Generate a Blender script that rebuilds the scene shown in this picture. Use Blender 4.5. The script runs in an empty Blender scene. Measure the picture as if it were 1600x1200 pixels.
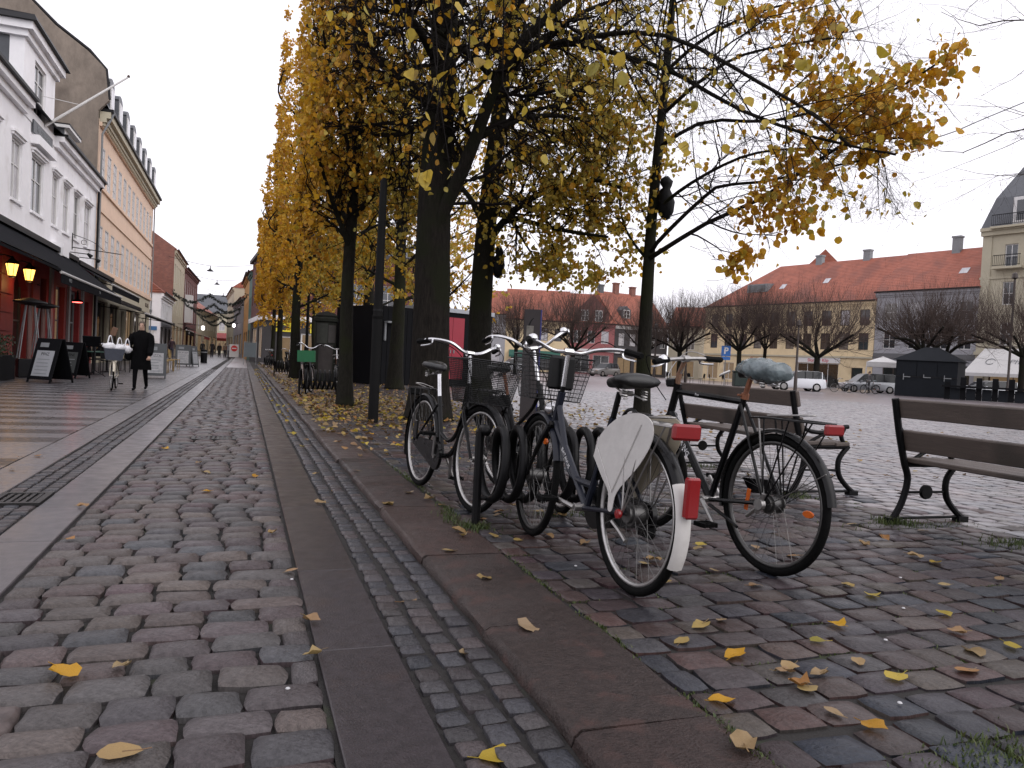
import bpy, bmesh, math, random
import numpy as np
from mathutils import Vector, Matrix
rad = math.radians
random.seed(7); RNG = np.random.default_rng(7)
SC = bpy.context.scene
COL = SC.collection
# ------------------------------------------------------------------ camera
cam_d = bpy.data.cameras.new('camera'); cam = bpy.data.objects.new('camera', cam_d); COL.objects.link(cam)
CAM = Vector((0.0, 0.0, 1.05)); PITCH, YAW, ROLL = rad(-1.56), rad(19.377), rad(2.9)
FWD = Vector((math.sin(YAW)*math.cos(PITCH), math.cos(YAW)*math.cos(PITCH), math.sin(PITCH)))
_r = Vector((math.cos(YAW), -math.sin(YAW), 0)); _u = _r.cross(FWD)
RGT = _r*math.cos(ROLL) + _u*math.sin(ROLL); UPV = -_r*math.sin(ROLL) + _u*math.cos(ROLL)
cam.matrix_world = Matrix(((RGT.x, UPV.x, -FWD.x, CAM.x), (RGT.y, UPV.y, -FWD.y, CAM.y), (RGT.z, UPV.z, -FWD.z, CAM.z), (0, 0, 0, 1)))
cam_d.sensor_width = 36; cam_d.lens = 27.0; cam_d.clip_start = 0.05; cam_d.clip_end = 2000
SC.camera = cam
def seen(x, y, z, m=0.06):                      # is a point inside the frame (for leaving unseen repeats out)
    d = Vector((x, y, z)) - CAM; w = d.dot(FWD)
    return w > 0.3 and abs(d.dot(RGT)/w) < 0.6667 + m and abs(d.dot(UPV)/w) < 0.5 + m
# ------------------------------------------------------------------ sky and light: dull overcast morning
world = bpy.data.worlds.new('World'); SC.world = world; world.use_nodes = True
wn, wl = world.node_tree.nodes, world.node_tree.links
for n in list(wn): wn.remove(n)
sky = wn.new('ShaderNodeTexSky'); sky.sky_type = 'NISHITA'; sky.sun_disc = False
sky.sun_elevation = rad(38); sky.sun_rotation = rad(145); sky.dust_density = 3.0
hs = wn.new('ShaderNodeHueSaturation'); hs.inputs['Saturation'].default_value = 0.25
mx = wn.new('ShaderNodeMix'); mx.data_type = 'RGBA'; mx.inputs['Factor'].default_value = 0.88
mx.inputs['B'].default_value = (9.95, 9.65, 10.4, 1)                       # even cloud cover
bg = wn.new('ShaderNodeBackground'); bg.inputs['Strength'].default_value = 0.10
ow = wn.new('ShaderNodeOutputWorld')
wl.new(sky.outputs[0], hs.inputs['Color']); wl.new(hs.outputs[0], mx.inputs['A']); wl.new(mx.outputs['Result'], bg.inputs['Color']); wl.new(bg.outputs[0], ow.inputs[0])
sun_d = bpy.data.lights.new('sun', 'SUN'); sun_d.energy = 0.75; sun_d.angle = rad(60); sun_d.color = (1.0, 0.97, 0.94)
sun = bpy.data.objects.new('sun', sun_d); COL.objects.link(sun); sun.rotation_euler = (rad(52), 0, rad(35))
vs = SC.view_settings; vs.view_transform = 'Standard'; vs.look = 'None'; vs.exposure = 0.5; vs.gamma = 1.0; vs.use_curve_mapping = False
SC.cycles.max_bounces = 6; SC.cycles.diffuse_bounces = 3; SC.cycles.glossy_bounces = 3; SC.cycles.transparent_max_bounces = 8; SC.cycles.transmission_bounces = 4
SC.cycles.use_denoising = True
# ------------------------------------------------------------------ materials
MATS = {}
def pmat(name, col, rough=0.7, var=0.12, scale=6.0, bump=0.0, bscale=40.0, metal=0.0, rnd=0.0, ramp=None, emit=None, es=0.0, spec=0.5, trans=0.0, coords='Object', alpha=1.0, rvar=0.0, stretch=None, wear=None, coat=0.0, crough=0.25):
    if name in MATS: return MATS[name]
    m = bpy.data.materials.new(name); m.use_nodes = True; MATS[name] = m
    N, L = m.node_tree.nodes, m.node_tree.links
    bs = N['Principled BSDF']; bs.inputs['Roughness'].default_value = rough; bs.inputs['Metallic'].default_value = metal
    bs.inputs['Specular IOR Level'].default_value = spec
    if coat: bs.inputs['Coat Weight'].default_value = coat; bs.inputs['Coat Roughness'].default_value = crough; bs.inputs['Coat IOR'].default_value = 1.4
    if trans: bs.inputs['Transmission Weight'].default_value = trans
    if alpha < 1: bs.inputs['Alpha'].default_value = alpha
    tc = N.new('ShaderNodeTexCoord'); vec = tc.outputs[coords]
    if stretch:
        mp = N.new('ShaderNodeMapping'); mp.inputs['Scale'].default_value = stretch; L.new(vec, mp.inputs[0]); vec = mp.outputs[0]
    nz = N.new('ShaderNodeTexNoise'); nz.inputs['Scale'].default_value = scale; nz.inputs['Detail'].default_value = 8; nz.inputs['Roughness'].default_value = 0.72
    L.new(vec, nz.inputs['Vector'])
    out = None
    if rnd or ramp:
        oi = N.new('ShaderNodeObjectInfo'); ge = N.new('ShaderNodeNewGeometry')
        ad = N.new('ShaderNodeMath'); ad.operation = 'ADD'; L.new(oi.outputs['Random'], ad.inputs[0]); L.new(ge.outputs['Random Per Island'], ad.inputs[1])
        fr = N.new('ShaderNodeMath'); fr.operation = 'FRACT'; L.new(ad.outputs[0], fr.inputs[0]); R = fr.outputs[0]
    if ramp:
        rp = N.new('ShaderNodeValToRGB'); cr = rp.color_ramp
        while len(cr.elements) < len(ramp): cr.elements.new(0.5)
        for i, c in enumerate(ramp):
            cr.elements[i].position = i/max(1, len(ramp)-1); cr.elements[i].color = (*c, 1)
        L.new(R, rp.inputs[0]); base = rp.outputs[0]
    else:
        rg = N.new('ShaderNodeRGB'); rg.outputs[0].default_value = (*col, 1); base = rg.outputs[0]
    # brightness factor from noise and random
    mr = N.new('ShaderNodeMapRange'); mr.inputs['From Min'].default_value = 0.28; mr.inputs['From Max'].default_value = 0.72
    mr.inputs['To Min'].default_value = 1-var; mr.inputs['To Max'].default_value = 1+var; L.new(nz.outputs['Fac'], mr.inputs['Value']); fac = mr.outputs[0]
    if rnd:
        m2 = N.new('ShaderNodeMapRange'); m2.inputs['To Min'].default_value = 1-rnd; m2.inputs['To Max'].default_value = 1+rnd
        wnz = N.new('ShaderNodeTexWhiteNoise'); wnz.noise_dimensions = '1D'; L.new(R, wnz.inputs['W']); L.new(wnz.outputs['Value'], m2.inputs['Value'])
        mm = N.new('ShaderNodeMath'); mm.operation = 'MULTIPLY'; L.new(fac, mm.inputs[0]); L.new(m2.outputs[0], mm.inputs[1]); fac = mm.outputs[0]
    vm = N.new('ShaderNodeVectorMath'); vm.operation = 'SCALE'; L.new(base, vm.inputs[0]); L.new(fac, vm.inputs['Scale']); out = vm.outputs[0]
    if wear:                                      # (colour, scale, threshold) patches of dirt, moss or rust
        wz = N.new('ShaderNodeTexNoise'); wz.inputs['Scale'].default_value = wear[1]; wz.inputs['Detail'].default_value = 6; L.new(tc.outputs[coords], wz.inputs['Vector'])
        wr = N.new('ShaderNodeMapRange'); wr.inputs['From Min'].default_value = wear[2]; wr.inputs['From Max'].default_value = wear[2]+0.12; L.new(wz.outputs['Fac'], wr.inputs['Value'])
        wm = N.new('ShaderNodeMix'); wm.data_type = 'RGBA'; wm.inputs['B'].default_value = (*wear[0], 1); L.new(wr.outputs[0], wm.inputs['Factor']); L.new(out, wm.inputs['A']); out = wm.outputs['Result']
    L.new(out, bs.inputs['Base Color'])
    if rvar:
        r2 = N.new('ShaderNodeMapRange'); r2.inputs['From Min'].default_value = 0.3; r2.inputs['From Max'].default_value = 0.7
        r2.inputs['To Min'].default_value = max(0.03, rough-rvar); r2.inputs['To Max'].default_value = min(1, rough+rvar)
        n3 = N.new('ShaderNodeTexNoise'); n3.inputs['Scale'].default_value = scale*0.35; n3.inputs['Detail'].default_value = 3; L.new(vec, n3.inputs['Vector'])
        L.new(n3.outputs['Fac'], r2.inputs['Value']); L.new(r2.outputs[0], bs.inputs['Roughness'])
    if bump:
        nb = N.new('ShaderNodeTexNoise'); nb.inputs['Scale'].default_value = bscale; nb.inputs['Detail'].default_value = 4; L.new(vec, nb.inputs['Vector'])
        bp = N.new('ShaderNodeBump'); bp.inputs['Strength'].default_value = bump; bp.inputs['Distance'].default_value = 0.01
        L.new(nb.outputs['Fac'], bp.inputs['Height']); L.new(bp.outputs[0], bs.inputs['Normal'])
    if emit: bs.inputs['Emission Color'].default_value = (*emit, 1); bs.inputs['Emission Strength'].default_value = es
    return m
# ------------------------------------------------------------------ mesh helpers
class MB:
    def __init__(s): s.v = []; s.f = []; s.mi = []; s.cur = 0
    def add(s, vs, fs):
        o = len(s.v); s.v += [tuple(p) for p in vs]; s.f += [tuple(i+o for i in f) for f in fs]; s.mi += [s.cur]*len(fs); return s
    def box(s, x0, x1, y0, y1, z0, z1, M=None):
        vs = [Vector(p) for p in ((x0,y0,z0),(x1,y0,z0),(x1,y1,z0),(x0,y1,z0),(x0,y0,z1),(x1,y0,z1),(x1,y1,z1),(x0,y1,z1))]
        if M is not None: vs = [M @ p for p in vs]
        return s.add(vs, [(0,3,2,1),(4,5,6,7),(0,1,5,4),(1,2,6,5),(2,3,7,6),(3,0,4,7)])
    def bbox(s, x0, x1, y0, y1, z0, z1, b=0.01, M=None):          # box with chamfered edges
        bm = bmesh.new(); bmesh.ops.create_cube(bm, size=1)
        for p in bm.verts: p.co = Vector(((x0+x1)/2+p.co.x*(x1-x0), (y0+y1)/2+p.co.y*(y1-y0), (z0+z1)/2+p.co.z*(z1-z0)))
        bmesh.ops.bevel(bm, geom=bm.edges[:], offset=b, segments=1, affect='EDGES', profile=0.5)
        bm.verts.index_update(); vs = [(M @ p.co) if M is not None else p.co.copy() for p in bm.verts]; fs = [[q.index for q in f.verts] for f in bm.faces]; bm.free()
        return s.add(vs, fs)
    def tube(s, pts, r, n=6, closed=False, cap=True, flat=1.0):
        P = [Vector(p) for p in pts]; k = len(P)
        R = r if hasattr(r, '__len__') else [r]*k
        T = []
        for i in range(k):
            a = P[(i-1) % k] if (closed or i) else P[0]; b = P[(i+1) % k] if (closed or i < k-1) else P[-1]
            d = (b-a); T.append(d.normalized() if d.length > 1e-9 else Vector((0,0,1)))
        nrm = T[0].orthogonal().normalized() if abs(T[0].z) > 0.9 else T[0].cross(Vector((0,0,1))).normalized()
        vs = []
        for i in range(k):
            nrm = (nrm - T[i]*nrm.dot(T[i])); nrm = nrm.normalized() if nrm.length > 1e-6 else T[i].orthogonal().normalized()
            bn = T[i].cross(nrm)
            for j in range(n):
                a = 2*math.pi*j/n; vs.append(P[i] + (nrm*math.cos(a) + bn*(math.sin(a)*flat))*R[i])
        fs = []
        for i in range(k if closed else k-1):
            i2 = (i+1) % k
            for j in range(n):
                j2 = (j+1) % n; fs.append((i*n+j, i*n+j2, i2*n+j2, i2*n+j))
        if cap and not closed: fs += [tuple(range(n-1, -1, -1)), tuple((k-1)*n+j for j in range(n))]
        return s.add(vs, fs)
    def lathe(s, prof, n=16, M=None, cap=True):                    # profile of (radius, z)
        vs = []; fs = []
        for r, z in prof:
            for j in range(n):
                a = 2*math.pi*j/n; p = Vector((r*math.cos(a), r*math.sin(a), z)); vs.append(M @ p if M is not None else p)
        for i in range(len(prof)-1):
            for j in range(n):
                j2 = (j+1) % n; fs.append((i*n+j, i*n+j2, (i+1)*n+j2, (i+1)*n+j))
        if cap: fs += [tuple(range(n-1, -1, -1)), tuple((len(prof)-1)*n+j for j in range(n))]
        return s.add(vs, fs)
    def prism(s, poly, d0, d1, fn):                                # polygon (a,b) swept along c; fn(a,b,c) -> point
        n = len(poly); vs = [fn(a, b, d0) for a, b in poly] + [fn(a, b, d1) for a, b in poly]
        fs = [tuple(range(n-1, -1, -1)), tuple(range(n, 2*n))] + [(i, (i+1) % n, n+(i+1) % n, n+i) for i in range(n)]
        return s.add(vs, fs)
    def loft(s, rings, cap=True):
        n = len(rings[0]); vs = [p for r in rings for p in r]; fs = []
        for i in range(len(rings)-1):
            for j in range(n): j2 = (j+1) % n; fs.append((i*n+j, i*n+j2, (i+1)*n+j2, (i+1)*n+j))
        if cap: fs += [tuple(range(n-1, -1, -1)), tuple((len(rings)-1)*n+j for j in range(n))]
        return s.add(vs, fs)
    def quad(s, a, b, c, d): return s.add([a, b, c, d], [(0, 1, 2, 3)])
    def xf(s, M): s.v = [tuple(M @ Vector(p)) for p in s.v]; return s
    def build(s, name, mat, parent=None, smooth=False, fix=True):
        me = bpy.data.meshes.new(name); me.from_pydata(s.v, [], s.f)
        for m in (mat if isinstance(mat, (list, tuple)) else [mat]): me.materials.append(m)
        if any(s.mi): me.polygons.foreach_set('material_index', s.mi)
        if fix and len(s.f) < 30000:
            bm = bmesh.new(); bm.from_mesh(me); bmesh.ops.recalc_face_normals(bm, faces=bm.faces[:]); bm.to_mesh(me); bm.free()
        if smooth:
            me.polygons.foreach_set('use_smooth', [True]*len(me.polygons))
            if smooth != 'all': me.set_sharp_from_angle(angle=rad(40))
        return put(name, me, parent)
def put(name, me, parent=None):
    o = bpy.data.objects.new(name, me); COL.objects.link(o)
    if parent is not None: o.parent = parent
    return o
def npmesh(name, V, F, mat, parent=None, smooth=False):          # V (n,3) array, F (m,3|4) array
    me = bpy.data.meshes.new(name); k = F.shape[1]
    me.vertices.add(len(V)); me.vertices.foreach_set('co', np.ascontiguousarray(V, dtype=np.float32).ravel())
    me.loops.add(F.size); me.loops.foreach_set('vertex_index', np.ascontiguousarray(F, dtype=np.int32).ravel())
    me.polygons.add(len(F)); me.polygons.foreach_set('loop_start', np.arange(0, F.size, k, dtype=np.int32))
    me.update(calc_edges=True)
    for m in (mat if isinstance(mat, (list, tuple)) else [mat]): me.materials.append(m)
    if smooth: me.polygons.foreach_set('use_smooth', [True]*len(F))
    return put(name, me, parent)
def tag(o, label, cat, group=None):
    o['label'] = label; o['category'] = cat
    if group: o['group'] = group
    return o
def kind(o, k, label=None):
    o['kind'] = k
    if label: o['label'] = label
    return o
def thing(name, label, cat, loc=(0,0,0), rz=0.0, group=None):
    o = bpy.data.objects.new(name, None); COL.objects.link(o); o.location = loc; o.rotation_euler = (0, 0, rz); o.empty_display_size = 0.2
    return tag(o, label, cat, group)
def copy_tree(o, parent=None, label=None):
    c = o.copy(); COL.objects.link(c)
    if parent is not None: c.parent = parent
    if label: c['label'] = label
    for ch in list(o.children): copy_tree(ch, c)
    return c
def text_part(body, size, mat, parent, M, name='lettering', extrude=0.004, align='CENTER', bold=0.0):
    cu = bpy.data.curves.new(name, 'FONT'); cu.body = body; cu.size = size; cu.extrude = extrude; cu.align_x = align; cu.align_y = 'CENTER'; cu.offset = bold; cu.resolution_u = 3
    t = bpy.data.objects.new('tmp', cu); COL.objects.link(t)
    dg = bpy.context.evaluated_depsgraph_get(); me = bpy.data.meshes.new_from_object(t.evaluated_get(dg)); bpy.data.objects.remove(t); bpy.data.curves.remove(cu)
    me.name = name; me.materials.clear(); me.materials.append(mat); me.transform(M)
    return put(name, me, parent)
def frameM(o, x, z):                               # matrix with local x, local y=z-arg as text up, normal = x cross up
    x = Vector(x).normalized(); z = Vector(z); z = (z - x*z.dot(x)).normalized(); n = x.cross(z); o = Vector(o)
    return Matrix(((x.x, z.x, n.x, o.x), (x.y, z.y, n.y, o.y), (x.z, z.z, n.z, o.z), (0, 0, 0, 1)))
def rs(a, b): return random.uniform(a, b)
ZP = 0.08                                          # level of the square above the roadway
# ================================================================== ground, road, square
m_joint = pmat('joint_sand', (0.0095, 0.0078, 0.0068), 0.85, 0.3, 9, 0.5, 120, wear=((0.03, 0.04, 0.012), 2.5, 0.62))
m_far = pmat('far_ground', (0.07, 0.06, 0.058), 0.8, 0.2, 0.4)
m_cob = pmat('cobble_granite', None, 0.50, 0.62, 9, 1.0, 13, rnd=0.22, rvar=0.12, spec=.3, coat=.13, crough=.28, ramp=[(0.062,0.045,0.045),(0.071,0.058,0.053),(0.055,0.052,0.053),(0.066,0.045,0.049),(0.078,0.064,0.057),(0.046,0.048,0.053),(0.064,0.048,0.050)])
m_sett = pmat('sett_basalt', None, 0.45, 0.55, 5, 0.9, 8, rnd=0.28, rvar=0.15, spec=.3, coat=.15, crough=.28, ramp=[(0.036,0.036,0.042),(0.048,0.043,0.044),(0.029,0.031,0.038),(0.050,0.039,0.039),(0.040,0.040,0.046)])
m_psett = pmat('square_sett', None, 0.50, 0.58, 7, 0.7, 11, rnd=0.30, rvar=0.14, spec=.25, coat=.26, crough=.25, ramp=[(0.040,0.021,0.019),(0.023,0.023,0.029),(0.046,0.031,0.026),(0.0145,0.019,0.029),(0.056,0.046,0.038),(0.038,0.021,0.024),(0.018,0.022,0.028),(0.046,0.025,0.022),(0.036,0.030,0.031)])
m_flag = pmat('granite_flag', None, 0.50, 0.45, 22, 0.35, 120, rnd=0.14, rvar=0.14, ramp=[(0.028,0.023,0.026),(0.022,0.0165,0.0175),(0.032,0.027,0.031),(0.025,0.019,0.020)], wear=((0.038,0.026,0.025), 3.5, 0.56), spec=.25, coat=.5, crough=.24)
m_flagl = pmat('granite_flag_pale', None, 0.45, 0.30, 22, 0.25, 120, rnd=0.12, rvar=0.12, ramp=[(0.062,0.056,0.064),(0.050,0.046,0.053),(0.068,0.060,0.066)], spec=.4, coat=.45, crough=.2)
m_kerb = pmat('kerb_granite', None, 0.46, 0.48, 26, 0.8, 100, rnd=0.18, rvar=0.15, ramp=[(0.036,0.023,0.021),(0.029,0.022,0.020),(0.038,0.024,0.021),(0.027,0.020,0.019)], wear=((0.050,0.029,0.025), 9, 0.54), spec=.25)
m_light = pmat('slab_light', None, 0.40, 0.22, 26, 0.12, 140, rnd=0.14, rvar=0.14, ramp=[(0.105,0.098,0.104),(0.088,0.082,0.088)], spec=.4, coat=.22, crough=.22)
m_dark = pmat('slab_dark', None, 0.36, 0.25, 26, 0.12, 140, rnd=0.18, rvar=0.14, ramp=[(0.022,0.019,0.021),(0.016,0.0145,0.017)], spec=.3, coat=.15, crough=.22)

def sheet(name, x0, x1, y0, y1, z, mat, label=None):
    b = MB(); b.quad((x0,y0,z),(x1,y0,z),(x1,y1,z),(x0,y1,z)); o = b.build(name, mat, fix=False); return kind(o, 'structure')
sheet('ground', -900, 900, -60, 1500, -0.12, m_far)
road = sheet('roadway', -0.9, 0.29, -2, 160, -0.030, m_joint)
b = MB(); b.quad((.55, -2, -.014), (.88, -2, .038), (.88, 160, .038), (.55, 160, -.014)); gut_r = kind(b.build('gutter_strip', m_joint, fix=False), 'structure')
gut_l = sheet('gutter_strip', -1.49, -1.17, -2, 160, -0.0142, m_joint)
pav = sheet('pavement', -9, -1.485, -2, 160, -0.010, m_joint)
kerb = sheet('kerb', 0.86, 1.30, -2, 66, 0.02, m_joint)
b = MB(); b.quad((1.25,-2,ZP-0.014),(90,-2,ZP-0.014),(90,110,ZP-0.014),(1.25,110,ZP-0.014)); b.quad((1.25,-2,ZP-0.014),(1.25,110,ZP-0.014),(1.25,110,-0.1),(1.25,-2,-0.1))
square = kind(b.build('square_paving', m_joint), 'structure')
flag_r = sheet('flagstone_band', 0.27, 0.57, -2, 160, -0.018, m_joint); flag_l = sheet('flagstone_band', -1.19, -0.88, -2, 160, -0.0182, m_joint)

def stone_variant(seed, n, rnd, edge, hump, inset, base=-0.05, sq=4.0):
    """unit stone in [-.5,.5]^2, top at z=0: rounded irregular outline, chamfered shoulder, slightly humped top"""
    r = random.Random(seed); ang = [2*math.pi*(i+(0.5 if n == 12 else 0))/n for i in range(n)]; out = []
    for a in ang:
        c, s_ = math.cos(a), math.sin(a); k = (abs(c)**sq + abs(s_)**sq)**(-1/sq)
        out.append((0.5*k*c + r.uniform(-rnd, rnd), 0.5*k*s_ + r.uniform(-rnd, rnd)))
    V = []; t1, t2 = r.uniform(-1, 1)*hump*0.5, r.uniform(-1, 1)*hump*0.5
    for f, z in ((1.0, base), (1.0, -edge), (inset, -edge*0.18), (inset*0.55, hump*0.6)):
        for x, y in out: V.append((x*f, y*f, z + (0 if z == base else (x*t1 + y*t2)*2*f + r.uniform(-1, 1)*edge*0.12)))
    V.append((0, 0, hump)); F = []
    for k in range(3):
        for i in range(n): j = (i+1) % n; F.append((k*n+i, k*n+j, (k+1)*n+j)); F.append((k*n+i, (k+1)*n+j, (k+1)*n+i))
    for i in range(n): F.append((3*n+i, 3*n+(i+1) % n, 4*n))
    return np.array(V), np.array(F)
def lay(parent, pieces, variants, mat, name, restname, near=300, z=0.0, label=None):
    """pieces: (x, y, w, d, rot, dz). The nearest in view are objects of their own, the rest one mass."""
    meshes = []
    for i, (V, F) in enumerate(variants):
        me = bpy.data.meshes.new(name); me.from_pydata(V.tolist(), [], F.tolist()); me.materials.append(mat)
        me.polygons.foreach_set('use_smooth', [True]*len(F)); me.set_sharp_from_angle(angle=rad(55)); meshes.append(me)
    vis = sorted((p for p in pieces if seen(p[0], p[1], z, 0.03)), key=lambda p: (p[0]**2 + p[1]**2)/(p[2]*p[3]))
    first = vis[:near]; ids = set(id(p) for p in first); rest = [p for p in pieces if id(p) not in ids]
    for p in first:
        o = put(name, random.choice(meshes), parent); o.location = (p[0], p[1], z + p[5]); o.rotation_euler = (rs(-.012,.012), rs(-.012,.012), p[4] + random.choice((0, math.pi))); o.scale = (p[2], p[3], 1)
    if rest:
        A = np.array([(p[0], p[1], p[2], p[3], p[4], p[5]) for p in rest]); idx = RNG.integers(0, len(variants), len(rest)); Vs = []; Fs = []; off = 0
        for k, (V, F) in enumerate(variants):
            a = A[idx == k]
            if not len(a): continue
            c, s_ = np.cos(a[:, 4]), np.sin(a[:, 4]); X = V[None, :, 0]*a[:, 2:3]; Y = V[None, :, 1]*a[:, 3:4]
            P = np.stack([a[:, 0:1] + X*c[:, None] - Y*s_[:, None], a[:, 1:2] + X*s_[:, None] + Y*c[:, None], z + a[:, 5:6] + V[None, :, 2] + 0*X], -1)
            Fs.append((F[None] + (np.arange(len(a))*len(V))[:, None, None] + off).reshape(-1, 3)); Vs.append(P.reshape(-1, 3)); off += len(a)*len(V)
        kind(npmesh(restname, np.concatenate(Vs), np.concatenate(Fs), mat, parent, smooth=False), 'stuff')
def rows(x0, x1, y0, y1, pitch, wmin, wmax, gap, jit, ymax_gap=None, rot=0.03, dz=0.004, jy=0.01):
    out = []; y = y0
    while y < y1:
        p = pitch*rs(0.9, 1.1); x = x0 - rs(0, wmin)*0 ; first = True
        while x < x1 - 0.03:
            w = rs(wmin, wmax)*(rs(0.45, 0.9) if first else 1); first = False
            if x1 - (x + w) < wmin*0.45: w = x1 - x
            out.append((x + w/2, y + p/2 + rs(-jy, jy), w - gap*rs(0.7, 1.3), p - gap*rs(0.7, 1.3), rs(-rot, rot), rs(-dz, dz))); x += w
        y += p
    return out
lane_v = [stone_variant(100+i, 12, 0.026, 0.014, 0.006, 0.86, sq=10) for i in range(12)]
small_v = [stone_variant(200+i, 8, 0.030, 0.007, 0.003, 0.90, sq=9) for i in range(10)]
sq_v = [stone_variant(300+i, 12, 0.026, 0.006, 0.004, 0.90, sq=8) for i in range(12)]
lay(road, rows(-0.89, 0.28, 0.6, 46, 0.156, 0.185, 0.255, 0.012, 0, dz=0.004), lane_v, m_cob, 'cobblestone', 'far_cobblestones', 300, -0.002)
# setts in the two gutters: three wavering lines along the street
def gutter(x0, x1, y1, sl=0.0):
    out = []; w = (x1 - x0)/3
    for k in range(3):
        y = 0.5 + rs(0, .1)
        while y < y1:
            d = rs(0.085, 0.125); out.append((x0 + w*(k+.5) + rs(-.005, .005) + 0.006*math.sin(y*1.7+k), y + d/2, w - 0.011*rs(.5, 1.5), d - 0.013*rs(.6, 1.5), rs(-.06, .06), rs(-.003, .003) + w*(k+.5)*sl)); y += d
    return out
lay(gut_r, gutter(0.575, 0.865, 40, .17), small_v, m_sett, 'sett', 'far_setts', 300, 0.0)
lay(gut_l, gutter(-1.475, -1.185, 40), small_v, m_sett, 'sett', 'far_setts', 240, 0.0)
sq_rows = [p for p in rows(1.30, 26, -0.6, 28, 0.150, 0.15, 0.23, 0.010, 0, rot=0.07, dz=0.004, jy=0.016) if seen(p[0], p[1]+.8, ZP, 0.7)]
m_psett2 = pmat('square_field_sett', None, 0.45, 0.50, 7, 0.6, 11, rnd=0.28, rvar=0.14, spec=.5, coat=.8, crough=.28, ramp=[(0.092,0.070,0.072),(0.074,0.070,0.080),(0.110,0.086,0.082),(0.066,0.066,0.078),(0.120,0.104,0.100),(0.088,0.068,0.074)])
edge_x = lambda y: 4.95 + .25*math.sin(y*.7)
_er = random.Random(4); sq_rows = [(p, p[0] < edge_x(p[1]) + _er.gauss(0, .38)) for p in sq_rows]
lay(square, [p for p, e in sq_rows if e], sq_v, m_psett, 'sett', 'far_setts', 300, ZP)
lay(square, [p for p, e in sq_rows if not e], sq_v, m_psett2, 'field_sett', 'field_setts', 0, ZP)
sq_rows = [p for p, e in sq_rows]
# far part of the square: paving stones too small to tell apart
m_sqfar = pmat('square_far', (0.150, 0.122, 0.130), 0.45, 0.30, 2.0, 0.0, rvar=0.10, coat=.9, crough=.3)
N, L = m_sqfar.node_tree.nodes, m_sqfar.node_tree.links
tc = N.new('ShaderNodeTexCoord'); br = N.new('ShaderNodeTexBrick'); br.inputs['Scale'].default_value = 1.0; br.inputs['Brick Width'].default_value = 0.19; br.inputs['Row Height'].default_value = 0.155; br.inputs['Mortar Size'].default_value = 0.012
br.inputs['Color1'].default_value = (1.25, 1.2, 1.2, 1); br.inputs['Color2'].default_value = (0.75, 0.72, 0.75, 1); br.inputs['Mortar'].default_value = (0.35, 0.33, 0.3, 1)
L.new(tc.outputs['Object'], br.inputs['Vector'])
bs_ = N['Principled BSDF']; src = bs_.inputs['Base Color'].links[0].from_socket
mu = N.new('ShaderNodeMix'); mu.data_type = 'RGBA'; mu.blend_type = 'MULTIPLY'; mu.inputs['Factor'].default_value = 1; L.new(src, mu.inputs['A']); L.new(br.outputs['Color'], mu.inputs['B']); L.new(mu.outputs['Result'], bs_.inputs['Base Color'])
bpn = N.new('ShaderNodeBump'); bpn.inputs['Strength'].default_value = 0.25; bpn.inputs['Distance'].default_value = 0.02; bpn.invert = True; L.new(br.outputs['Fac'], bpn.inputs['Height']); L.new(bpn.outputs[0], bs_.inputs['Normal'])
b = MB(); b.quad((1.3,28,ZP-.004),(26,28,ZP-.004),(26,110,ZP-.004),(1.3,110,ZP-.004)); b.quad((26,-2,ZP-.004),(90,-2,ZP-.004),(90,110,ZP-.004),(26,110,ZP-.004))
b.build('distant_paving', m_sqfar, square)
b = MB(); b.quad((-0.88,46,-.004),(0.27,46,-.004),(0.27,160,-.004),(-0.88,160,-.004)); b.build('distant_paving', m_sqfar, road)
# granite flags, kerbstones and the striped slabs of the left pavement
def slab(parent, name, x0, x1, y0, y1, z, mat, th=0.04, bev=0.004):
    b = MB(); b.bbox(x0, x1, y0, y1, z-th, z, bev); return b.build(name, mat, parent)
def band(parent, x0, x1, lens, y1, mat, name, z=0.0, g=0.006, first=0.4, ymaxn=70):
    y = first
    while y < y1:
        l = rs(*lens); slab(parent, name, x0+g/2, x1-g/2, y+g/2, min(y+l, y1)-g/2, z + rs(-.0015, .0015), mat); y += l
band(flag_r, 0.285, 0.565, (0.9, 1.7), 90, m_flag, 'flagstone', first=0.3)
band(flag_l, -1.18, -0.895, (0.9, 1.9), 90, m_flagl, 'flagstone', first=0.3)
band(pav, -1.79, -1.49, (1.4, 2.0), 90, m_light, 'edge_slab', first=0.7)
y = 0.75                                                        # kerb: real step of 80 mm, rounded arris, uneven ends
for l in [1.08, 0.82, 1.03, 1.25, 1.3, 1.05, 2.6, 2.55]+[rs(1.2, 2.6) for _ in range(24)]:
    if y > 62: break
    b = MB(); x0 = 0.872 + rs(-.010, .010); x1 = 1.285 + rs(-.015, .02); t = ZP + rs(-.004, .003)
    prof = [(x0+.004, -0.08), (x0, t-.040), (x0+.007, t-.014), (x0+.026, t), (x1-.01, t), (x1, t-.012), (x1, -.08)]
    ys = np.linspace(y+.004, y+l-.004, 7)
    rings = [[Vector((px + (rs(-.007, .007) if k in (0,1,2,3) else rs(-.004,.004)), yy, pz + (rs(-.003, .003) if k in (1,2,3,4) else 0))) for k, (px, pz) in enumerate(prof)] for yy in ys]
    b.loft(rings); b.build('kerbstone', m_kerb, kerb, smooth=True); y += l
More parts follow.
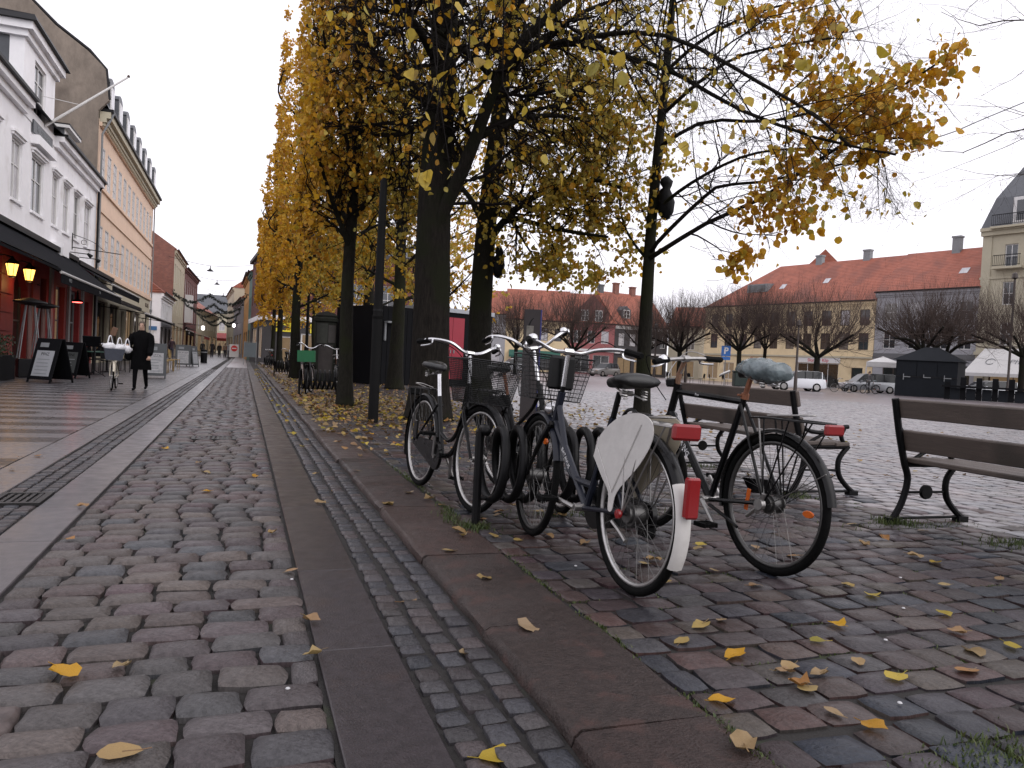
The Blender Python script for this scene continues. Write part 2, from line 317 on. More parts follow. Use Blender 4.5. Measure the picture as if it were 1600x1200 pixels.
# striped slabs: dark and light courses across the pavement, 0.42 m each
yy = 5.2; k = 0; n_ = 0
rest = {0: MB(), 1: MB()}
while yy < 36:
    x = -1.795; j = 0
    while x > -6.4:
        w = rs(0.55, 0.95); m = m_dark if (k % 2 and not (j == 0 and random.random() < .15)) else m_light
        if n_ < 300 and seen(x-w/2, yy+.2, 0, .02): slab(pav, 'paving_slab', x-w+.003, x-.003, yy+.003, yy+.417, rs(-.001, .001), m, .03, .003); n_ += 1
        else: rest[0 if m is m_light else 1].box(x-w+.003, x-.003, yy+.003, yy+.417, -.03, 0)
        x -= w; j += 1
    yy += 0.42; k += 1
for i, m in ((0, m_light), (1, m_dark)): kind(rest[i].build('far_paving_slabs', m, pav, fix=False), 'stuff')
b = MB(); b.quad((-9,36,-.003),(-1.795,36,-.003),(-1.795,160,-.003),(-9,160,-.003)); b.quad((-9,-2,-.003),(-6.4,-2,-.003),(-6.4,36,-.003),(-9,36,-.003)); b.build('distant_paving', m_light, pav)
# iron drain cover in the roadway
m_iron = pmat('cast_iron', (0.022, 0.021, 0.021), 0.5, 0.3, 30, 0.3, 90, metal=0.6)
d = thing('drain_cover', 'dark iron drain grating let into the middle of the cobbled roadway', 'drain', (-0.28, 9.55, 0.004))
b = MB(); b.box(-.24,.24,-.17,-.13,-.02,.006); b.box(-.24,.24,.13,.17,-.02,.006); b.box(-.24,-.2,-.13,.13,-.02,.006); b.box(.2,.24,-.13,.13,-.02,.006); b.build('frame', m_iron, d)
for i in range(7): b = MB(); b.box(-.17+i*.05, -.145+i*.05, -.13, .13, -.02, .004); b.build('bar', m_iron, d)
d = thing('drain_cover', 'dark iron drain grating in the sett gutter beside the striped pavement', 'drain', (-1.33, 5.75, 0.006))
b = MB(); b.box(-.15,.15,-.2,-.16,-.02,.008); b.box(-.15,.15,.16,.2,-.02,.008); b.box(-.15,-.11,-.16,.16,-.02,.008); b.box(.11,.15,-.16,.16,-.02,.008); b.build('frame', m_iron, d)
for i in range(5): b = MB(); b.box(-.09+i*.042, -.068+i*.042, -.16, .16, -.02, .005); b.build('bar', m_iron, d)
# ================================================================== bicycles, racks, benches
m_matte = pmat('black_matte', (0.007, 0.007, 0.007), 0.6, 0.2, 6, spec=.08)
m_black = pmat('black_paint', (0.0035, 0.0035, 0.004), 0.30, 0.2, 12, rvar=0.08, spec=.22, wear=((0.014, 0.012, 0.010), 14, 0.66))
m_blue = pmat('blue_grey_paint', (0.011, 0.013, 0.021), 0.30, 0.15, 10, spec=.3, wear=((0.02, 0.019, 0.02), 12, .64))
m_rub = pmat('rubber', (0.004, 0.004, 0.004), 0.75, 0.3, 30, 0.3, 200, wear=((0.012, 0.010, 0.009), 20, 0.62), spec=.08)
m_chrome = pmat('chrome', (0.62, 0.62, 0.63), 0.22, 0.12, 30, metal=1.0)
m_steel = pmat('dull_steel', (0.36, 0.35, 0.34), 0.42, 0.2, 40, metal=1.0, wear=((0.16, 0.10, 0.07), 18, 0.66))
m_spoke = pmat('spoke_steel', (.12, .118, .115), .4, .2, 30, metal=.8)
m_rim = pmat('rim_alloy', (0.42, 0.41, 0.40), 0.38, 0.2, 30, metal=0.9)
m_rimd = pmat('rim_dark', (0.10, 0.098, 0.096), 0.4, 0.2, 30, metal=0.8)
m_leather = pmat('saddle_vinyl', (0.005, 0.005, 0.005), 0.36, 0.2, 25, 0.15, 150)
m_white = pmat('white_plastic', (0.50, 0.485, 0.465), 0.5, 0.10, 9, 0.15, 30, wear=((0.30, 0.27, 0.23), 7, 0.60))
m_red = pmat('red_lens', (0.20, 0.004, 0.006), 0.14, 0.1, 8, spec=0.8)
m_orange = pmat('orange_lens', (0.50, 0.10, 0.010), 0.25, 0.1, 8)
m_rust = pmat('rusty_post', (0.20, 0.075, 0.035), 0.7, 0.35, 40, 0.3, 120)
m_cream = pmat('cream_plastic', (0.32, 0.28, 0.21), 0.5, 0.1, 8)
m_bag = pmat('plastic_bag', (0.125, 0.155, 0.165), 0.16, 0.45, 10, 1.0, 26)
m_text = pmat('pale_lettering', (0.55, 0.55, 0.56), 0.5, 0.05, 8)
m_brownbar = pmat('brown_grip', (0.16, 0.085, 0.05), 0.6, 0.2, 20)
WR = 0.345
def smooth_path(pts, n=6):                          # Catmull-Rom through the given points
    P = [Vector(p) for p in pts]; out = []
    for i in range(len(P)-1):
        a, b_, c, d = P[max(i-1, 0)], P[i], P[i+1], P[min(i+2, len(P)-1)]
        for k in range(n):
            t = k/n; out.append(0.5*((2*b_) + (c-a)*t + (2*a-5*b_+4*c-d)*t*t + (3*b_-a-3*c+d)*t**3))
    return out + [P[-1]]
def ring(c, r, n=40, a0=0.0, a1=2*math.pi, closed=True):
    k = n if closed else n+1
    return [Vector((c[0] + r*math.cos(a0+(a1-a0)*i/n), c[1], c[2] + r*math.sin(a0+(a1-a0)*i/n))) for i in range(k)]
def wheel(root, c, T, rim_mat, hubr=0.022, R=WR, lowres=False, refl=None, dyn=False):
    I = (lambda b: b.xf(T)) if T is not None else (lambda b: b)
    b = MB(); b.tube([(c[0], -.05, c[2]), (c[0], .05, c[2])], hubr, 10); b.tube([(c[0], -.058, c[2]), (c[0], .058, c[2])], .007, 6)
    for s in (-.032, .032): b.tube([(c[0], s-.002, c[2]), (c[0], s+.002, c[2])], hubr+.012, 12)
    w = I(b).build('wheel', m_rimd if hubr > .03 else m_steel, root, smooth=True)
    n = 24 if lowres else 48
    b = MB(); b.tube(ring(c, R-.019, n), .0195, 6 if lowres else 8, closed=True); I(b).build('tyre', m_rub, w, smooth='all')
    b = MB(); b.tube(ring(c, R-.045, n), .0125, 6, closed=True, flat=0.85); I(b).build('rim', rim_mat, w, smooth='all')
    b = MB(); k = 18 if lowres else 36
    for i in range(k):
        a = 2*math.pi*i/k; s = .028 if i % 2 else -.028; a2 = a + (0.75 if (i//2) % 2 else -0.75)
        b.tube([(c[0]+(hubr+.01)*math.cos(a2), s, c[2]+(hubr+.01)*math.sin(a2)), (c[0]+(R-.052)*math.cos(a), 0, c[2]+(R-.052)*math.sin(a))], .0013, 3, cap=False)
    kind(I(b).build('spokes', m_spoke, w, fix=False), 'stuff')
    if refl:
        for a in refl:
            b = MB(); p = Vector((c[0]+.22*math.cos(a), 0, c[2]+.22*math.sin(a)))
            b.lathe([(.0, -.006), (.016, -.006), (.018, 0), (.016, .006), (.0, .006)], 10, Matrix.Translation(p) @ Matrix.Rotation(rad(90), 4, 'X') @ Matrix.Scale(1.9, 4, (math.cos(a), 0, 0)), cap=False); I(b).build('reflector', m_orange, w)
    return w
def fender(root, c, a0, a1, mat, T=None, r=WR+.016, w=.026, name='mudguard'):
    b = MB(); n = 20; rings_ = []
    for i in range(n+1):
        a = a0+(a1-a0)*i/n; row = []
        for y, dr in ((-w, -.012), (-w*.7, .0), (0, .006), (w*.7, 0), (w, -.012), (w*.6, -.008), (0, -.001), (-w*.6, -.008)): row.append(Vector((c[0]+(r+dr)*math.cos(a), y, c[2]+(r+dr)*math.sin(a))))
        rings_.append(row)
    b.loft(rings_); 
    if T is not None: b.xf(T)
    return b.build(name, mat, root, smooth=True)
def saddle(root, c, mat, wide=.10, l=.27, name='saddle', tilt=0.0, springs=True):
    b = MB(); rings_ = []
    for x, w, h, z in ((-.5, .55, .5, .010), (-.46, .9, .9, .016), (-.32, 1.0, 1.0, .020), (-.12, .82, 1.0, .012), (.1, .45, .9, .006), (.32, .27, .8, .004), (.46, .22, .7, .0), (.5, .1, .35, -.006)):
        row = []
        for j in range(12):
            a = 2*math.pi*j/12; yy = wide*w*math.cos(a); zz = .030*h*math.sin(a); zz = zz*(1.0 if zz > 0 else 1.25); row.append(Vector((c[0]+x*l, yy, c[2]+z+zz-.02)))
        rings_.append(row)
    b.loft(rings_); M = Matrix.Translation(c) @ Matrix.Rotation(-tilt, 4, 'Y') @ Matrix.Translation(-Vector(c)); b.xf(M); s = b.build(name, mat, root, smooth='all')
    b = MB()
    if springs:
        for y in (-.05, .05):
            pts = [(c[0]-.09+.013*math.cos(t), y+.013*math.sin(t), c[2]-.045-.045*t/25) for t in np.linspace(0, 25, 50)]; b.tube(pts, .0035, 4)
    for y in (-.02, .02): b.tube([(c[0]-.10, y*2.2, c[2]-.085 if springs else c[2]-.05), (c[0]-.02, y, c[2]-.065), (c[0]+.10, y*.6, c[2]-.03)], .0045, 5)
    b.tube([(c[0]-.02, -.03, c[2]-.065), (c[0]-.02, .03, c[2]-.065)], .012, 8); b.build('saddle_rails', m_steel, s, smooth=True)
    return s
def basket(root, T, c, top, bot, h, mat, step=0.022, mat2=None, name='basket'):
    """wire basket: c = centre of the floor, top/bot = (half depth x, half width y)"""
    b = MB()
    def P(u, v, t): return Vector((c[0]+u*(bot[0]+(top[0]-bot[0])*t), v*(bot[1]+(top[1]-bot[1])*t), c[2]+h*t))
    cor = [(-1,-1),(1,-1),(1,1),(-1,1)]
    for t in np.linspace(0, 1, max(3, int(h/step)+1)):
        r = .0045 if t > .99 else (.003 if t < .01 else .0017); b.tube([P(u, v, t) for u, v in cor], r, 4, closed=True)
    for i in range(4):
        a, d = cor[i], cor[(i+1) % 4]; n = int((top[1]*2 if a[0] == d[0] else top[0]*2)/step)
        for k in range(n):
            f = k/n; u, v = a[0]+(d[0]-a[0])*f, a[1]+(d[1]-a[1])*f; b.tube([P(u, v, 0), P(u, v, 1)], .0014 if k else .0028, 3, cap=False)
    n = int(bot[1]*2/step)
    for k in range(n): v = -1+2*k/n; b.tube([P(-1, v, 0), P(1, v, 0)], .0014, 3, cap=False)
    n = int(bot[0]*2/step)
    for k in range(n): u = -1+2*k/n; b.tube([P(u, -1, 0), P(u, 1, 0)], .0014, 3, cap=False)
    if T is not None: b.xf(T)
    return b.build(name, mat, root, fix=False)
def rear_rack(root, mat, L0=-.30, z=.745, w=.055, clip=True, name='carrier'):
    b = MB()
    b.tube(smooth_path([(.16, -w*.5, z-.01), (.05, -w, z), (L0+.05, -w, z), (L0, -w*.6, z), (L0, w*.6, z), (L0+.05, w, z), (.05, w, z), (.16, w*.5, z-.01)], 4), .005, 5)
    for x in (-.22, -.12, -.02, .07): b.tube([(x, -w, z), (x, w, z)], .004, 4)
    b.tube([(L0+.03, 0, z), (.1, 0, z)], .004, 4)
    for y in (-w, w):
        b.tube([(0, y+.01*(1 if y > 0 else -1), WR+.01), (-.12, y, z)], .0045, 5); b.tube([(0, y+.01*(1 if y > 0 else -1), WR+.01), (.04, y, z)], .0045, 5); b.tube([(.0, y+.01*(1 if y > 0 else -1), WR), (L0+.04, y, z)], .004, 5)
    o = b.build(name, mat, root, smooth=True)
    if clip:
        b = MB(); b.tube(smooth_path([(.05, -.03, z+.012), (-.18, -.03, z+.03), (-.20, 0, z+.032), (-.18, .03, z+.03), (.05, .03, z+.012)], 4), .004, 5); b.build('carrier_clip', m_steel, o)
    return o
def cranks(root, bb, ang, mat=None, ch=True, ring_mat=None, side=-1):
    mat = mat or m_steel; b = MB(); b.tube([(bb[0], -.07, bb[2]), (bb[0], .07, bb[2])], .018, 10)
    for s in (-1, 1):
        a = ang if s < 0 else ang+math.pi; e = (bb[0]+.165*math.cos(a), s*.085, bb[2]+.165*math.sin(a)); b.tube([(bb[0], s*.068, bb[2]), e], [.013, .010], 6)
    c = b.build('crank', mat, root, smooth=True)
    for s in (-1, 1):
        a = ang if s < 0 else ang+math.pi; e = Vector((bb[0]+.165*math.cos(a), s*.14, bb[2]+.165*math.sin(a)))
        b = MB(); b.bbox(e.x-.045, e.x+.045, e.y-.045, e.y-.03, e.z-.012, e.z+.012, .003); b.bbox(e.x-.045, e.x+.045, e.y+.03, e.y+.045, e.z-.012, e.z+.012, .003)
        b.bbox(e.x-.045, e.x-.03, e.y-.03, e.y+.03, e.z-.01, e.z+.01, .003); b.bbox(e.x+.03, e.x+.045, e.y-.03, e.y+.03, e.z-.01, e.z+.01, .003); b.tube([(e.x, e.y-.06, e.z), (e.x, e.y+.045, e.z)], .010, 6); b.build('pedal', m_rub, c)
    return c
def chaincase(root, bb, mat, full=True):
    b = MB(); pts = []
    r1, r2 = (.105, .055) if full else (.10, .03)
    for i in range(13): a = -math.pi/2+math.pi*i/12; pts.append((bb[0]+r1*math.cos(a), bb[2]+r1*math.sin(a)))
    for i in range(9): a = math.pi/2+math.pi*i/8; pts.append((r2*math.cos(a)-.02, WR+r2*math.sin(a)))
    b.prism(pts, -.062, -.04, lambda a, c, d: Vector((a, d, c)))
    return b.build('chain_case', mat, root, smooth=True)
def steerT(ang, head, axis=(-.34, 0, .94)):
    ax = Vector(axis).normalized(); return Matrix.Translation(head) @ Matrix.Rotation(ang, 4, ax) @ Matrix.Translation(-Vector(head))
def kickstand(root, p, q, mat=None):
    b = MB(); b.tube([p, ((p[0]+q[0])/2-.01, (p[1]+q[1])/2, (p[2]+q[2])/2), q], [.009, .009, .008], 6); b.build('kickstand', mat or m_steel, root, smooth=True)
def fork(root, head, ax, T, mat, top):
    b = MB(); h = Vector(head); a = Vector(ax)
    for s in (-1, 1): b.tube(smooth_path([(h.x, s*.035, h.z), (h.x+.035, s*.048, h.z-.06), ((h.x+a.x)/2+.005, s*.052, (h.z+a.z)/2), (a.x, s*.055, a.z)], 4), [.016]*4+[.014]*5+[.010]*4, 7)
    b.tube([(h.x-.01, -.036, h.z+.01), (h.x-.01, .036, h.z+.01)], .018, 8); b.tube([h, top], .014, 8)
    b.xf(T); return b.build('fork', mat, root, smooth=True)
def handlebar(root, pts, T, mat, r=.0115, grips=.12, grip_mat=None, brakes=True, stem=None, bell=True):
    full = [(x, -y, z) for x, y, z in reversed(pts)] + [(x, y, z) for x, y, z in pts]
    if abs(pts[0][1]) < 1e-6: full = [(x, -y, z) for x, y, z in reversed(pts[1:])] + list(pts)
    path = smooth_path(full, 6); b = MB(); b.tube(path, r, 8)
    if stem: b.tube([stem, pts[0]], [.013, .013], 8); b.tube([(pts[0][0], -.025, pts[0][2]), (pts[0][0], .025, pts[0][2])], .020, 8)
    b.xf(T); h = b.build('handlebar', mat, root, smooth=True)
    for s in (1, -1):
        e = Vector((pts[-1][0], s*pts[-1][1], pts[-1][2])); d = (Vector((pts[-2][0], s*pts[-2][1], pts[-2][2])) - e).normalized()
        b = MB(); b.tube([e - d*.01, e, e + d*grips*.5, e + d*grips], [.014, .018, .0165, .018], 8); b.xf(T); b.build('grip', grip_mat or m_rub, h, smooth=True)
        if brakes:
            b = MB(); q = e + d*(grips+.02); b.tube([q + d*.02, q + Vector((.02, 0, -.012))], .011, 6); b.tube(smooth_path([q + Vector((.02, 0, -.012)), q - d*.04 + Vector((.045, 0, -.03)), q - d*.13 + Vector((.035, 0, -.03))], 4), .006, 5); b.xf(T); b.build('brake_lever', m_chrome, h, smooth=True)
    if bell:
        q = Vector((pts[0][0], pts[-1][1]*.55, pts[0][2]))
        q = min((Vector(p) for p in path), key=lambda p: abs(p.y - pts[-1][1]*.72)); b = MB(); b.lathe([(.0, .034), (.014, .031), (.024, .022), (.028, .008), (.026, .004)], 12, Matrix.Translation(q)); b.xf(T); b.build('bell', m_chrome, h, smooth=True)
    return h
def cable(root, pts, T=None, mat=None, r=.0028):
    b = MB(); b.tube(smooth_path(pts, 6), r, 4, cap=False)
    if T is not None: b.xf(T)
    b.build('brake_cable', mat or m_rub, root, smooth=True)
def bike_root(name, label, loc, head, lean):
    o = thing(name, label, 'bicycle', (loc[0], loc[1], loc[2] if len(loc) > 2 else ZP), 0, 'bicycles parked at the near rack'); o.rotation_euler = (lean, 0, head); return o

# --- bicycle 1: black step-through with mesh basket, nose to the camera
b1 = bike_root('bicycle', 'black step-through bicycle with big black mesh basket, pointing at the kerb side', (1.30, 5.75), rad(-83.5), rad(-3))
L = 1.07; bb = Vector((.45, 0, .285)); hd = (.865, 0, .64); T = steerT(rad(4), hd); fa = (L, 0, WR)
b = MB(); b.tube(smooth_path([(.855, 0, .70), (.80, 0, .60), (.72, 0, .42), (.60, 0, .315), (.45, 0, .285)], 6), .0185, 8); b.tube(smooth_path([(.85, 0, .76), (.775, 0, .63), (.68, 0, .47), (.55, 0, .405), (.40, 0, .44)], 6), .015, 8)
b.tube([(.45, 0, .285), (.285, 0, .70)], .017, 8); b.tube([(.885, 0, .60), (.835, 0, .79)], .021, 8)
for s in (-1, 1): b.tube([(.44, s*.025, .285), (.02, s*.055, WR)], .011, 6); b.tube([(.31, s*.018, .64), (.0, s*.055, WR)], .009, 6)
b.build('frame', m_black, b1, smooth=True)
wheel(b1, (0, 0, WR), None, m_rim); wheel(b1, fa, T, m_rim)
fender(b1, (0, 0, WR), rad(10), rad(205), m_black); fender(b1, fa, rad(20), rad(150), m_black, T); fork(b1, hd, fa, T, m_black, (.82, 0, .82))
b = MB(); b.tube([(.285, 0, .70), (.235, 0, .86)], .0135, 8); b.build('seat_post', m_chrome, b1, smooth=True); saddle(b1, (.20, 0, .93), m_leather)
handlebar(b1, [(.775, 0, 1.02), (.80, .07, 1.03), (.79, .16, 1.075), (.70, .255, 1.085), (.56, .29, 1.065)], T, m_chrome, stem=(.82, 0, .82))
basket(b1, T, (1.02, 0, .70), (.155, .20), (.11, .15), .275, m_black, .0115)
b = MB(); b.tube([(.93, 0, .69), (.83, 0, .75)], .008, 6); b.tube([(.96, -.1, .70), (1.07, -.06, .35)], .004, 5); b.tube([(.96, .1, .70), (1.07, .06, .35)], .004, 5); b.xf(T); b.build('basket_stay', m_black, b1)
rear_rack(b1, m_black); cranks(b1, bb, rad(75)); chaincase(b1, bb, m_black, False)
b = MB(); b.bbox(-.315, -.285, -.05, .05, .68, .74, .008); b.build('rear_light', m_black, b1)
kickstand(b1, (.40, .05, .27), (.44, .16, .035)); cable(b1, [(.70, .25, 1.08), (.88, .2, 1.0), (.92, .05, .85), (.9, 0, .70)], T); cable(b1, [(.70, -.25, 1.08), (.9, -.16, 1.02), (.9, -.03, .85), (.80, 0, .60)], T)
b = MB(); b.bbox(.0, .06, -.075, -.06, .36, .50, .004, Matrix.Rotation(0.0, 4, 'Y')); b.build('lock', m_black, b1)

# --- bicycle 2: behind the rack, chrome bars, rusty seat post
b2 = bike_root('bicycle', 'dark bicycle with rusty seat post and chrome bars behind the spiral rack', (1.93, 5.72), rad(-86), rad(5))
hd = (.875, 0, .66); T = steerT(rad(-8), hd); fa = (1.08, 0, WR); bb = Vector((.45, 0, .285))
b = MB(); b.tube([(.87, 0, .70), (.45, 0, .285)], .0165, 8); b.tube(smooth_path([(.85, 0, .80), (.70, 0, .66), (.36, 0, .48)], 5), .014, 8); b.tube([(.45, 0, .285), (.27, 0, .73)], .016, 8); b.tube([(.895, 0, .62), (.83, 0, .84)], .021, 8)
for s in (-1, 1): b.tube([(.44, s*.025, .285), (.02, s*.055, WR)], .011, 6); b.tube([(.30, s*.018, .66), (.0, s*.055, WR)], .009, 6)
b.build('frame', m_black, b2, smooth=True); wheel(b2, (0, 0, WR), None, m_rim); wheel(b2, fa, T, m_rim)
fender(b2, (0, 0, WR), rad(20), rad(200), m_black); fender(b2, fa, rad(20), rad(160), m_black, T); fork(b2, hd, fa, T, m_black, (.82, 0, .86))
b = MB(); b.tube([(.27, 0, .73), (.215, 0, .90)], .0135, 8); b.build('seat_post', m_rust, b2, smooth=True); saddle(b2, (.18, 0, .945), m_leather, .095, .26, tilt=rad(4))
handlebar(b2, [(.77, 0, 1.08), (.80, .08, 1.10), (.81, .17, 1.16), (.73, .27, 1.19), (.58, .30, 1.16)], T, m_chrome, stem=(.82, 0, .86))
rear_rack(b2, m_black, clip=False); cranks(b2, bb, rad(20)); chaincase(b2, bb, m_black, True); kickstand(b2, (.40, .05, .27), (.42, .16, .03))
for y in (-.03, .03): b = MB(); b.prism([(-.02, .40), (.27, .62), (.10, .72), (-.10, .70)], y*1.6-.002, y*1.6+.002, lambda a, c, d: Vector((a, d, c))); b.build('coat_guard', m_black, b2)
cable(b2, [(.73, .27, 1.19), (.95, .2, 1.1), (.93, .05, .9), (.90, 0, .7)], T)

# --- bicycle 3: blue-grey step-through, white coat guard and white mudguard tail, nose in the rack
b3 = bike_root('bicycle', 'blue-grey step-through bicycle with white coat guards, white mudguard tip and red lights', (1.615, 2.93), rad(92.0), rad(2.2))
L = 1.12; hd = (.905, 0, .64); T = steerT(rad(-5), hd); fa = (L, 0, WR); bb = Vector((.46, 0, .285))
b = MB(); b.tube([(.905, 0, .67), (.46, 0, .285)], .0195, 8); b.build('down_tube', m_blue, b3, smooth=True)
b = MB(); b.tube(smooth_path([(.885, 0, .78), (.80, 0, .62), (.70, 0, .46), (.60, 0, .405), (.41, 0, .40)], 6), .017, 8); b.tube([(.46, 0, .285), (.275, 0, .74)], .0175, 8); b.tube([(.925, 0, .61), (.855, 0, .83)], .022, 8)
for s in (-1, 1): b.tube([(.45, s*.025, .285), (.02, s*.058, WR)], .011, 6); b.tube([(.31, s*.018, .66), (.0, s*.058, WR)], .009, 6)
b.build('frame', m_blue, b3, smooth=True)
M = frameM((.70, .0215, .495), (-.757, 0, -.655), (-.655, 0, .757)); text_part('BATAVUS', .032, m_text, b3, M, extrude=.0005)
wheel(b3, (0, 0, WR), None, m_rim, .040); wheel(b3, fa, T, m_rimd, .038, refl=(rad(115),))
fender(b3, (0, 0, WR), rad(15), rad(150), m_black, r=WR+.018, w=.03)
fender(b3, (0, 0, WR), rad(150), rad(205), m_white, r=WR+.022, w=.036, name='mudguard_tip')
fender(b3, fa, rad(20), rad(160), m_blue, T, w=.029); fork(b3, hd, fa, T, m_black, (.85, 0, .86))
b = MB(); b.tube([(.275, 0, .74), (.235, 0, .86)], .014, 8); b.build('seat_post', m_black, b3, smooth=True); saddle(b3, (.19, 0, .925), m_leather, .115, .29)
handlebar(b3, [(.83, 0, 1.045), (.85, .08, 1.045), (.83, .17, 1.075), (.74, .26, 1.085), (.58, .30, 1.06)], T, m_chrome, stem=(.85, 0, .86))
basket(b3, T, (1.05, 0, .78), (.14, .19), (.10, .145), .24, m_black, .022)
b = MB(); b.bbox(.885, .915, -.075, .075, .84, 1.02, .012); b.xf(T); b.build('phone_bag', m_black, b3)
b = MB(); b.lathe([(.0, .03), (.03, .028), (.042, .0), (.036, -.03), (.012, -.05)], 14, Matrix.Translation((1.00, 0, .73)) @ Matrix.Rotation(rad(90), 4, 'Y')); b.xf(T); b.build('headlamp', m_chrome, b3, smooth=True)
rear_rack(b3, m_steel, z=.75, w=.06); cranks(b3, bb, rad(185)); chaincase(b3, bb, m_black, True)
guard = [(.31, .555), (.255, .66), (.10, .752), (-.07, .785), (-.175, .755), (-.185, .68), (-.10, .57), (.04, .455), (.085, .40), (.10, .34), (.135, .34), (.145, .415), (.22, .475)]
for s in (-1, 1):
    gs = [(p.x, p.z) for p in smooth_path([(a, 0, c) for a, c in guard+guard[:1]], 4)][:-1]
    b = MB(); b.prism(gs, s*.064-.0015, s*.064+.0015, lambda a, c, d: Vector((a, d + s*.02*max(0, (c-.5)), c))); o = b.build('coat_guard', m_white if s > 0 else m_cream, b3)
    b = MB(); b.tube([(.11, s*.069, .42), (-.10, s*.073, .74)], .0022, 4); b.tube([(.11, s*.069, .42), (.27, s*.07, .60)], .0022, 4); b.build('seam', m_white, o)
b = MB(); b.bbox(-.335, -.305, -.065, .065, .70, .765, .010); b.build('rear_light', m_red, b3)
b = MB(); b.bbox(-.410, -.375, -.030, .030, .405, .565, .008, ); b.build('rear_reflector', m_red, b3)
b = MB(); b.lathe([(0, .012), (.016, .01), (.022, 0), (.02, -.01), (0, -.012)], 10, Matrix.Translation((.0, .085, WR)) @ Matrix.Rotation(rad(90), 4, 'X'), cap=False); b.build('hub_cap', m_red, b3, smooth=True)
b = MB(); b.bbox(-.05, .10, -.085, -.055, .24, .33, .02); b.build('drum_brake_arm', m_black, b3); kickstand(b3, (.06, .08, .30), (-.10, .10, .25), m_steel)
b = MB(); b.tube(ring((.03, 0, .72), .075, 20), .008, 6, closed=True); M = Matrix.Translation((0, .05, 0)); b.xf(M); b.build('frame_lock', m_black, b3)
cable(b3, [(.74, .26, 1.085), (.95, .22, 1.05), (.98, .06, .9), (.93, 0, .66)], T); cable(b3, [(.74, -.26, 1.085), (.93, -.2, 1.12), (.95, -.05, .9), (.80, 0, .60)], T)

# --- bicycle 4: black diamond frame, plastic bag over the saddle
b4 = bike_root('bicycle', 'black diamond-frame bicycle with a plastic bag tied over its saddle', (2.47, 3.10), rad(97.0), rad(1.0))
L = 1.06; hd = (.845, 0, .70); T = steerT(rad(14), hd, (-.30, 0, .95)); fa = (L, 0, WR); bb = Vector((.44, 0, .29))
b = MB(); b.tube([(.80, 0, .855), (.255, 0, .83)], .0175, 8); b.tube([(.45, 0, .29), (.245, 0, .86)], .0170, 8); b.tube([(.855, 0, .68), (.79, 0, .90)], .022, 8)
for s in (-1, 1): b.tube([(.44, s*.025, .29), (.02, s*.06, WR)], .011, 6); b.tube([(.255, s*.018, .82), (.0, s*.06, WR)], .0085, 6)
b.build('frame', m_black, b4, smooth=True)
b = MB(); b.tube([(.835, 0, .73), (.45, 0, .29)], .0215, 8); b.build('down_tube', m_black, b4, smooth=True)
M = frameM((.70, .0228, .575), (-.659, 0, -.752), (-.752, 0, .659)); text_part('TREKKING', .042, m_text, b4, M, extrude=.0005, bold=.001)
M = frameM((.60, .0188, .846), (-1, 0, -.045), (0, 0, 1)); text_part('Pro', .022, m_text, b4, M, extrude=.0004)
wheel(b4, (0, 0, WR), None, m_rimd, .036, refl=(rad(-178),)); wheel(b4, fa, T, m_rimd)
fender(b4, (0, 0, WR), rad(-12), rad(172), m_black, r=WR+.02, w=.028); fender(b4, fa, rad(30), rad(150), m_black, T); fork(b4, hd, fa, T, m_black, (.795, 0, .93))
b = MB(); b.tube([(.245, 0, .86), (.205, 0, .975)], .0135, 8); b.build('seat_post', m_rust, b4, smooth=True)
b = MB(); b.tube([(.247, 0, .845), (.241, 0, .875)], .021, 8); b.tube([(.25, -.03, .86), (.25, .045, .865)], .006, 5); b.build('seat_clamp', m_rust, b4, smooth=True)
sd = saddle(b4, (.17, 0, 1.005), m_leather, .085, .26, tilt=rad(-3))
b = MB(); rg = []; r_ = random.Random(5)                         # crumpled bag over the saddle
for i, x in enumerate(np.linspace(-.155, .150, 15)):
    t = (x+.155)/.305; w = .108*math.sin(math.pi*min(1, .18+t*.9))**.5*(1-.38*t) + .006; row = []
    for j in range(18):
        a = 2*math.pi*j/18; k = 1+r_.uniform(-.13, .13); z = (.060*math.sin(math.pi*min(1, .22+t*.62)))*math.sin(a); row.append(Vector((.17+x+r_.uniform(-.008, .008), w*math.cos(a)*k, .998 + (z if z > 0 else z*1.15*(1.25-t))*k)))
    rg.append(row)
b.loft(rg); b.build('saddle_bag_cover', m_bag, b4, smooth='all')
b = MB(); b.tube(smooth_path([(.30, .06, .985), (.33, .09, .965), (.34, .085, .96)], 3), [.016]*3+[.012]*4, 6, flat=.5); b.build('bag_knot', m_white, b4, smooth=True)
handlebar(b4, [(.74, 0, 1.045), (.735, .10, 1.045), (.725, .22, 1.04), (.715, .30, 1.035)], T, m_steel, stem=(.795, 0, .93), grips=.13)
b = MB(); b.tube([(.795, 0, .90), (.782, 0, .96)], .017, 8); b.tube([(.785, 0, .955), (.74, 0, 1.045)], .014, 8); b.xf(T); b.build('stem', m_brownbar, b4, smooth=True)
rear_rack(b4, m_black, z=.765, w=.06); cranks(b4, bb, rad(40), m_steel)
b = MB(); b.bbox(-.345, -.315, -.055, .055, .715, .765, .008); b.build('rear_reflector', m_red, b4)
b = MB(); b.bbox(-.012, .014, .026, .030, .13, .24, .003); b.xf(Matrix.Translation((.17, 0, .16)) @ Matrix.Rotation(rad(-8), 4, 'Y')); b.build('spoke_reflector', m_orange, b4)
for s in (-1, 1): b = MB(); b.tube([(-.02, s*.055, WR), (-.33, s*.03, .54)], .0025, 4); b.tube([(.0, s*.06, WR), (.08, s*.055, .76)], .005, 5); b.build('mudguard_stay', m_steel if s > 0 else m_black, b4)
b = MB(); b.prism([(.02, .38), (.24, .36), (.30, .43), (.06, .45)], -.085, -.075, lambda a, c, d: Vector((a, d, c))); b.build('chain_guard', m_rubg if False else m_black, b4)
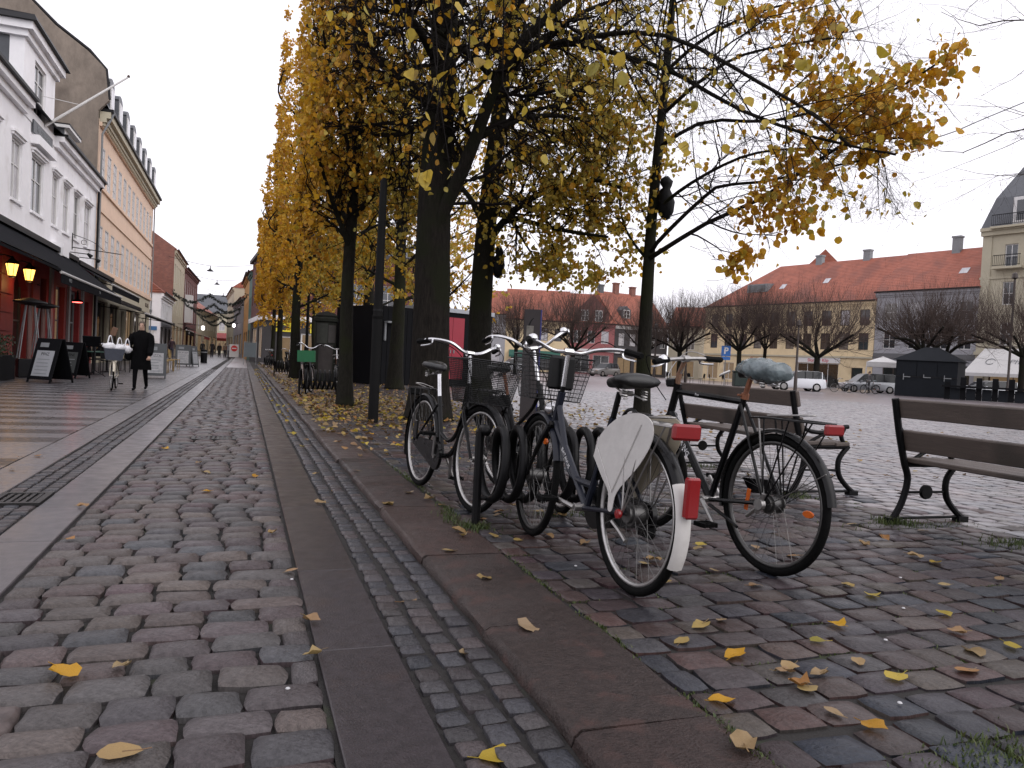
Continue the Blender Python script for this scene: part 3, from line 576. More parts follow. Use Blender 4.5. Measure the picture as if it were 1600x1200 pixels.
b = MB(); b.bbox(.80, .86, -.035, .035, .88, .93, .01); b.xf(T); b.build('front_light', m_black, b4); kickstand(b4, (.40, .05, .27), (.16, .07, .20), m_black)
b = MB(); b.tube([(.02, .085, .30), (-.02, .085, .40)], .012, 6); b.tube([(.0, .075, WR), (.0, .10, WR)], .028, 10); b.tube([(.0, .075, WR), (.09, .08, .27)], .010, 6); b.build('gear_changer', m_steel, b4, smooth=True)
cable(b4, [(.72, .24, 1.04), (.86, .2, 1.06), (.90, .1, .93), (.86, .02, .80)], T); cable(b4, [(.72, -.24, 1.04), (.88, -.2, 1.08), (.90, -.05, .95), (.80, 0, .86)], T, m_steel)

# --- spiral racks
m_rack = pmat('rack_coating', (0.004, 0.004, 0.0045), 0.45, 0.25, 15, rvar=.12, wear=((0.014, 0.012, 0.010), 8, 0.62), spec=.18)
def spiral_rack(loc, rz, n, label, pitch=.105, R=.208, r=.026, seg=22, zc=.375):
    o = thing('bike_rack', label, 'bike rack', (*loc, ZP), rz, 'spiral bike racks along the kerb'); b = MB(); k = int(n*seg)
    b.tube([(.02+pitch*i/seg, R*.92*math.sin(2*math.pi*i/seg-.4), zc + R*math.cos(2*math.pi*i/seg-.4)) for i in range(k+1)], r, 8 if seg > 16 else 6); b.build('spiral', m_rack, o, smooth='all')
    for x in (0, pitch*n+.04):
        b = MB(); b.tube([(x, 0, -.02), (x, 0, zc+R*.9)], r*1.0, 8); b.lathe([(.05, -.01), (.05, .008), (.03, .012)], 10, Matrix.Translation((x, 0, 0))); b.build('post', m_rack, o, smooth=True)
    b = MB(); b.tube([(0, 0, zc-R+.005), (pitch*n+.04, 0, zc-R+.005)], .012, 6); b.build('bottom_rail', m_rack, o, smooth=True)
    return o
spiral_rack((1.32, 4.27), rad(-2), 9.5, 'near black spiral bike rack holding the four parked bicycles')
spiral_rack((1.22, 17.85), 0, 9, 'black spiral bike rack under the tree, with green-crated bicycle behind', seg=14)
spiral_rack((1.18, 31.6), 0, 9, 'third black spiral bike rack along the kerb, on yellow leaves', seg=12)
spiral_rack((1.12, 44.7), 0, 9, 'farthest black spiral bike rack along the kerb', seg=10)

# --- benches: cast iron ends, three broad planks
m_cast = pmat('bench_iron', (0.004, 0.004, 0.0045), 0.5, 0.2, 20, 0.2, 60, spec=.12)
m_plank = pmat('bench_wood', (0.072, 0.055, 0.046), 0.62, 0.25, 5, 0.3, 40, stretch=(14, 0.9, 14), rvar=.1, wear=((0.042, 0.034, 0.028), 1.6, 0.55))
def bench(y0, label):
    """parallel to the street, back towards it; ends at y0 and y0+1.8"""
    o = thing('park_bench', label, 'bench', (4.30, y0, ZP), 0, 'benches facing the square')
    def end(y, s):
        e = MB(); F = lambda a, c, d: Vector((a, d, c)); w = .022
        def bar(pts, r0, r1=None, n=5):
            P = smooth_path([(a, y, c) for a, c in pts], n); r1 = r1 or r0; e.tube(P, [r0 + (r1-r0)*i/(len(P)-1) for i in range(len(P))], 8, flat=1.0)
        bar([(-.055, .86), (.0, .62), (.06, .42), (.10, .30), (.06, .14), (-.02, .015)], .024, .022)
        bar([(.55, .41), (.46, .30), (.47, .17), (.56, .07), (.64, .015)], .022, .022)
        bar([(.07, .405), (.55, .405)], .020); bar([(.0, .66), (.08, .56), (.20, .525), (.34, .53), (.48, .57), (.535, .575)], .017, .019)
        bar([(.36, .535), (.24, .49), (.12, .43)], .014); bar([(.50, .565), (.47, .50), (.50, .44), (.55, .41)], .018)
        bar([(.09, .21), (.46, .21)], .009); bar([(.04, .03), (.58, .03)], .010); e.box(-.055, .03, y-.03, y+.03, -.01, .035); e.box(.57, .66, y-.03, y+.03, -.01, .035)
        e.lathe([(.0, -.014), (.048, -.014), (.053, 0), (.048, .014), (.0, .014)], 16, Matrix.Translation((.275, y, .21)) @ Matrix.Rotation(rad(90), 4, 'X'), cap=False)
        e.build('iron_end', m_cast, o, smooth=True)
    end(.03, 1); end(1.77, 1)
    def plank(cx, cz, w, th, tilt, name):
        M = Matrix.Translation((cx, .9, cz)) @ Matrix.Rotation(tilt, 4, 'Y'); b = MB(); b.bbox(-th/2, th/2, -.90, .90, -w/2, w/2, .007, M); b.build(name, m_plank, o)
    plank(-.012, .795, .13, .036, rad(-13), 'back_plank'); plank(.047, .575, .145, .036, rad(-15), 'back_plank')
    for k in range(3): plank(.16+k*.155, .437-.004*k, .148, .034, rad(90-2), 'seat_plank')
    for y in (.03, 1.77):
        for cx, cz in ((-.034, .79), (.024, .575)): b = MB(); b.lathe([(.0, .008), (.011, .006), (.013, 0)], 8, Matrix.Translation((cx, y, cz)) @ Matrix.Rotation(rad(-100), 4, 'Y')); b.build('bolt', m_cast, o)
    return o
bench(5.13, 'wooden bench with iron ends behind the parked bicycles')
bench(2.34, 'wooden bench with iron ends at the picture edge, beyond a gap from the bicycles')
# ================================================================== trees
def leafmat(name, ramp, tr=0.42):
    m = bpy.data.materials.new(name); m.use_nodes = True; N, L = m.node_tree.nodes, m.node_tree.links; N.remove(N['Principled BSDF'])
    ge = N.new('ShaderNodeNewGeometry'); rp = N.new('ShaderNodeValToRGB'); cr = rp.color_ramp
    while len(cr.elements) < len(ramp): cr.elements.new(.5)
    for i, c in enumerate(ramp): cr.elements[i].position = i/(len(ramp)-1); cr.elements[i].color = (*c, 1)
    oi = N.new('ShaderNodeObjectInfo'); ad = N.new('ShaderNodeMath'); ad.operation = 'ADD'; fr = N.new('ShaderNodeMath'); fr.operation = 'FRACT'
    L.new(oi.outputs['Random'], ad.inputs[0]); L.new(ge.outputs['Random Per Island'], ad.inputs[1]); L.new(ad.outputs[0], fr.inputs[0]); L.new(fr.outputs[0], rp.inputs[0])
    tc = N.new('ShaderNodeTexCoord'); nz = N.new('ShaderNodeTexNoise'); nz.inputs['Scale'].default_value = 30; L.new(tc.outputs['Object'], nz.inputs['Vector'])
    mr = N.new('ShaderNodeMapRange'); mr.inputs['To Min'].default_value = .7; mr.inputs['To Max'].default_value = 1.3; L.new(nz.outputs['Fac'], mr.inputs['Value'])
    vm = N.new('ShaderNodeVectorMath'); vm.operation = 'SCALE'; L.new(rp.outputs[0], vm.inputs[0]); L.new(mr.outputs[0], vm.inputs['Scale'])
    d = N.new('ShaderNodeBsdfPrincipled'); d.inputs['Roughness'].default_value = .55; t = N.new('ShaderNodeBsdfTranslucent'); mx = N.new('ShaderNodeMixShader'); mx.inputs[0].default_value = tr
    L.new(vm.outputs[0], d.inputs['Base Color']); L.new(vm.outputs[0], t.inputs['Color']); L.new(d.outputs[0], mx.inputs[1]); L.new(t.outputs[0], mx.inputs[2]); L.new(mx.outputs[0], N['Material Output'].inputs[0])
    MATS[name] = m; return m
m_lf_y = leafmat('leaf_yellow', [(.46,.32,.03),(.56,.42,.07),(.34,.26,.03),(.52,.36,.03),(.28,.24,.04),(.60,.47,.11),(.42,.28,.025),(.20,.13,.02)])
m_lf_o = leafmat('leaf_orange', [(.62,.33,.014),(.53,.25,.011),(.68,.41,.03),(.38,.16,.014),(.66,.37,.02),(.50,.30,.02)])
m_lf_b = leafmat('leaf_fallen', [(.23,.155,.075),(.28,.18,.065),(.17,.10,.05),(.27,.125,.03),(.22,.16,.095),(.30,.21,.06),(.11,.065,.035)], .15)
m_bark = pmat('bark', (0.0125, 0.0105, 0.0085), 0.9, 0.9, 4, 1.0, 6, stretch=(9, 9, 1.3), spec=.15, wear=((0.011, 0.012, 0.006), 1.4, 0.50))
m_bark2 = pmat('bark_mossy', (0.013, 0.012, 0.009), 0.9, 0.7, 5, 1.0, 9, stretch=(6, 6, 1.6), spec=.15, wear=((0.014, 0.0155, 0.007), 1.1, 0.50))
m_twig = pmat('twig', (0.0075, 0.0055, 0.005), 0.85, 0.3, 3, spec=.15)
m_twig2 = pmat('twig_brown', (0.036, 0.027, 0.023), 0.85, 0.3, 3)
def tubes_np(P, R, n):
    m, k, _ = P.shape; d = P[:, -1]-P[:, 0]; d /= np.linalg.norm(d, axis=1, keepdims=True)+1e-9
    ref = np.where(np.abs(d[:, 2:3]) > .9, np.array([[1., 0, 0]]), np.array([[0., 0, 1]])); u = np.cross(d, ref); u /= np.linalg.norm(u, axis=1, keepdims=True)+1e-9; v = np.cross(d, u)
    a = np.arange(n)*2*np.pi/n
    off = (np.cos(a)[None, None, :, None]*u[:, None, None, :] + np.sin(a)[None, None, :, None]*v[:, None, None, :])*R[:, :, None, None]
    V = (P[:, :, None, :]+off).reshape(-1, 3)
    i = np.arange(k-1)[:, None]*n; j = np.arange(n)[None, :]; j2 = (j+1) % n
    F = np.stack([i+j, i+j2, i+n+j2, i+n+j], -1).reshape(-1, 4); F = (F[None] + (np.arange(m)*k*n)[:, None, None]).reshape(-1, 4)
    return V, F
def merge(parts):
    V = []; F = []; o = 0
    for v, f in parts: V.append(v); F.append(f+o); o += len(v)
    return np.concatenate(V), np.concatenate(F)
def sprout(rng, P, R, n, lr, ang, k, bias=(0, 0, 0), wig=.12, t0=.2, rf=.55, taper=.35, rmin=.0016):
    """children of polylines P (m,k0,3); returns (m*n,k,3) and radii"""
    m, k0, _ = P.shape; t = rng.uniform(t0, 1, (m, n))*(k0-1); i = np.minimum(t.astype(int), k0-2); f = (t-i)[..., None]; mi = np.arange(m)[:, None]
    A, B = P[mi, i], P[mi, i+1]; S = A*(1-f)+B*f; D = B-A; D /= np.linalg.norm(D, axis=-1, keepdims=True)+1e-9
    rr = (R[mi, i]*(1-f[..., 0])+R[mi, i+1]*f[..., 0])*rf
    rnd = rng.normal(size=D.shape); rnd -= D*np.sum(rnd*D, -1, keepdims=True); rnd /= np.linalg.norm(rnd, axis=-1, keepdims=True)+1e-9
    th = np.abs(rng.normal(ang, .25, D.shape[:2]))[..., None]; D = D*np.cos(th)+rnd*np.sin(th)+np.array(bias)*rng.uniform(.4, 1.3, D.shape[:2])[..., None]; D /= np.linalg.norm(D, axis=-1, keepdims=True)+1e-9
    ln = rng.uniform(*lr, D.shape[:2]); S = S.reshape(-1, 3); D = D.reshape(-1, 3); ln = ln.ravel(); rr = np.maximum(rr.ravel(), rmin)
    Q = np.zeros((len(S), k, 3)); Q[:, 0] = S; d = D
    for s in range(1, k):
        d = d+rng.normal(0, wig, d.shape)+np.array(bias)*.12; d /= np.linalg.norm(d, axis=1, keepdims=True)+1e-9; Q[:, s] = Q[:, s-1]+d*(ln/(k-1))[:, None]
    return Q, rr[:, None]*np.linspace(1, taper, k)[None]
def poly(pts, k):                                   # resample a smooth path to k points
    S = np.array([tuple(p) for p in smooth_path(pts, 5)]); d = np.r_[0, np.cumsum(np.linalg.norm(np.diff(S, axis=0), axis=1))]; t = np.linspace(0, d[-1], k)
    return np.stack([np.interp(t, d, S[:, c]) for c in range(3)], -1)
HEART = np.array([(0, -.5, 0), (.30, -.36, .05), (.46, -.02, .09), (.28, .30, .05), (0, .55, -.04), (-.28, .30, .05), (-.46, -.02, .09), (-.30, -.36, .05), (0, 0, -.02)]); HEART_F = np.array([(8, i, (i+1) % 8) for i in range(8)])
RH = np.array([(0, -.5, 0), (.44, .0, .08), (0, .55, -.03), (-.44, .0, .08)]); RH_F = np.array([(0, 1, 2), (0, 2, 3)])
def leaves(rng, pos, size, fine=True, flat=0.0):
    n = len(pos); Tm, Fm = (HEART, HEART_F) if fine else (RH, RH_F)
    nrm = rng.normal(size=(n, 3)); nrm[:, 2] = np.abs(nrm[:, 2])*.6+flat; nrm /= np.linalg.norm(nrm, axis=1, keepdims=True)
    u = rng.normal(size=(n, 3)); u[:, 2] -= .9*(1 if not flat else 0); u -= nrm*np.sum(u*nrm, 1, keepdims=True); u /= np.linalg.norm(u, axis=1, keepdims=True)+1e-9; v = np.cross(nrm, u)
    s = (size*rng.uniform(.45, 1.35, n))[:, None, None]
    V = pos[:, None]+s*(Tm[None, :, 0:1]*v[:, None]+(Tm[None, :, 1:2]+.5)*u[:, None]+Tm[None, :, 2:3]*nrm[:, None]*rng.uniform(-2.2, 3.2, (n, 1, 1)))
    F = (Fm[None]+(np.arange(n)*len(Tm))[:, None, None]).reshape(-1, 3); return V.reshape(-1, 3), F, len(Fm)
def on_twigs(rng, P, n, t0=.15, w=None):
    m, k, _ = P.shape; i = rng.choice(m, n, p=w) if w is not None else rng.integers(0, m, n); t = rng.uniform(t0, 1, n)*(k-1); j = np.minimum(t.astype(int), k-2); f = (t-j)[:, None]
    return P[i, j]*(1-f)+P[i, j+1]*f+rng.normal(0, .02, (n, 3))
def trunk_mesh(name, stems, mat, parent, rng, lump=.06, sides=14):
    parts = []
    for pts, r0, r1, k in stems:
        P = poly(pts, k); R = r0+(r1-r0)*np.linspace(0, 1, k)**.8; m = MB(); m.tube([tuple(p) for p in P], list(R), sides if r0 > .1 else 8)
        n = sides if r0 > .1 else 8
        if r0 > .14 and sides > 12:                     # fissured bark: many-sided stem with vertical ridges and a flared foot
            n = 40; k2 = 90; P = poly(pts, k2); R = r0+(r1-r0)*np.linspace(0, 1, k2)**.8; R = R*(1+.35*np.exp(-np.linspace(0, 1, k2)*28)); m = MB(); m.tube([tuple(p) for p in P], list(R), n)
            V = np.array(m.v).reshape(k2, n, 3); ctr = P[:, None]; aa = np.arange(n)[None]*2*np.pi/n; zz = P[:, 2][:, None]; ph = rng.uniform(0, 6, 4)
            rid = np.abs(np.sin(aa*8+1.3*np.sin(zz*1.7+ph[0])+.9*np.sin(zz*3.9+ph[1]+aa)))**.6*.065+.035*np.sin(aa*3+zz*.8+ph[2])+.03*np.sin(aa*2-zz*1.1+ph[3])+rng.normal(0, .012, (k2, n)); V = (ctr+(V-ctr)*(.95+rid*(lump/.05))[..., None]).reshape(-1, 3)
        else: V = np.array(m.v); ctr = np.repeat(P, n, 0); V = ctr+(V-ctr)*(1+rng.normal(0, lump, (len(V), 1))*(1 if r0 > .1 else .4))
        parts.append((V, m.f))
    b = MB()
    for V, f in parts: b.add(V.tolist(), f)
    return b.build(name, mat, parent, smooth='all')
def finish(tr, rng, tw, lf_pos, size, fine, orange, twm=None, sides=4):
    V, F = merge([tubes_np(P, R, s) for P, R, s in tw]); npmesh('twigs', V, F, twm or m_twig, tr)['kind'] = 'stuff'
    if lf_pos is not None and len(lf_pos):
        V, F, k = leaves(rng, lf_pos, size, fine); o = npmesh('crown', V, F, [m_lf_y, m_lf_o], tr); o['kind'] = 'stuff'
        mi = (rng.uniform(size=len(lf_pos)) < orange(lf_pos)).astype(np.int32); o.data.polygons.foreach_set('material_index', np.repeat(mi, k))
def clampbox(P, rng, x0=None, z0=None, soft=.12):
    if x0 is not None: lim = x0+np.abs(rng.normal(0, soft, P.shape[:-1])); P[..., 0] = np.maximum(P[..., 0], lim)
    if z0 is not None: lim = z0+np.abs(rng.normal(0, soft*2, P.shape[:-1])); P[..., 2] = np.maximum(P[..., 2], lim)
    return P
TG = 'lime trees along the kerb'
A_TRUNK = [(2.83,12.02,0.05), (2.82,12.05,0.85), (2.81,12.09,2.08), (2.80,12.14,3.72), (2.84,12.17,5.26), (2.84,12.21,6.80), (2.84,12.25,8.13), (2.83,12.29,9.47)]
A_FORK = [(2.82,12.08,2.55), (2.80,12.06,2.95), (2.83,12.00,3.25), (3.04,11.78,3.78), (3.25,11.56,4.45), (3.42,11.35,5.11), (3.56,11.15,5.54), (4.02,10.84,6.18), (4.65,10.47,6.80), (5.17,10.14,7.40)]
A_L1 = [(3.57,11.28,5.51), (3.88,10.94,5.76), (4.42,10.51,5.83), (5.02,10.07,5.88), (5.51,9.65,5.74), (5.91,9.26,5.43), (6.36,8.85,5.02), (6.96,8.39,4.53), (7.29,8.02,4.05)]
A_L2 = [(3.69,11.24,5.70), (4.26,10.86,5.89), (4.91,10.44,5.72), (5.64,9.99,5.43), (6.08,9.64,5.10), (6.33,9.36,4.83), (7.16,8.87,4.44), (7.71,8.49,4.24), (8.15,8.14,4.10)]
A_L3 = [(2.83,12.16,4.85), (2.42,12.72,5.58), (1.96,13.30,6.12), (1.37,13.91,6.56), (0.86,14.50,6.92)]
A_L4 = [(2.82,12.18,5.67), (2.24,11.51,6.01), (1.64,10.85,6.16), (1.04,10.17,6.06)]
A_L5 = [(3.58,11.49,5.37), (3.03,11.05,5.51), (2.52,10.59,5.52), (2.05,10.12,5.51)]
A_L6 = [(2.86,12.22,7.21), (3.09,10.89,7.12), (3.38,9.55,6.85), (3.60,8.22,6.35)]
A_L7 = [(2.87,12.15,5.06), (2.51,12.98,4.87), (2.10,13.83,4.98), (1.63,14.71,5.38)]
A_L8 = [(3.31,11.66,4.54), (3.98,11.97,4.97), (4.75,12.24,5.27), (5.68,12.44,5.36)]
B_TRUNK = [(4.50,14.72,0.06), (4.48,14.76,1.11), (4.46,14.80,2.27), (4.48,14.82,3.42), (4.54,14.84,4.58), (4.64,14.84,5.87), (4.78,14.84,7.55), (4.89,14.85,9.35), (4.93,14.88,10.89)]
B_L1 = [(4.48,14.82,3.36), (4.93,14.55,4.04), (5.47,14.24,4.45), (6.24,13.84,4.72), (6.96,13.45,4.48)]
B_L2 = [(4.50,14.82,3.68), (4.31,15.44,4.41), (4.05,16.08,4.90), (3.42,16.84,5.40)]
B_L3 = [(4.56,14.83,4.71), (5.41,14.91,5.35), (6.38,14.94,6.03), (7.54,14.89,6.32)]
B_L4 = [(4.62,14.84,5.48), (5.08,14.16,6.24), (5.68,13.43,6.47), (6.26,12.69,6.21)]
B_L5 = [(4.69,14.84,6.64), (5.50,14.76,7.65), (6.53,14.60,8.43), (7.58,14.42,8.83)]
B_L6 = [(4.74,14.84,7.03), (4.37,16.06,8.20), (3.92,17.32,9.47)]
B_L7 = [(4.51,14.83,4.07), (5.11,14.26,3.85), (5.70,13.69,3.64), (6.37,13.10,3.50)]
B_L8 = [(4.82,14.84,8.06), (5.44,14.11,8.87), (6.26,13.31,9.26)]
C_TRUNK = [(7.21,12.97,0.02), (7.21,13.01,1.27), (7.22,13.04,2.61), (7.25,13.07,3.83), (7.31,13.08,5.18), (7.39,13.10,6.53), (7.46,13.11,8.00), (7.51,13.14,9.59)]
C_L1 = [(7.22,13.06,3.16), (7.21,12.43,3.29), (7.63,11.66,3.71), (7.98,10.90,3.95), (8.26,10.18,4.31), (8.48,9.47,4.62), (8.74,8.75,4.57), (8.59,8.15,4.33)]
C_L2 = [(7.25,13.05,3.28), (7.15,12.56,3.45), (7.36,11.97,3.90), (7.44,11.42,4.15), (7.35,10.92,4.15), (7.72,10.26,4.13), (8.22,9.56,4.25), (8.56,8.91,4.30)]
C_L3 = [(7.31,13.05,4.08), (7.39,12.39,4.33), (7.59,11.69,4.57), (7.85,10.97,4.73), (8.15,10.23,4.69), (8.39,9.50,4.52)]
C_L4 = [(7.17,13.08,3.19), (6.94,13.16,3.45), (6.75,13.24,3.81), (6.65,13.29,4.41), (6.81,13.27,5.40)]
C_L5 = [(7.36,13.09,5.92), (7.50,12.12,6.23), (7.61,11.16,6.36), (7.84,10.14,6.24), (7.88,9.19,5.99)]
C_L6 = [(7.41,13.09,6.77), (7.51,12.01,6.98), (7.73,10.87,7.01), (7.85,9.76,6.77)]
C_L7 = [(7.33,13.08,5.30), (7.62,12.03,5.54), (8.13,10.89,5.30), (8.40,9.84,5.25), (8.54,8.83,5.16), (8.54,7.88,5.32)]
C_L8 = [(7.25,13.06,3.71), (7.27,13.60,4.29), (7.31,14.13,4.78)]
C_L9 = [(7.37,13.09,6.04), (7.17,13.72,6.94), (6.89,14.36,7.63)]
D_TRUNK = [(1.83,14.60,0.06), (1.82,14.63,0.98), (1.80,14.67,2.18), (1.81,14.69,2.96), (1.84,14.72,4.22), (1.87,14.74,5.66), (1.89,14.78,7.23), (1.91,14.82,8.79)]
C_CLUMPS = [(7.11,10.06,2.69,0.20), (7.10,9.86,2.86,0.16), (7.33,10.00,3.52,0.28), (7.40,9.56,3.55,0.34), (7.58,9.28,3.38,0.25), (7.48,9.76,4.17,0.30), (7.61,9.40,4.34,0.34), (7.72,9.03,4.00,0.28), (7.82,9.02,4.78,0.40), (8.02,8.73,4.60,0.36), (7.69,9.29,5.16,0.30), (8.03,9.18,5.41,0.30), (7.85,9.69,6.17,0.34), (8.05,9.41,6.29,0.25), (7.77,9.94,6.72,0.30), (8.25,8.44,4.51,0.36), (8.37,8.19,4.67,0.30), (8.19,8.69,5.06,0.30), (8.35,8.31,5.14,0.30), (8.59,8.02,5.25,0.26), (8.74,7.87,5.46,0.18), (8.55,8.12,4.38,0.16), (8.17,8.67,4.20,0.16), (7.34,10.31,6.69,0.25), (7.66,9.96,5.90,0.20), (8.00,8.86,4.94,0.35), (8.20,8.57,4.71,0.30), (7.32,9.70,3.80,0.25)]
NEAR_LEAVES = [(4.57,4.83,3.65), (4.54,4.84,3.53), (3.95,5.24,3.00), (4.08,5.19,2.94), (3.91,5.25,2.82), (4.14,5.40,3.61), (3.69,5.36,3.93), (3.72,5.35,3.94), (3.66,5.99,3.38), (1.62,5.85,3.15), (1.68,5.83,3.12), (1.76,5.91,3.21), (1.55,5.88,3.11), (1.45,6.24,3.51), (2.14,5.69,3.77), (1.17,6.24,3.60), (1.19,6.33,3.41), (1.27,6.18,2.98), (1.31,6.17,3.04), (1.32,6.37,2.64), (1.39,6.34,2.62), (1.55,6.18,2.58), (2.31,5.82,3.17), (2.31,5.61,3.08), (2.10,6.00,3.16), (2.67,5.92,3.57), (2.72,5.90,3.60), (2.59,6.05,3.44), (2.66,6.54,2.80), (2.14,5.69,3.76), (0.81,6.69,3.81), (0.73,6.72,3.94), (0.93,6.75,3.77), (3.09,6.20,3.55), (3.70,6.07,3.04), (2.91,6.26,3.37), (3.88,5.80,3.05), (4.18,5.79,2.94), (0.53,7.11,3.95), (0.63,7.07,4.01), (3.36,5.89,3.57), (4.71,5.43,4.09), (3.48,6.46,2.71), (3.81,6.14,2.92)]
R_L1 = [(10.51,6.04,7.66), (9.23,6.19,6.40), (7.98,6.34,5.70), (6.98,6.42,5.39), (6.13,6.45,5.32)]
R_L2 = [(10.53,6.02,7.21), (9.84,6.33,5.87), (9.24,6.63,5.43), (8.68,6.94,5.52), (8.26,7.19,5.46), (7.97,7.41,5.72)]
R_L3 = [(10.43,6.02,6.08), (9.85,6.40,4.85), (9.34,6.78,4.34), (8.94,7.13,4.26), (8.52,7.48,4.01), (8.22,7.80,4.17)]
R_L4 = [(10.42,6.04,6.46), (9.64,6.38,4.35), (9.07,6.70,3.74), (8.61,6.99,3.63), (8.20,7.27,3.74)]
R_L5 = [(10.51,6.04,7.66), (8.62,6.14,6.44), (6.87,6.20,5.79), (5.56,6.12,5.39)]
R_TRUNK = [(11.48,5.69,0.02), (11.27,5.77,2.01), (10.98,5.88,4.26), (10.69,5.99,6.35), (10.43,6.08,7.96)]
CABLE = [(20.81,7.78,9.94), (13.43,10.49,6.34), (11.76,11.16,5.54), (7.22,12.92,3.87)]
BAG_C = [(7.34,12.83,4.19)]
BAG_B = [(4.63,14.55,3.00)]

def big_tree(label, stems, limbs, seed, x0, z0, n2, n3, n4, nleaf, size, orange, l2=(.9, 1.9), l3=(.5, 1.1), l4=(.25, .6), mat=None, lump=.06, bias=(0, 0, -.05), leafw=None, extra=None, twm=None, fine=True):
    rng = np.random.default_rng(seed); base = stems[0][0][0]; tr = thing('lime_tree', label, 'tree', (0, 0, 0), 0, TG)
    trunk_mesh('trunk', stems+[(l, r, r*.35, 12) for l, r in limbs], mat or m_bark, tr, rng, lump)
    k = 14; P1 = np.stack([poly(l, k) for l, r in limbs]+[poly(s[0][-4:], k) for s in stems]); R1 = np.stack([np.linspace(r, r*.35, k) for l, r in limbs]+[np.linspace(s[1]*.6, s[2], k)*.8 for s in stems])
    P2, R2 = sprout(rng, P1, R1, n2, l2, 1.0, 7, bias=(0, 0, .12), wig=.16, t0=.12, rf=.45); P2 = clampbox(P2, rng, x0, z0)
    R2 = np.minimum(R2, .028)
    P3, R3 = sprout(rng, P2, R2, n3, l3, .85, 6, bias=bias, wig=.20, t0=.15, rf=.5); P3 = clampbox(P3, rng, x0, z0); R3 = np.minimum(R3, .014)
    P4, R4 = sprout(rng, P3, R3, n4, l4, .8, 4, bias=bias, wig=.22, t0=.2, rf=.55); P4 = clampbox(P4, rng, x0, z0); R4 = np.minimum(R4, .0065)
    allp = P4; w = None
    if leafw is not None: w = leafw(P4[:, -1]); w = w/w.sum()
    lf = on_twigs(rng, P4, nleaf, w=w)
    if extra is not None: lf = np.concatenate([lf, extra(rng)])
    finish(tr, rng, [(P2, R2, 5), (P3, R3, 4), (P4, R4, 3)], lf, size, fine, orange, twm)
    return tr
wall = lambda p: np.clip(1.25-(p[:, 0]-.8)*.55, .06, .92)
# A: the thick fissured trunk nearest the bicycles
def near_leaves(rng): return np.array(NEAR_LEAVES)
big_tree('thick fissured lime trunk forking behind the parked bicycles', [(A_TRUNK, .32, .17, 30)], [(A_FORK, .135), (A_L1, .05), (A_L2, .048), (A_L3, .09), (A_L4, .085), (A_L5, .07), (A_L6, .08), (A_L7, .07), (A_L8, .07)], 11, .95, 3.1,
    18, 13, 5, 4400, .088, lambda p: np.clip(.75-(p[:, 0]-.8)*.16, .15, .9), mat=m_bark, lump=.05, leafw=lambda p: np.where(p[:, 0] > 5.2, .35, 1.0))
# twigs with larger, nearer leaves hanging from that tree's boughs over the bicycles
rng = np.random.default_rng(5); tr = bpy.data.objects['lime_tree']
NLp = np.array(NEAR_LEAVES); lowest = []
Q = []
for p in NLp:
    top = np.array([p[0]*.93+rng.normal(0, .12), p[1]+rng.normal(.25, .2), p[2]+rng.uniform(.5, 1.3)]); mid = (p+top)/2+rng.normal(0, .07, 3); Q.append(poly([tuple(top), tuple(mid), tuple(p)], 6))
Q = np.array(Q); Vq, Fq = tubes_np(Q, np.tile(np.linspace(.006, .0018, 6), (len(Q), 1)), 4); s2, r2 = sprout(rng, Q, np.tile(np.linspace(.005, .0018, 6), (len(Q), 1)), 3, (.12, .35), .9, 4, bias=(0, 0, -.1)); V2, F2 = tubes_np(s2, r2, 3)
bough = [poly([(2.83, 12.1, 6.9), (2.6, 9.5, 6.2), (2.3, 7.2, 5.0), (2.9, 5.9, 4.3), (4.4, 5.0, 4.3)], 20), poly([(2.83, 12.1, 7.3), (1.7, 9.6, 6.4), (1.4, 7.6, 5.2), (1.2, 6.2, 4.3)], 20), poly([(2.4, 7.3, 5.1), (2.0, 6.4, 4.4), (2.4, 5.6, 4.0)], 20)]
V3, F3 = tubes_np(np.array(bough), np.tile(np.linspace(.03, .006, 20), (3, 1)), 6)
# lead every hanging twig up to the nearest bough
lead = []
BP = np.concatenate(bough)
for q in Q:
    j = np.argmin(np.linalg.norm(BP-q[0], axis=1)); lead.append(poly([tuple(BP[j]), tuple((BP[j]+q[0])/2+np.array([0, 0, .12])), tuple(q[0])], 6))
V4, F4 = tubes_np(np.array(lead), np.tile(np.linspace(.008, .006, 6), (len(Q), 1)), 4)
V, F = merge([(Vq, Fq), (V2, F2), (V3, F3), (V4, F4)]); npmesh('hanging_twigs', V, F, m_twig, tr)['kind'] = 'stuff'
V, F, k = leaves(rng, np.concatenate([NLp, on_twigs(rng, s2, 60)]), .10, True); o = npmesh('hanging_leaves', V, F, [m_lf_y, m_lf_o], tr); o['kind'] = 'stuff'
# B: second trunk, in front of the red kiosk doors
big_tree('dark lime trunk standing in front of the red kiosk doors', [(B_TRUNK, .26, .09, 28)], [(B_L1, .09), (B_L2, .08), (B_L3, .09), (B_L4, .08), (B_L5, .08), (B_L6, .07), (B_L7, .07), (B_L8, .07)], 12, 1.2, 2.5,
    13, 11, 4, 14500, .086, lambda p: np.full(len(p), .18), mat=m_bark2, leafw=lambda p: np.clip(1.9-(p[:, 2]-2.8)*.28, .3, 1.9)*np.where(p[:, 0] > 4.8, 1.5, .7))
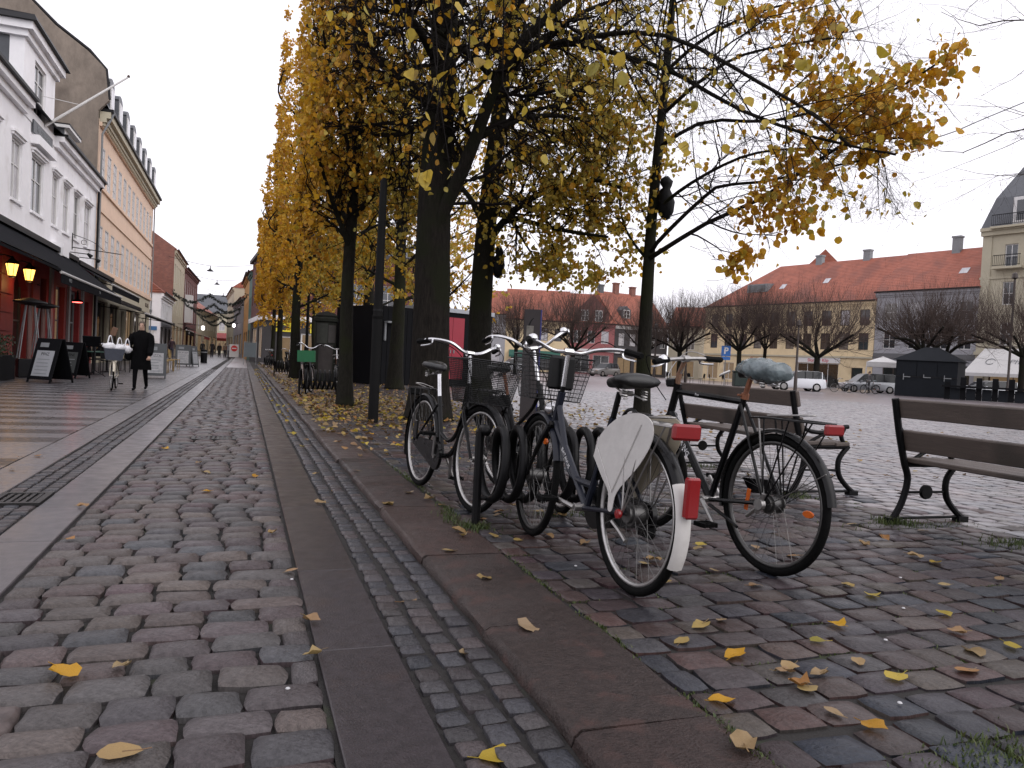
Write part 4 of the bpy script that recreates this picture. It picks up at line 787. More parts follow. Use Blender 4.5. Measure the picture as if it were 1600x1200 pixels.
# D: slender trunk by the second rack, crown clipped to a flat face over the kerb
D_LIMBS = [([(1.83,14.7,3.0),(1.4,14.2,3.8),(1.0,13.4,4.5)], .06), ([(1.84,14.7,3.4),(1.5,15.6,4.2),(1.0,16.6,5.0)], .06), ([(1.84,14.7,3.6),(2.4,14.3,4.3),(3.2,13.6,5.0)], .06), ([(1.85,14.7,4.4),(1.4,13.9,5.4),(1.0,12.8,6.2)], .06), ([(1.86,14.7,5),(1.6,15.7,6),(1.2,17.2,6.8)], .06), ([(1.87,14.7,5.6),(2.5,15,6.6),(3.3,15.8,7.3)], .05), ([(1.88,14.75,6.4),(1.5,14.2,7.6),(1.1,13.4,8.4)], .05), ([(1.89,14.8,7),(1.5,15.6,8.2),(1.1,16.8,9)], .05), ([(1.9,14.8,7.6),(1.7,14.4,9),(1.3,13.6,10.4)], .04), ([(1.9,14.8,8),(1.8,15.4,9.4),(1.5,16.4,10.6)], .04), ([(1.83,14.7,3.2),(2.3,15.6,3.6),(2.9,16.6,4.0)], .05), ([(1.83,14.7,3.1),(1.5,14.9,3.5),(1.1,15.3,3.7)], .04)]
big_tree('slender olive-grey lime trunk beside the second spiral rack', [(D_TRUNK, .145, .06, 26)], D_LIMBS, 13, .82, 2.75, 11, 11, 4, 14500, .084, wall, mat=m_bark2, lump=.03, l2=(.8, 1.7), leafw=lambda p: np.clip(1.7-(p[:, 0]-.8)*.4, .4, 1.7))
# C: thin trunk out on the square, sparse crown with orange clumps to the right
def clumps(rng):
    out = []
    for x, y, z, r in C_CLUMPS: n = int(20+210*r); out.append(rng.normal((x, y, z), (r*.6, r*.6, r*.5), (n, 3)))
    return np.concatenate(out)
ctree = big_tree('thin-trunked lime out on the square with orange leaf clumps', [(C_TRUNK, .155, .05, 24)], [(C_L1, .05), (C_L2, .045), (C_L3, .04), (C_L4, .03), (C_L5, .04), (C_L6, .04), (C_L7, .04), (C_L8, .03), (C_L9, .04)], 14, None, 2.6,
    10, 6, 4, 170, .108, lambda p: np.full(len(p), .85), mat=m_bark2, lump=.03, l2=(.6, 1.5), l3=(.35, .9), l4=(.2, .5), extra=clumps)
rng = np.random.default_rng(21); Q = []
for x, y, z, r in C_CLUMPS:                          # twigs that carry the clumps
    for _ in range(9): e = rng.normal((x, y, z), r*.7); s = e+rng.normal(0, .25, 3)+np.array([-.15, .35, .12]); Q.append(poly([tuple(s), tuple((s+e)/2+rng.normal(0, .05, 3)), tuple(e)], 5))
Q = np.array(Q); V, F = tubes_np(Q, np.tile(np.linspace(.005, .0018, 5), (len(Q), 1)), 3); npmesh('clump_twigs', V, F, m_twig, ctree)['kind'] = 'stuff'
# row of clipped limes towards the far end
def row_tree(x, y, h, seed, r, nleaf, x0, label, size=.10, n=(8, 6, 3), org=None):
    rr = random.Random(seed); T = [(x, y, 0.05), (x+rr.uniform(-.05, .05), y, 1.4), (x+rr.uniform(-.08, .08), y, 2.8), (x, y+.1, 5), (x+.05, y, h*.62), (x, y, h*.85)]; limbs = []
    for i in range(13):
        z = 2.7+i*(h-4.2)/13; a = i*2.4+rr.uniform(-.3, .3); l = 2.5; limbs.append(([(x, y, z), (x+l*.45*math.cos(a), y+l*.75*math.sin(a), z+.6), (max(x0+.1, x+l*.8*math.cos(a)), y+l*1.5*math.sin(a), z+1.2)], .055))
    return big_tree(label, [(T, r, r*.4, 20)], limbs, seed, x0, 2.6, n[0], n[1], n[2], nleaf, size, org or wall, mat=m_bark2, lump=.035, l2=(.9, 1.9), fine=False, leafw=lambda p: np.clip(1.8-(p[:, 0]-x0)*.5, .35, 1.8))
row_tree(1.85, 29.5, 11.5, 31, .20, 17000, .84, 'sturdy lime trunk beside the poster column, on the kerb')
row_tree(1.9, 44.0, 11.5, 32, .18, 14000, .80, 'lime by the third spiral rack, clipped flat over the kerb', .115, (7, 5, 2))
row_tree(2.0, 58.0, 11.5, 33, .18, 13000, .66, 'farthest lime on the kerb, its street face solid orange', .125, (7, 5, 2), lambda p: np.full(len(p), .85))
row_tree(4.39, 23.2, 10.5, 34, .24, 9000, 2.6, 'lime trunk standing left of the dark kiosk corner', .12, (6, 4, 2), lambda p: np.full(len(p), .25))
row_tree(4.36, 29.2, 10.5, 35, .26, 6000, 2.8, 'dark leaning lime trunk with litter bin behind it', .12, (6, 4, 2), lambda p: np.full(len(p), .5))
row_tree(3.95, 34.5, 10.5, 36, .17, 6000, 2.4, 'thin dark lime trunk right of the poster column', .13, (5, 4, 2), lambda p: np.full(len(p), .5))
row_tree(4.2, 50.0, 10.5, 37, .18, 6000, 2.4, 'lime deep in the row before the yellow shop signs', .14, (5, 4, 2), lambda p: np.full(len(p), .6))
row_tree(8.2, 33.0, 10.0, 38, .2, 6000, 4.5, 'lime in the second row behind the dark kiosk', .13, (5, 4, 2), lambda p: np.full(len(p), .6))
# bare tree just outside the frame, its thin boughs reach in at the top
rng = np.random.default_rng(41); bt = thing('bare_tree', 'leafless tree whose thin boughs reach in from the upper edge', 'tree')
Rl = [(R_L1, .05), (R_L2, .045), (R_L3, .04), (R_L4, .035), (R_L5, .05)]
trunk_mesh('trunk', [(R_TRUNK, .22, .09, 18)], m_bark2, bt, rng, .03)
P1 = np.stack([poly(l, 16) for l, r in Rl]); R1 = np.stack([np.linspace(r*.55, .004, 16) for l, r in Rl])
P2, R2 = sprout(rng, P1, R1, 11, (.5, 1.5), .7, 8, bias=(-.25, 0, -.12), wig=.13, t0=.3, rf=.5); R2 = np.minimum(R2, .009)
P3, R3 = sprout(rng, P2, R2, 5, (.25, .7), .6, 6, bias=(0, 0, -.25), wig=.16, rf=.5); R3 = np.minimum(R3, .004)
P4, R4 = sprout(rng, P3, R3, 2, (.08, .3), .7, 4, bias=(0, 0, -.2), rf=.6); R4 = np.minimum(R4, .0025)
V, F = merge([tubes_np(P1, R1, 6), tubes_np(P2, R2, 4), tubes_np(P3, R3, 3), tubes_np(P4, R4, 3)]); npmesh('boughs', V, F, m_twig2, bt)['kind'] = 'stuff'
# ================================================================== buildings
m_glass = pmat('window_glass', (0.030, 0.034, 0.040), 0.06, 0.3, 1.5, spec=0.9)
m_glass_pale = pmat('window_glass_curtained', (0.44, 0.43, 0.45), 0.12, 0.25, 1.2, spec=0.8)
m_glass_mid = pmat('window_glass_blind', (0.14, 0.13, 0.12), 0.10, 0.5, 1.0, spec=0.8)
m_wwood = pmat('white_joinery', (0.62, 0.61, 0.60), 0.5, 0.06, 6)
m_dwood = pmat('brown_joinery', (0.075, 0.050, 0.038), 0.5, 0.15, 6)
m_render_w = pmat('white_render', (0.86, 0.85, 0.87), 0.8, 0.07, 1.5, 0.15, 60, wear=((0.66, 0.64, 0.63), 0.8, 0.60))
m_render_p = pmat('peach_render', (0.70, 0.515, 0.385), 0.8, 0.08, 1.2, 0.15, 60, wear=((0.63, 0.46, 0.345), 0.6, 0.58))
m_render_c = pmat('cream_render', (0.44, 0.40, 0.30), 0.8, 0.08, 1.2, 0.15, 60)
m_render_y = pmat('yellow_render', (0.66, 0.53, 0.33), 0.8, 0.09, 1.0, 0.15, 60, wear=((0.50, 0.39, 0.235), 0.5, 0.58))  # own yellow, made paler in place of distant haze
m_render_g = pmat('grey_render', (0.31, 0.31, 0.33), 0.8, 0.10, 1.0, 0.15, 60)
m_render_k = pmat('charcoal_render', (0.045, 0.042, 0.045), 0.7, 0.12, 1.0)
m_render_r = pmat('pink_render', (0.30, 0.105, 0.105), 0.8, 0.10, 1.0)
m_red_paint = pmat('red_painted_masonry', (0.21, 0.014, 0.015), 0.55, 0.2, 2.0, 0.4, 20, wear=((0.20, 0.018, 0.018), 1.2, 0.58))
m_slate = pmat('slate_lead', (0.075, 0.080, 0.090), 0.5, 0.2, 2.5, 0.2, 30)
m_gutter = pmat('dark_gutter', (0.012, 0.012, 0.0135), 0.5, 0.15, 4, spec=.15)
m_zinc = pmat('zinc_pipe', (0.20, 0.21, 0.22), 0.5, 0.15, 4)
m_gable = pmat('weathered_party_wall', (0.20, 0.165, 0.135), 0.9, 0.28, 2.2, 0.8, 22, stretch=(1, 1, .55), wear=((0.13, 0.105, 0.086), 0.7, 0.54))
def brickmat(name, c1, c2, mort, w=.24, h=.075):
    m = pmat(name, c1, 0.85, 0.18, 1.5, 0, coords='Object'); N, L = m.node_tree.nodes, m.node_tree.links; bs = N['Principled BSDF']; src = bs.inputs['Base Color'].links[0].from_socket
    tc = N.new('ShaderNodeTexCoord'); sx = N.new('ShaderNodeSeparateXYZ'); cb = N.new('ShaderNodeCombineXYZ'); ad = N.new('ShaderNodeMath'); L.new(tc.outputs['Object'], sx.inputs[0]); L.new(sx.outputs[0], ad.inputs[0]); L.new(sx.outputs[1], ad.inputs[1]); L.new(ad.outputs[0], cb.inputs[0]); L.new(sx.outputs[2], cb.inputs[1])
    b = N.new('ShaderNodeTexBrick'); b.inputs['Scale'].default_value = 1; b.inputs['Brick Width'].default_value = w; b.inputs['Row Height'].default_value = h; b.inputs['Mortar Size'].default_value = .008
    b.inputs['Color1'].default_value = (1.1, 1.1, 1.1, 1); b.inputs['Color2'].default_value = tuple(c2[i]/c1[i] for i in range(3))+(1,); b.inputs['Mortar'].default_value = tuple(mort[i]/c1[i] for i in range(3))+(1,); L.new(cb.outputs[0], b.inputs[0])
    mu = N.new('ShaderNodeMix'); mu.data_type = 'RGBA'; mu.blend_type = 'MULTIPLY'; mu.inputs['Factor'].default_value = 1; L.new(src, mu.inputs['A']); L.new(b.outputs['Color'], mu.inputs['B']); L.new(mu.outputs['Result'], bs.inputs['Base Color'])
    bp = N.new('ShaderNodeBump'); bp.inputs['Strength'].default_value = .6; bp.inputs['Distance'].default_value = .02; bp.invert = True; L.new(b.outputs['Fac'], bp.inputs['Height']); L.new(bp.outputs[0], bs.inputs['Normal']); return m
m_brick = brickmat('red_brick', (0.235, 0.085, 0.060), (0.18, 0.065, 0.05), (0.22, 0.17, 0.14))
m_brick2 = brickmat('dark_red_brick', (0.15, 0.045, 0.040), (0.11, 0.036, 0.034), (0.12, 0.09, 0.08))
m_tile = pmat('red_pantile', (0.29, 0.090, 0.056), 0.75, 0.28, 1.2, 0, wear=((0.21, 0.072, 0.050), 0.35, 0.52))
N, L = m_tile.node_tree.nodes, m_tile.node_tree.links; wv = N.new('ShaderNodeTexWave'); wv.wave_type = 'BANDS'; wv.bands_direction = 'Z'; wv.inputs['Scale'].default_value = 1.6; wv.inputs['Distortion'].default_value = .6; tc = N.new('ShaderNodeTexCoord'); L.new(tc.outputs['Object'], wv.inputs['Vector'])
bp = N.new('ShaderNodeBump'); bp.inputs['Strength'].default_value = .5; bp.inputs['Distance'].default_value = .06; L.new(wv.outputs['Fac'], bp.inputs['Height']); L.new(bp.outputs[0], N['Principled BSDF'].inputs['Normal'])
m_lit = pmat('lit_shop_glass', (0.10, 0.075, 0.05), 0.1, 0.4, 2.5, spec=.8, emit=(1.0, 0.66, 0.36), es=0.09)
m_shopdark = pmat('shop_interior_glass', (0.022, 0.022, 0.022), 0.08, 0.4, 1.2, spec=.8)

class Wall:
    """vertical wall from P (x,y) along unit u, outward normal n; local point (a along, b up, c outward)"""
    def __init__(s, P, Q, flip=False):
        s.P = Vector((P[0], P[1], 0)); d = Vector((Q[0]-P[0], Q[1]-P[1], 0)); s.W = d.length; s.u = d.normalized(); s.n = Vector((s.u.y, -s.u.x, 0))*(-1 if flip else 1)
    def __call__(s, a, b, c=0.0): return s.P + s.u*a + s.n*c + Vector((0, 0, b))
    def M(s, a, b, c=0.0):                            # text matrix
        u = s.u if s.u.cross(Vector((0, 0, 1))).dot(s.n) > 0 else -s.u
        return frameM(s(a, b, c), u, (0, 0, 1))
    def box(s, mb, a0, a1, b0, b1, c0, c1):
        v = [s(a, b, c) for c in (c0, c1) for a, b in ((a0, b0), (a1, b0), (a1, b1), (a0, b1))]
        return mb.add(v, [(0, 3, 2, 1), (4, 5, 6, 7), (0, 1, 5, 4), (1, 2, 6, 5), (2, 3, 7, 6), (3, 0, 4, 7)])
def wall_mesh(w, z0, z1, ops, mat, parent, depth=.16, name='wall', W=None, a0=0.0):
    W = W or w.W; A = sorted(set([a0, W]+[o[0] for o in ops]+[o[1] for o in ops])); B = sorted(set([z0, z1]+[o[2] for o in ops]+[o[3] for o in ops])); b = MB()
    for i in range(len(A)-1):
        for j in range(len(B)-1):
            ca, cb = (A[i]+A[i+1])/2, (B[j]+B[j+1])/2
            if any(o[0] < ca < o[1] and o[2] < cb < o[3] for o in ops): continue
            b.quad(w(A[i], B[j]), w(A[i+1], B[j]), w(A[i+1], B[j+1]), w(A[i], B[j+1]))
    for o in ops:
        for (p, q) in (((o[0], o[2]), (o[1], o[2])), ((o[1], o[2]), (o[1], o[3])), ((o[1], o[3]), (o[0], o[3])), ((o[0], o[3]), (o[0], o[2]))): b.quad(w(*p), w(*q), w(*q, -depth), w(*p, -depth))
    return b.build(name, mat, parent, fix=False)
def window(w, o, parent, fm, pm, nx=2, nz=3, fw=.06, depth=.13, sill=None, lintel=None, name='window', bars=None):
    a0, a1, b0, b1 = o; b = MB(); w.box(b, a0, a0+fw, b0, b1, -depth, -depth+.06); w.box(b, a1-fw, a1, b0, b1, -depth, -depth+.06); w.box(b, a0+fw, a1-fw, b0, b0+fw, -depth, -depth+.06); w.box(b, a0+fw, a1-fw, b1-fw, b1, -depth, -depth+.06)
    for i in range(1, nx): c = a0+(a1-a0)*i/nx; w.box(b, c-fw*.4, c+fw*.4, b0+fw, b1-fw, -depth+.002, -depth+.05)
    zs = bars or [b0+(b1-b0)*j/nz for j in range(1, nz)]
    for z in zs: w.box(b, a0+fw, a1-fw, z-fw*.3, z+fw*.3, -depth+.004, -depth+.045)
    wi = b.build(name, fm, parent, fix=False); p = MB(); p.quad(w(a0+fw*.5, b0+fw*.5, -depth+.02), w(a1-fw*.5, b0+fw*.5, -depth+.02), w(a1-fw*.5, b1-fw*.5, -depth+.02), w(a0+fw*.5, b1-fw*.5, -depth+.02)); p.build('pane', pm, wi, fix=False)
    if sill: s_ = MB(); w.box(s_, a0-.06, a1+.06, b0-.09, b0-.002, -.10, .07); s_.build('sill', sill, wi)
    if lintel: s_ = MB(); w.box(s_, a0-.12, a1+.12, b1+.12, b1+.20, .001, .13); w.box(s_, a0-.08, a1+.08, b1+.04, b1+.12, .001, .07); s_.build('lintel', lintel, wi)
    return wi
def strip(w, a0, a1, b0, b1, c, mat, parent, name='cornice', c0=0.002): b = MB(); w.box(b, a0, a1, b0, b1, c0, c); return b.build(name, mat, parent)
def gable_roof(w, a0, a1, eave, ridge, depth, mat, parent, over=.35, name='roof', hip0=0, hip1=0, wallmat=None):
    b = MB(); h = depth/2
    pts = [w(a0-.1, eave-.05, over), w(a1+.1, eave-.05, over), w(a1+.1-hip1, ridge, -h), w(a0-.1+hip0, ridge, -h), w(a0-.1, eave-.05, -depth-over), w(a1+.1, eave-.05, -depth-over)]
    b.add(pts, [(0, 1, 2, 3), (3, 2, 5, 4), (0, 3, 4), (1, 5, 2), (0, 4, 5, 1)]); r = b.build(name, mat, parent)
    return r
def body(w, z0, z1, depth, mat, parent, a0=0.0, W=None):
    W = W or w.W; b = MB()
    b.quad(w(a0, z0), w(a0, z1), w(a0, z1, -depth), w(a0, z0, -depth)); b.quad(w(W, z0), w(W, z0, -depth), w(W, z1, -depth), w(W, z1)); b.quad(w(a0, z0, -depth), w(a0, z1, -depth), w(W, z1, -depth), w(W, z0, -depth)); b.quad(w(a0, z1-.01), w(W, z1-.01), w(W, z1-.01, -depth), w(a0, z1-.01, -depth))
    b.build('side_walls', mat, parent, fix=False)
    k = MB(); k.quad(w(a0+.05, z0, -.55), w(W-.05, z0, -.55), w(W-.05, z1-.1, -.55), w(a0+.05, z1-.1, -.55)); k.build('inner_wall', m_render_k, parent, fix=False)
def chimney(w, a, c, z0, z1, mat, parent, wd=.8, dp=.6):
    b = MB(); w.box(b, a-wd/2, a+wd/2, z0, z1-.18, c-dp/2, c+dp/2); w.box(b, a-wd/2-.07, a+wd/2+.07, z1-.18, z1, c-dp/2-.07, c+dp/2+.07); return b.build('chimney', mat, parent)
def pipe(w, a, z0, z1, parent, c=.12, mat=None): b = MB(); b.tube([w(a, z0, c), w(a, z1-.4, c), w(a, z1, c+.25)], .05, 6); b.build('downpipe', mat or m_zinc, parent, smooth=True)
def house(name, label, P, Q, eave, ridge, depth, wm, rows_, roof=None, flip=False, fm=None, group=None, roofm=None, gfm=None, hip=(0, 0), chim=(), cornice=True, sill=None, nx=2, nz=3, cm=None, z0=0.0):
    """rows_: (z0, z1, centres, width, frame mat, pane mat, nx, nz)"""
    o = thing(name, label, 'building', (0, 0, 0), 0, group); w = Wall(P, Q, flip); ops = []
    for r in rows_: ops += [(c-r[3]/2, c+r[3]/2, r[0], r[1]) for c in r[2]]
    wall_mesh(w, z0, eave, ops, wm, o); body(w, z0, eave, depth, wm, o)
    for r in rows_:
        for c in r[2]: window(w, (c-r[3]/2, c+r[3]/2, r[0], r[1]), o, r[4], (random.choice((m_glass, m_glass, m_glass_pale, m_glass_mid)) if r[5] is m_glass else r[5]), r[6], r[7], sill=sill)
    if cornice: strip(w, -.05, w.W+.05, eave-.32, eave-.02, .22, cm or wm, o); strip(w, -.05, w.W+.05, eave-.5, eave-.32, .1, cm or wm, o, 'moulding'); b = MB(); b.tube([w(-.1, eave+.02, .38), w(w.W+.1, eave+.02, .38)], .075, 6); b.build('gutter', m_gutter, o)
    rf = gable_roof(w, 0, w.W, eave+.02, ridge, depth, roofm or m_tile, o, hip0=hip[0], hip1=hip[1])
    for a, c, h, m in chim: chimney(w, a, c, ridge-1.2, ridge+h, m, rf)
    return o, w, rf
GL, GS = 'houses along the left side of the street', 'houses around the far side of the square'

# ---- white building with the red restaurant ground floor (street face at X = -7)
wb = thing('white_building', 'white rendered building with red restaurant ground floor and gabled dormer block', 'building', (0, 0, 0), 0, GL)
w = Wall((-7, 20), (-7, 42.25)); up = [(2.9, 4.1), (5.3, 6.5), (7.85, 9.05), (10.24, 11.9), (13.24, 14.32), (15.15, 16.33), (17.15, 18.33), (19.45, 21.0)]
ops = [(a, c, 5.42, 7.32) for a, c in up]
wall_mesh(w, 4.42, 8.3, ops, m_render_w, wb); body(w, 0, 8.7, 9, m_render_w, wb)
for i, o_ in enumerate(ops): window(w, o_, wb, m_wwood, m_glass_pale if i % 3 else m_glass, 2, 2, .07, bars=[6.55], sill=m_render_w, lintel=m_render_w)
for a0, a1 in ((0, 9.0), (13.3, 22.25)):
    strip(w, a0, a1, 8.30, 8.52, .16, m_render_w, wb); strip(w, a0, a1, 8.52, 8.72, .34, m_render_w, wb); strip(w, a0, a1, 8.72, 8.82, .46, m_gutter, wb, 'gutter')
strip(w, 9.0, 13.3, 8.3, 8.7, .03, m_render_w, wb, 'frieze'); strip(w, 10.0, 12.6, 7.62, 7.92, .26, m_render_w, wb, 'moulding')
sg = strip(w, 10.0, 12.7, 8.0, 8.42, .08, m_slate, wb, 'fascia_sign', .032); text_part('KLOSTERBAR', .30, m_zinc, sg, w.M(11.35, 8.21, .083), extrude=.006)
# gabled dormer block with slate cheeks
ws = Wall((-7.02, 29.0), (-7.02, 33.25)); gop = (1.35, 2.9, 8.75, 10.5)
wall_mesh(ws, 8.7, 10.75, [gop], m_render_w, wb, name='dormer_block'); window(ws, gop, wb, m_wwood, m_glass, 2, 3, .08)
for a in (0, 4.25): b = MB(); b.quad(ws(a, 8.7), ws(a, 10.75), ws(a, 10.75, -.42), ws(a, 8.7, -.42)); b.build('dormer_side', m_render_w, wb, fix=False)
for a in (0.02, 4.23): b = MB(); b.quad(ws(a, 8.7, -.42), ws(a, 10.75, -.42), ws(a, 10.75, -4.5), ws(a, 8.7, -4.5)); b.build('slate_cheek', m_slate, wb, fix=False)
strip(ws, -.15, 4.4, 10.75, 10.95, .12, m_render_w, wb, 'moulding', -4.5); strip(ws, -.28, 4.53, 10.95, 11.2, .28, m_render_w, wb, 'moulding', -4.6)
b = MB(); b.add([ws(-.42, 11.2, .42), ws(4.67, 11.2, .42), ws(4.67, 11.2, -4.8), ws(-.42, 11.2, -4.8), ws(-.2, 11.45, .3), ws(4.45, 11.45, .3), ws(4.45, 11.6, -4.8), ws(-.2, 11.6, -4.8)], [(0, 3, 2, 1), (4, 5, 6, 7), (0, 1, 5, 4), (1, 2, 6, 5), (2, 3, 7, 6), (3, 0, 4, 7)]); b.build('dormer_roof', m_gutter, wb)
b = MB(); b.add([w(0, 8.8, .3), w(22.25, 8.8, .3), w(22.25, 12.2, -4.5), w(0, 12.2, -4.5), w(0, 8.8, -9), w(22.25, 8.8, -9)], [(0, 1, 2, 3), (3, 2, 5, 4)]); b.build('roof', m_slate, wb)
wd = Wall((-7.45, 37.2), (-7.45, 39.4)); dop = (.2, 2.0, 8.95, 9.85); wall_mesh(wd, 8.8, 9.98, [dop], m_wwood, wb, name='dormer', depth=.05); window(wd, dop, wb, m_wwood, m_glass, 3, 2, .06, .06)
b = MB(); b.quad(wd(0, 8.8), wd(0, 9.98), wd(0, 9.98, -2), wd(0, 8.8, -2)); b.build('slate_cheek', m_slate, wb, fix=False); b = MB(); b.quad(wd(2.2, 8.8), wd(2.2, 9.98), wd(2.2, 9.98, -2), wd(2.2, 8.8, -2)); b.build('slate_cheek', m_slate, wb, fix=False); b = MB(); wd.box(b, -.15, 2.35, 9.98, 10.1, -2, .2); b.build('dormer_roof', m_wwood, wb); b = MB(); wd.box(b, -.15, 2.35, 10.1, 10.16, -2, .22); b.build('dormer_roof', m_gutter, wb)
# red ground floor: arches, piers, tall windows
rops = [(4.3, 6.3, .9, 3.3), (8.6, 10.3, 0.02, 3.25), (11.5, 12.9, .5, 3.3), (14.4, 16.0, .5, 3.2), (17.2, 19.0, .5, 3.2), (19.8, 21.2, .02, 2.9)]
wall_mesh(w, 0, 4.42, rops, m_red_paint, wb, .3, 'restaurant_wall')
for i, o_ in enumerate(rops): window(w, o_, wb, m_zinc if i != 1 else m_dwood, m_shopdark if i != 3 else m_lit, 2, 2, .10, .26, name='door' if i in (1, 5) else 'window')
b = MB(); arc = [(8.6, 2.4)]+[(9.45-.85*math.cos(t), 2.4+.85*math.sin(t)) for t in np.linspace(0, math.pi, 11)]+[(10.3, 2.4), (10.3, 3.3), (8.6, 3.3)]
b.prism(arc, -.28, -.02, lambda a, c, d: w(a, c, d)); b.build('arch', m_red_paint, wb)
for k in range(7):
    for a0 in (3.1, 7.0, 10.75): strip(w, a0, a0+(.9 if a0 != 7.0 else 1.3), .1+k*.58, .1+k*.58+.53, .06, m_red_paint, wb, 'rusticated_block')
for a0 in (13.25, 16.4, 19.25): strip(w, a0, a0+.35, 0, 4.3, .09, m_zinc, wb, 'pilaster')
strip(w, 0, 22.25, 4.42, 4.55, .12, m_render_w, wb, 'string_course'); strip(w, 13.2, 14.2, 4.25, 4.75, .45, m_render_w, wb, 'console')
pipe(w, 22.05, .2, 8.7, wb, mat=m_gutter)

# ---- peach building and its weathered party wall
pb = thing('peach_building', 'tall peach rendered building with two rows of twelve windows and lead dormers', 'building', (0, 0, 0), 0, GL)
w = Wall((-7, 42.3), (-7, 66)); cs = [.85+1.90*k for k in range(12)]
ops = [(c-.08, c+1.10, 8.86, 10.8) for c in cs]+[(c-.08, c+1.10, 4.85, 6.9) for c in cs]
shop = [(.8, 4.2, .5, 3.2), (5.0, 8.4, .5, 3.2), (9.2, 10.4, .02, 3.0), (11.2, 14.4, .5, 3.2), (15.2, 18.4, .5, 3.2), (19.3, 20.4, .02, 3.0), (21.0, 23.0, .5, 3.2)]
wall_mesh(w, 4.45, 11.9, ops, m_render_p, pb, .18); body(w, 0, 11.9, 13, m_render_p, pb); wall_mesh(w, 0, 4.45, shop, m_render_c, pb, .2, 'shop_front')
for o_ in ops: window(w, o_, pb, m_wwood, m_glass_pale, 2, 4, .05, .07)
for i, o_ in enumerate(shop): window(w, o_, pb, m_dwood, m_lit if i == 3 else m_shopdark, 3 if o_[1]-o_[0] > 2 else 1, 1, .09, .18, name='door' if o_[2] < .1 else 'shop_window')
for z0, z1, c in ((8.62, 8.80, .10), (7.55, 7.85, .07), (4.45, 4.66, .14), (11.55, 11.75, .12), (11.75, 11.95, .30), (11.95, 12.25, .48)): strip(w, 0, 23.7, z0, z1, c, m_render_p if z1 < 11.8 else m_render_c, pb, 'string_course' if z1 < 9 else 'cornice')
for k in range(58): strip(w, .1+k*.405, .1+k*.405+.19, 11.60, 11.75, .24, m_render_c, pb, 'dentil')
strip(w, 0, 23.7, 12.25, 12.40, .60, m_gutter, pb, 'gutter')
b = MB(); b.add([w(-.02, 12.3, .45), w(23.7, 12.3, .45), w(23.7, 14.9, -.75), w(-.02, 14.9, -.75), w(-.02, 18.2, -6.5), w(23.7, 18.2, -6.5), w(-.02, 12.3, -13), w(23.7, 12.3, -13)], [(0, 1, 2, 3), (3, 2, 5, 4), (4, 5, 7, 6)]); b.build('roof', m_slate, pb)
for k in range(8):
    a = 1.2+k*2.85; d = MB(); pts = [(a, 12.6), (a+1.35, 12.6), (a+1.35, 14.0)]+[(a+.675+.74*math.cos(t), 14.05+.34*math.sin(t)) for t in np.linspace(0, math.pi, 9)]+[(a, 14.0)]
    d.prism(pts, -2.0, .22, lambda x, z, c: w(x, z, c)); dd_ = d.build('dormer', m_slate, pb)
    e = MB(); w.box(e, a+.14, a+1.21, 12.75, 13.95, .222, .26); e.build('dormer_front', m_wwood, dd_); e = MB(); w.box(e, a+.24, a+.64, 12.9, 13.8, .262, .27); w.box(e, a+.71, a+1.11, 12.9, 13.8, .262, .27); e.build('dormer_pane', m_glass_pale, dd_)
b = MB(); prof = [(0.02, 0), (0.02, 12.2), (-.42, 12.75), (-.25, 14.2), (.55, 14.95), (1.95, 15.9), (3.1, 17.0), (6.5, 19.6), (13, 13), (13, 0)]
b.prism([(-7-x if i > 1 and False else -7.0-max(x, -.42) if True else 0, z) for i, (x, z) in enumerate(prof)], 42.02, 42.29, lambda a, c, d: Vector((a, d, c))); b.build('party_wall', m_gable, pb)
b = MB(); b.tube([(-6.58, 42.1, 12.8), (-6.75, 42.1, 14.2), (-7.5, 42.1, 15.0), (-8.9, 42.1, 15.95), (-10.1, 42.1, 17.05), (-13.4, 42.1, 19.6)], .09, 5); b.build('verge', m_gutter, pb)
b = MB(); b.tube([w(.15, .2, .12), w(.15, 11.2, .12), w(.15, 11.9, .45), w(.15, 12.3, .62)], .055, 6); b.build('downpipe', m_zinc, pb, smooth=True); pipe(w, 23.5, .2, 12.2, pb)
sb = strip(w, 16.5, 23.2, 3.45, 4.35, .06, m_render_c, pb, 'fascia_sign'); text_part('BOG & IDE', .42, m_dwood, sb, w.M(21.2, 3.95, .065), extrude=.01)

# ---- low white house, brick house, dark brick house further down the left side
low, wl_, rf = house('white_house', 'low white house with steep red roof and blue sign on its end wall', (-7, 74.5), (-7, 86), 5.7, 9.0, 8, m_render_w, [(3.3, 4.9, [1.3+1.5*k for k in range(7)], .95, m_wwood, m_glass, 2, 2), (.5, 2.7, [1.8, 5.6, 9.4], 2.6, m_dwood, m_shopdark, 2, 1)], group=GL)
e = Wall((-15, 74.48), (-7, 74.48)); s1 = strip(e, 6.2, 7.75, 2.35, 2.7, .05, pmat('sign_blue', (0.05, 0.16, 0.34), .5, .08, 3), low, 'wall_sign'); s1 = strip(e, 6.5, 7.5, 1.55, 2.25, .05, m_wwood, low, 'wall_sign'); text_part('CITY', .34, pmat('sign_blue', None), s1, e.M(7.0, 1.92, .055)); strip(e, 6.3, 7.3, 3.9, 4.15, .05, m_slate, low, 'wall_sign')
bh, wbh, rf = house('brick_house', 'tall red brick house with bare gable above the low white house', (-7, 86.2), (-7, 101), 10.9, 13.6, 9, m_render_c, [(7.6, 9.6, [1.5+2.3*k for k in range(6)], 1.1, m_wwood, m_glass, 2, 3), (4.4, 6.4, [1.5+2.3*k for k in range(6)], 1.1, m_wwood, m_glass, 2, 3), (.4, 3.2, [2.4, 7.2, 12], 3.6, m_dwood, m_lit, 3, 1)], group=GL, hip=(0, 0))
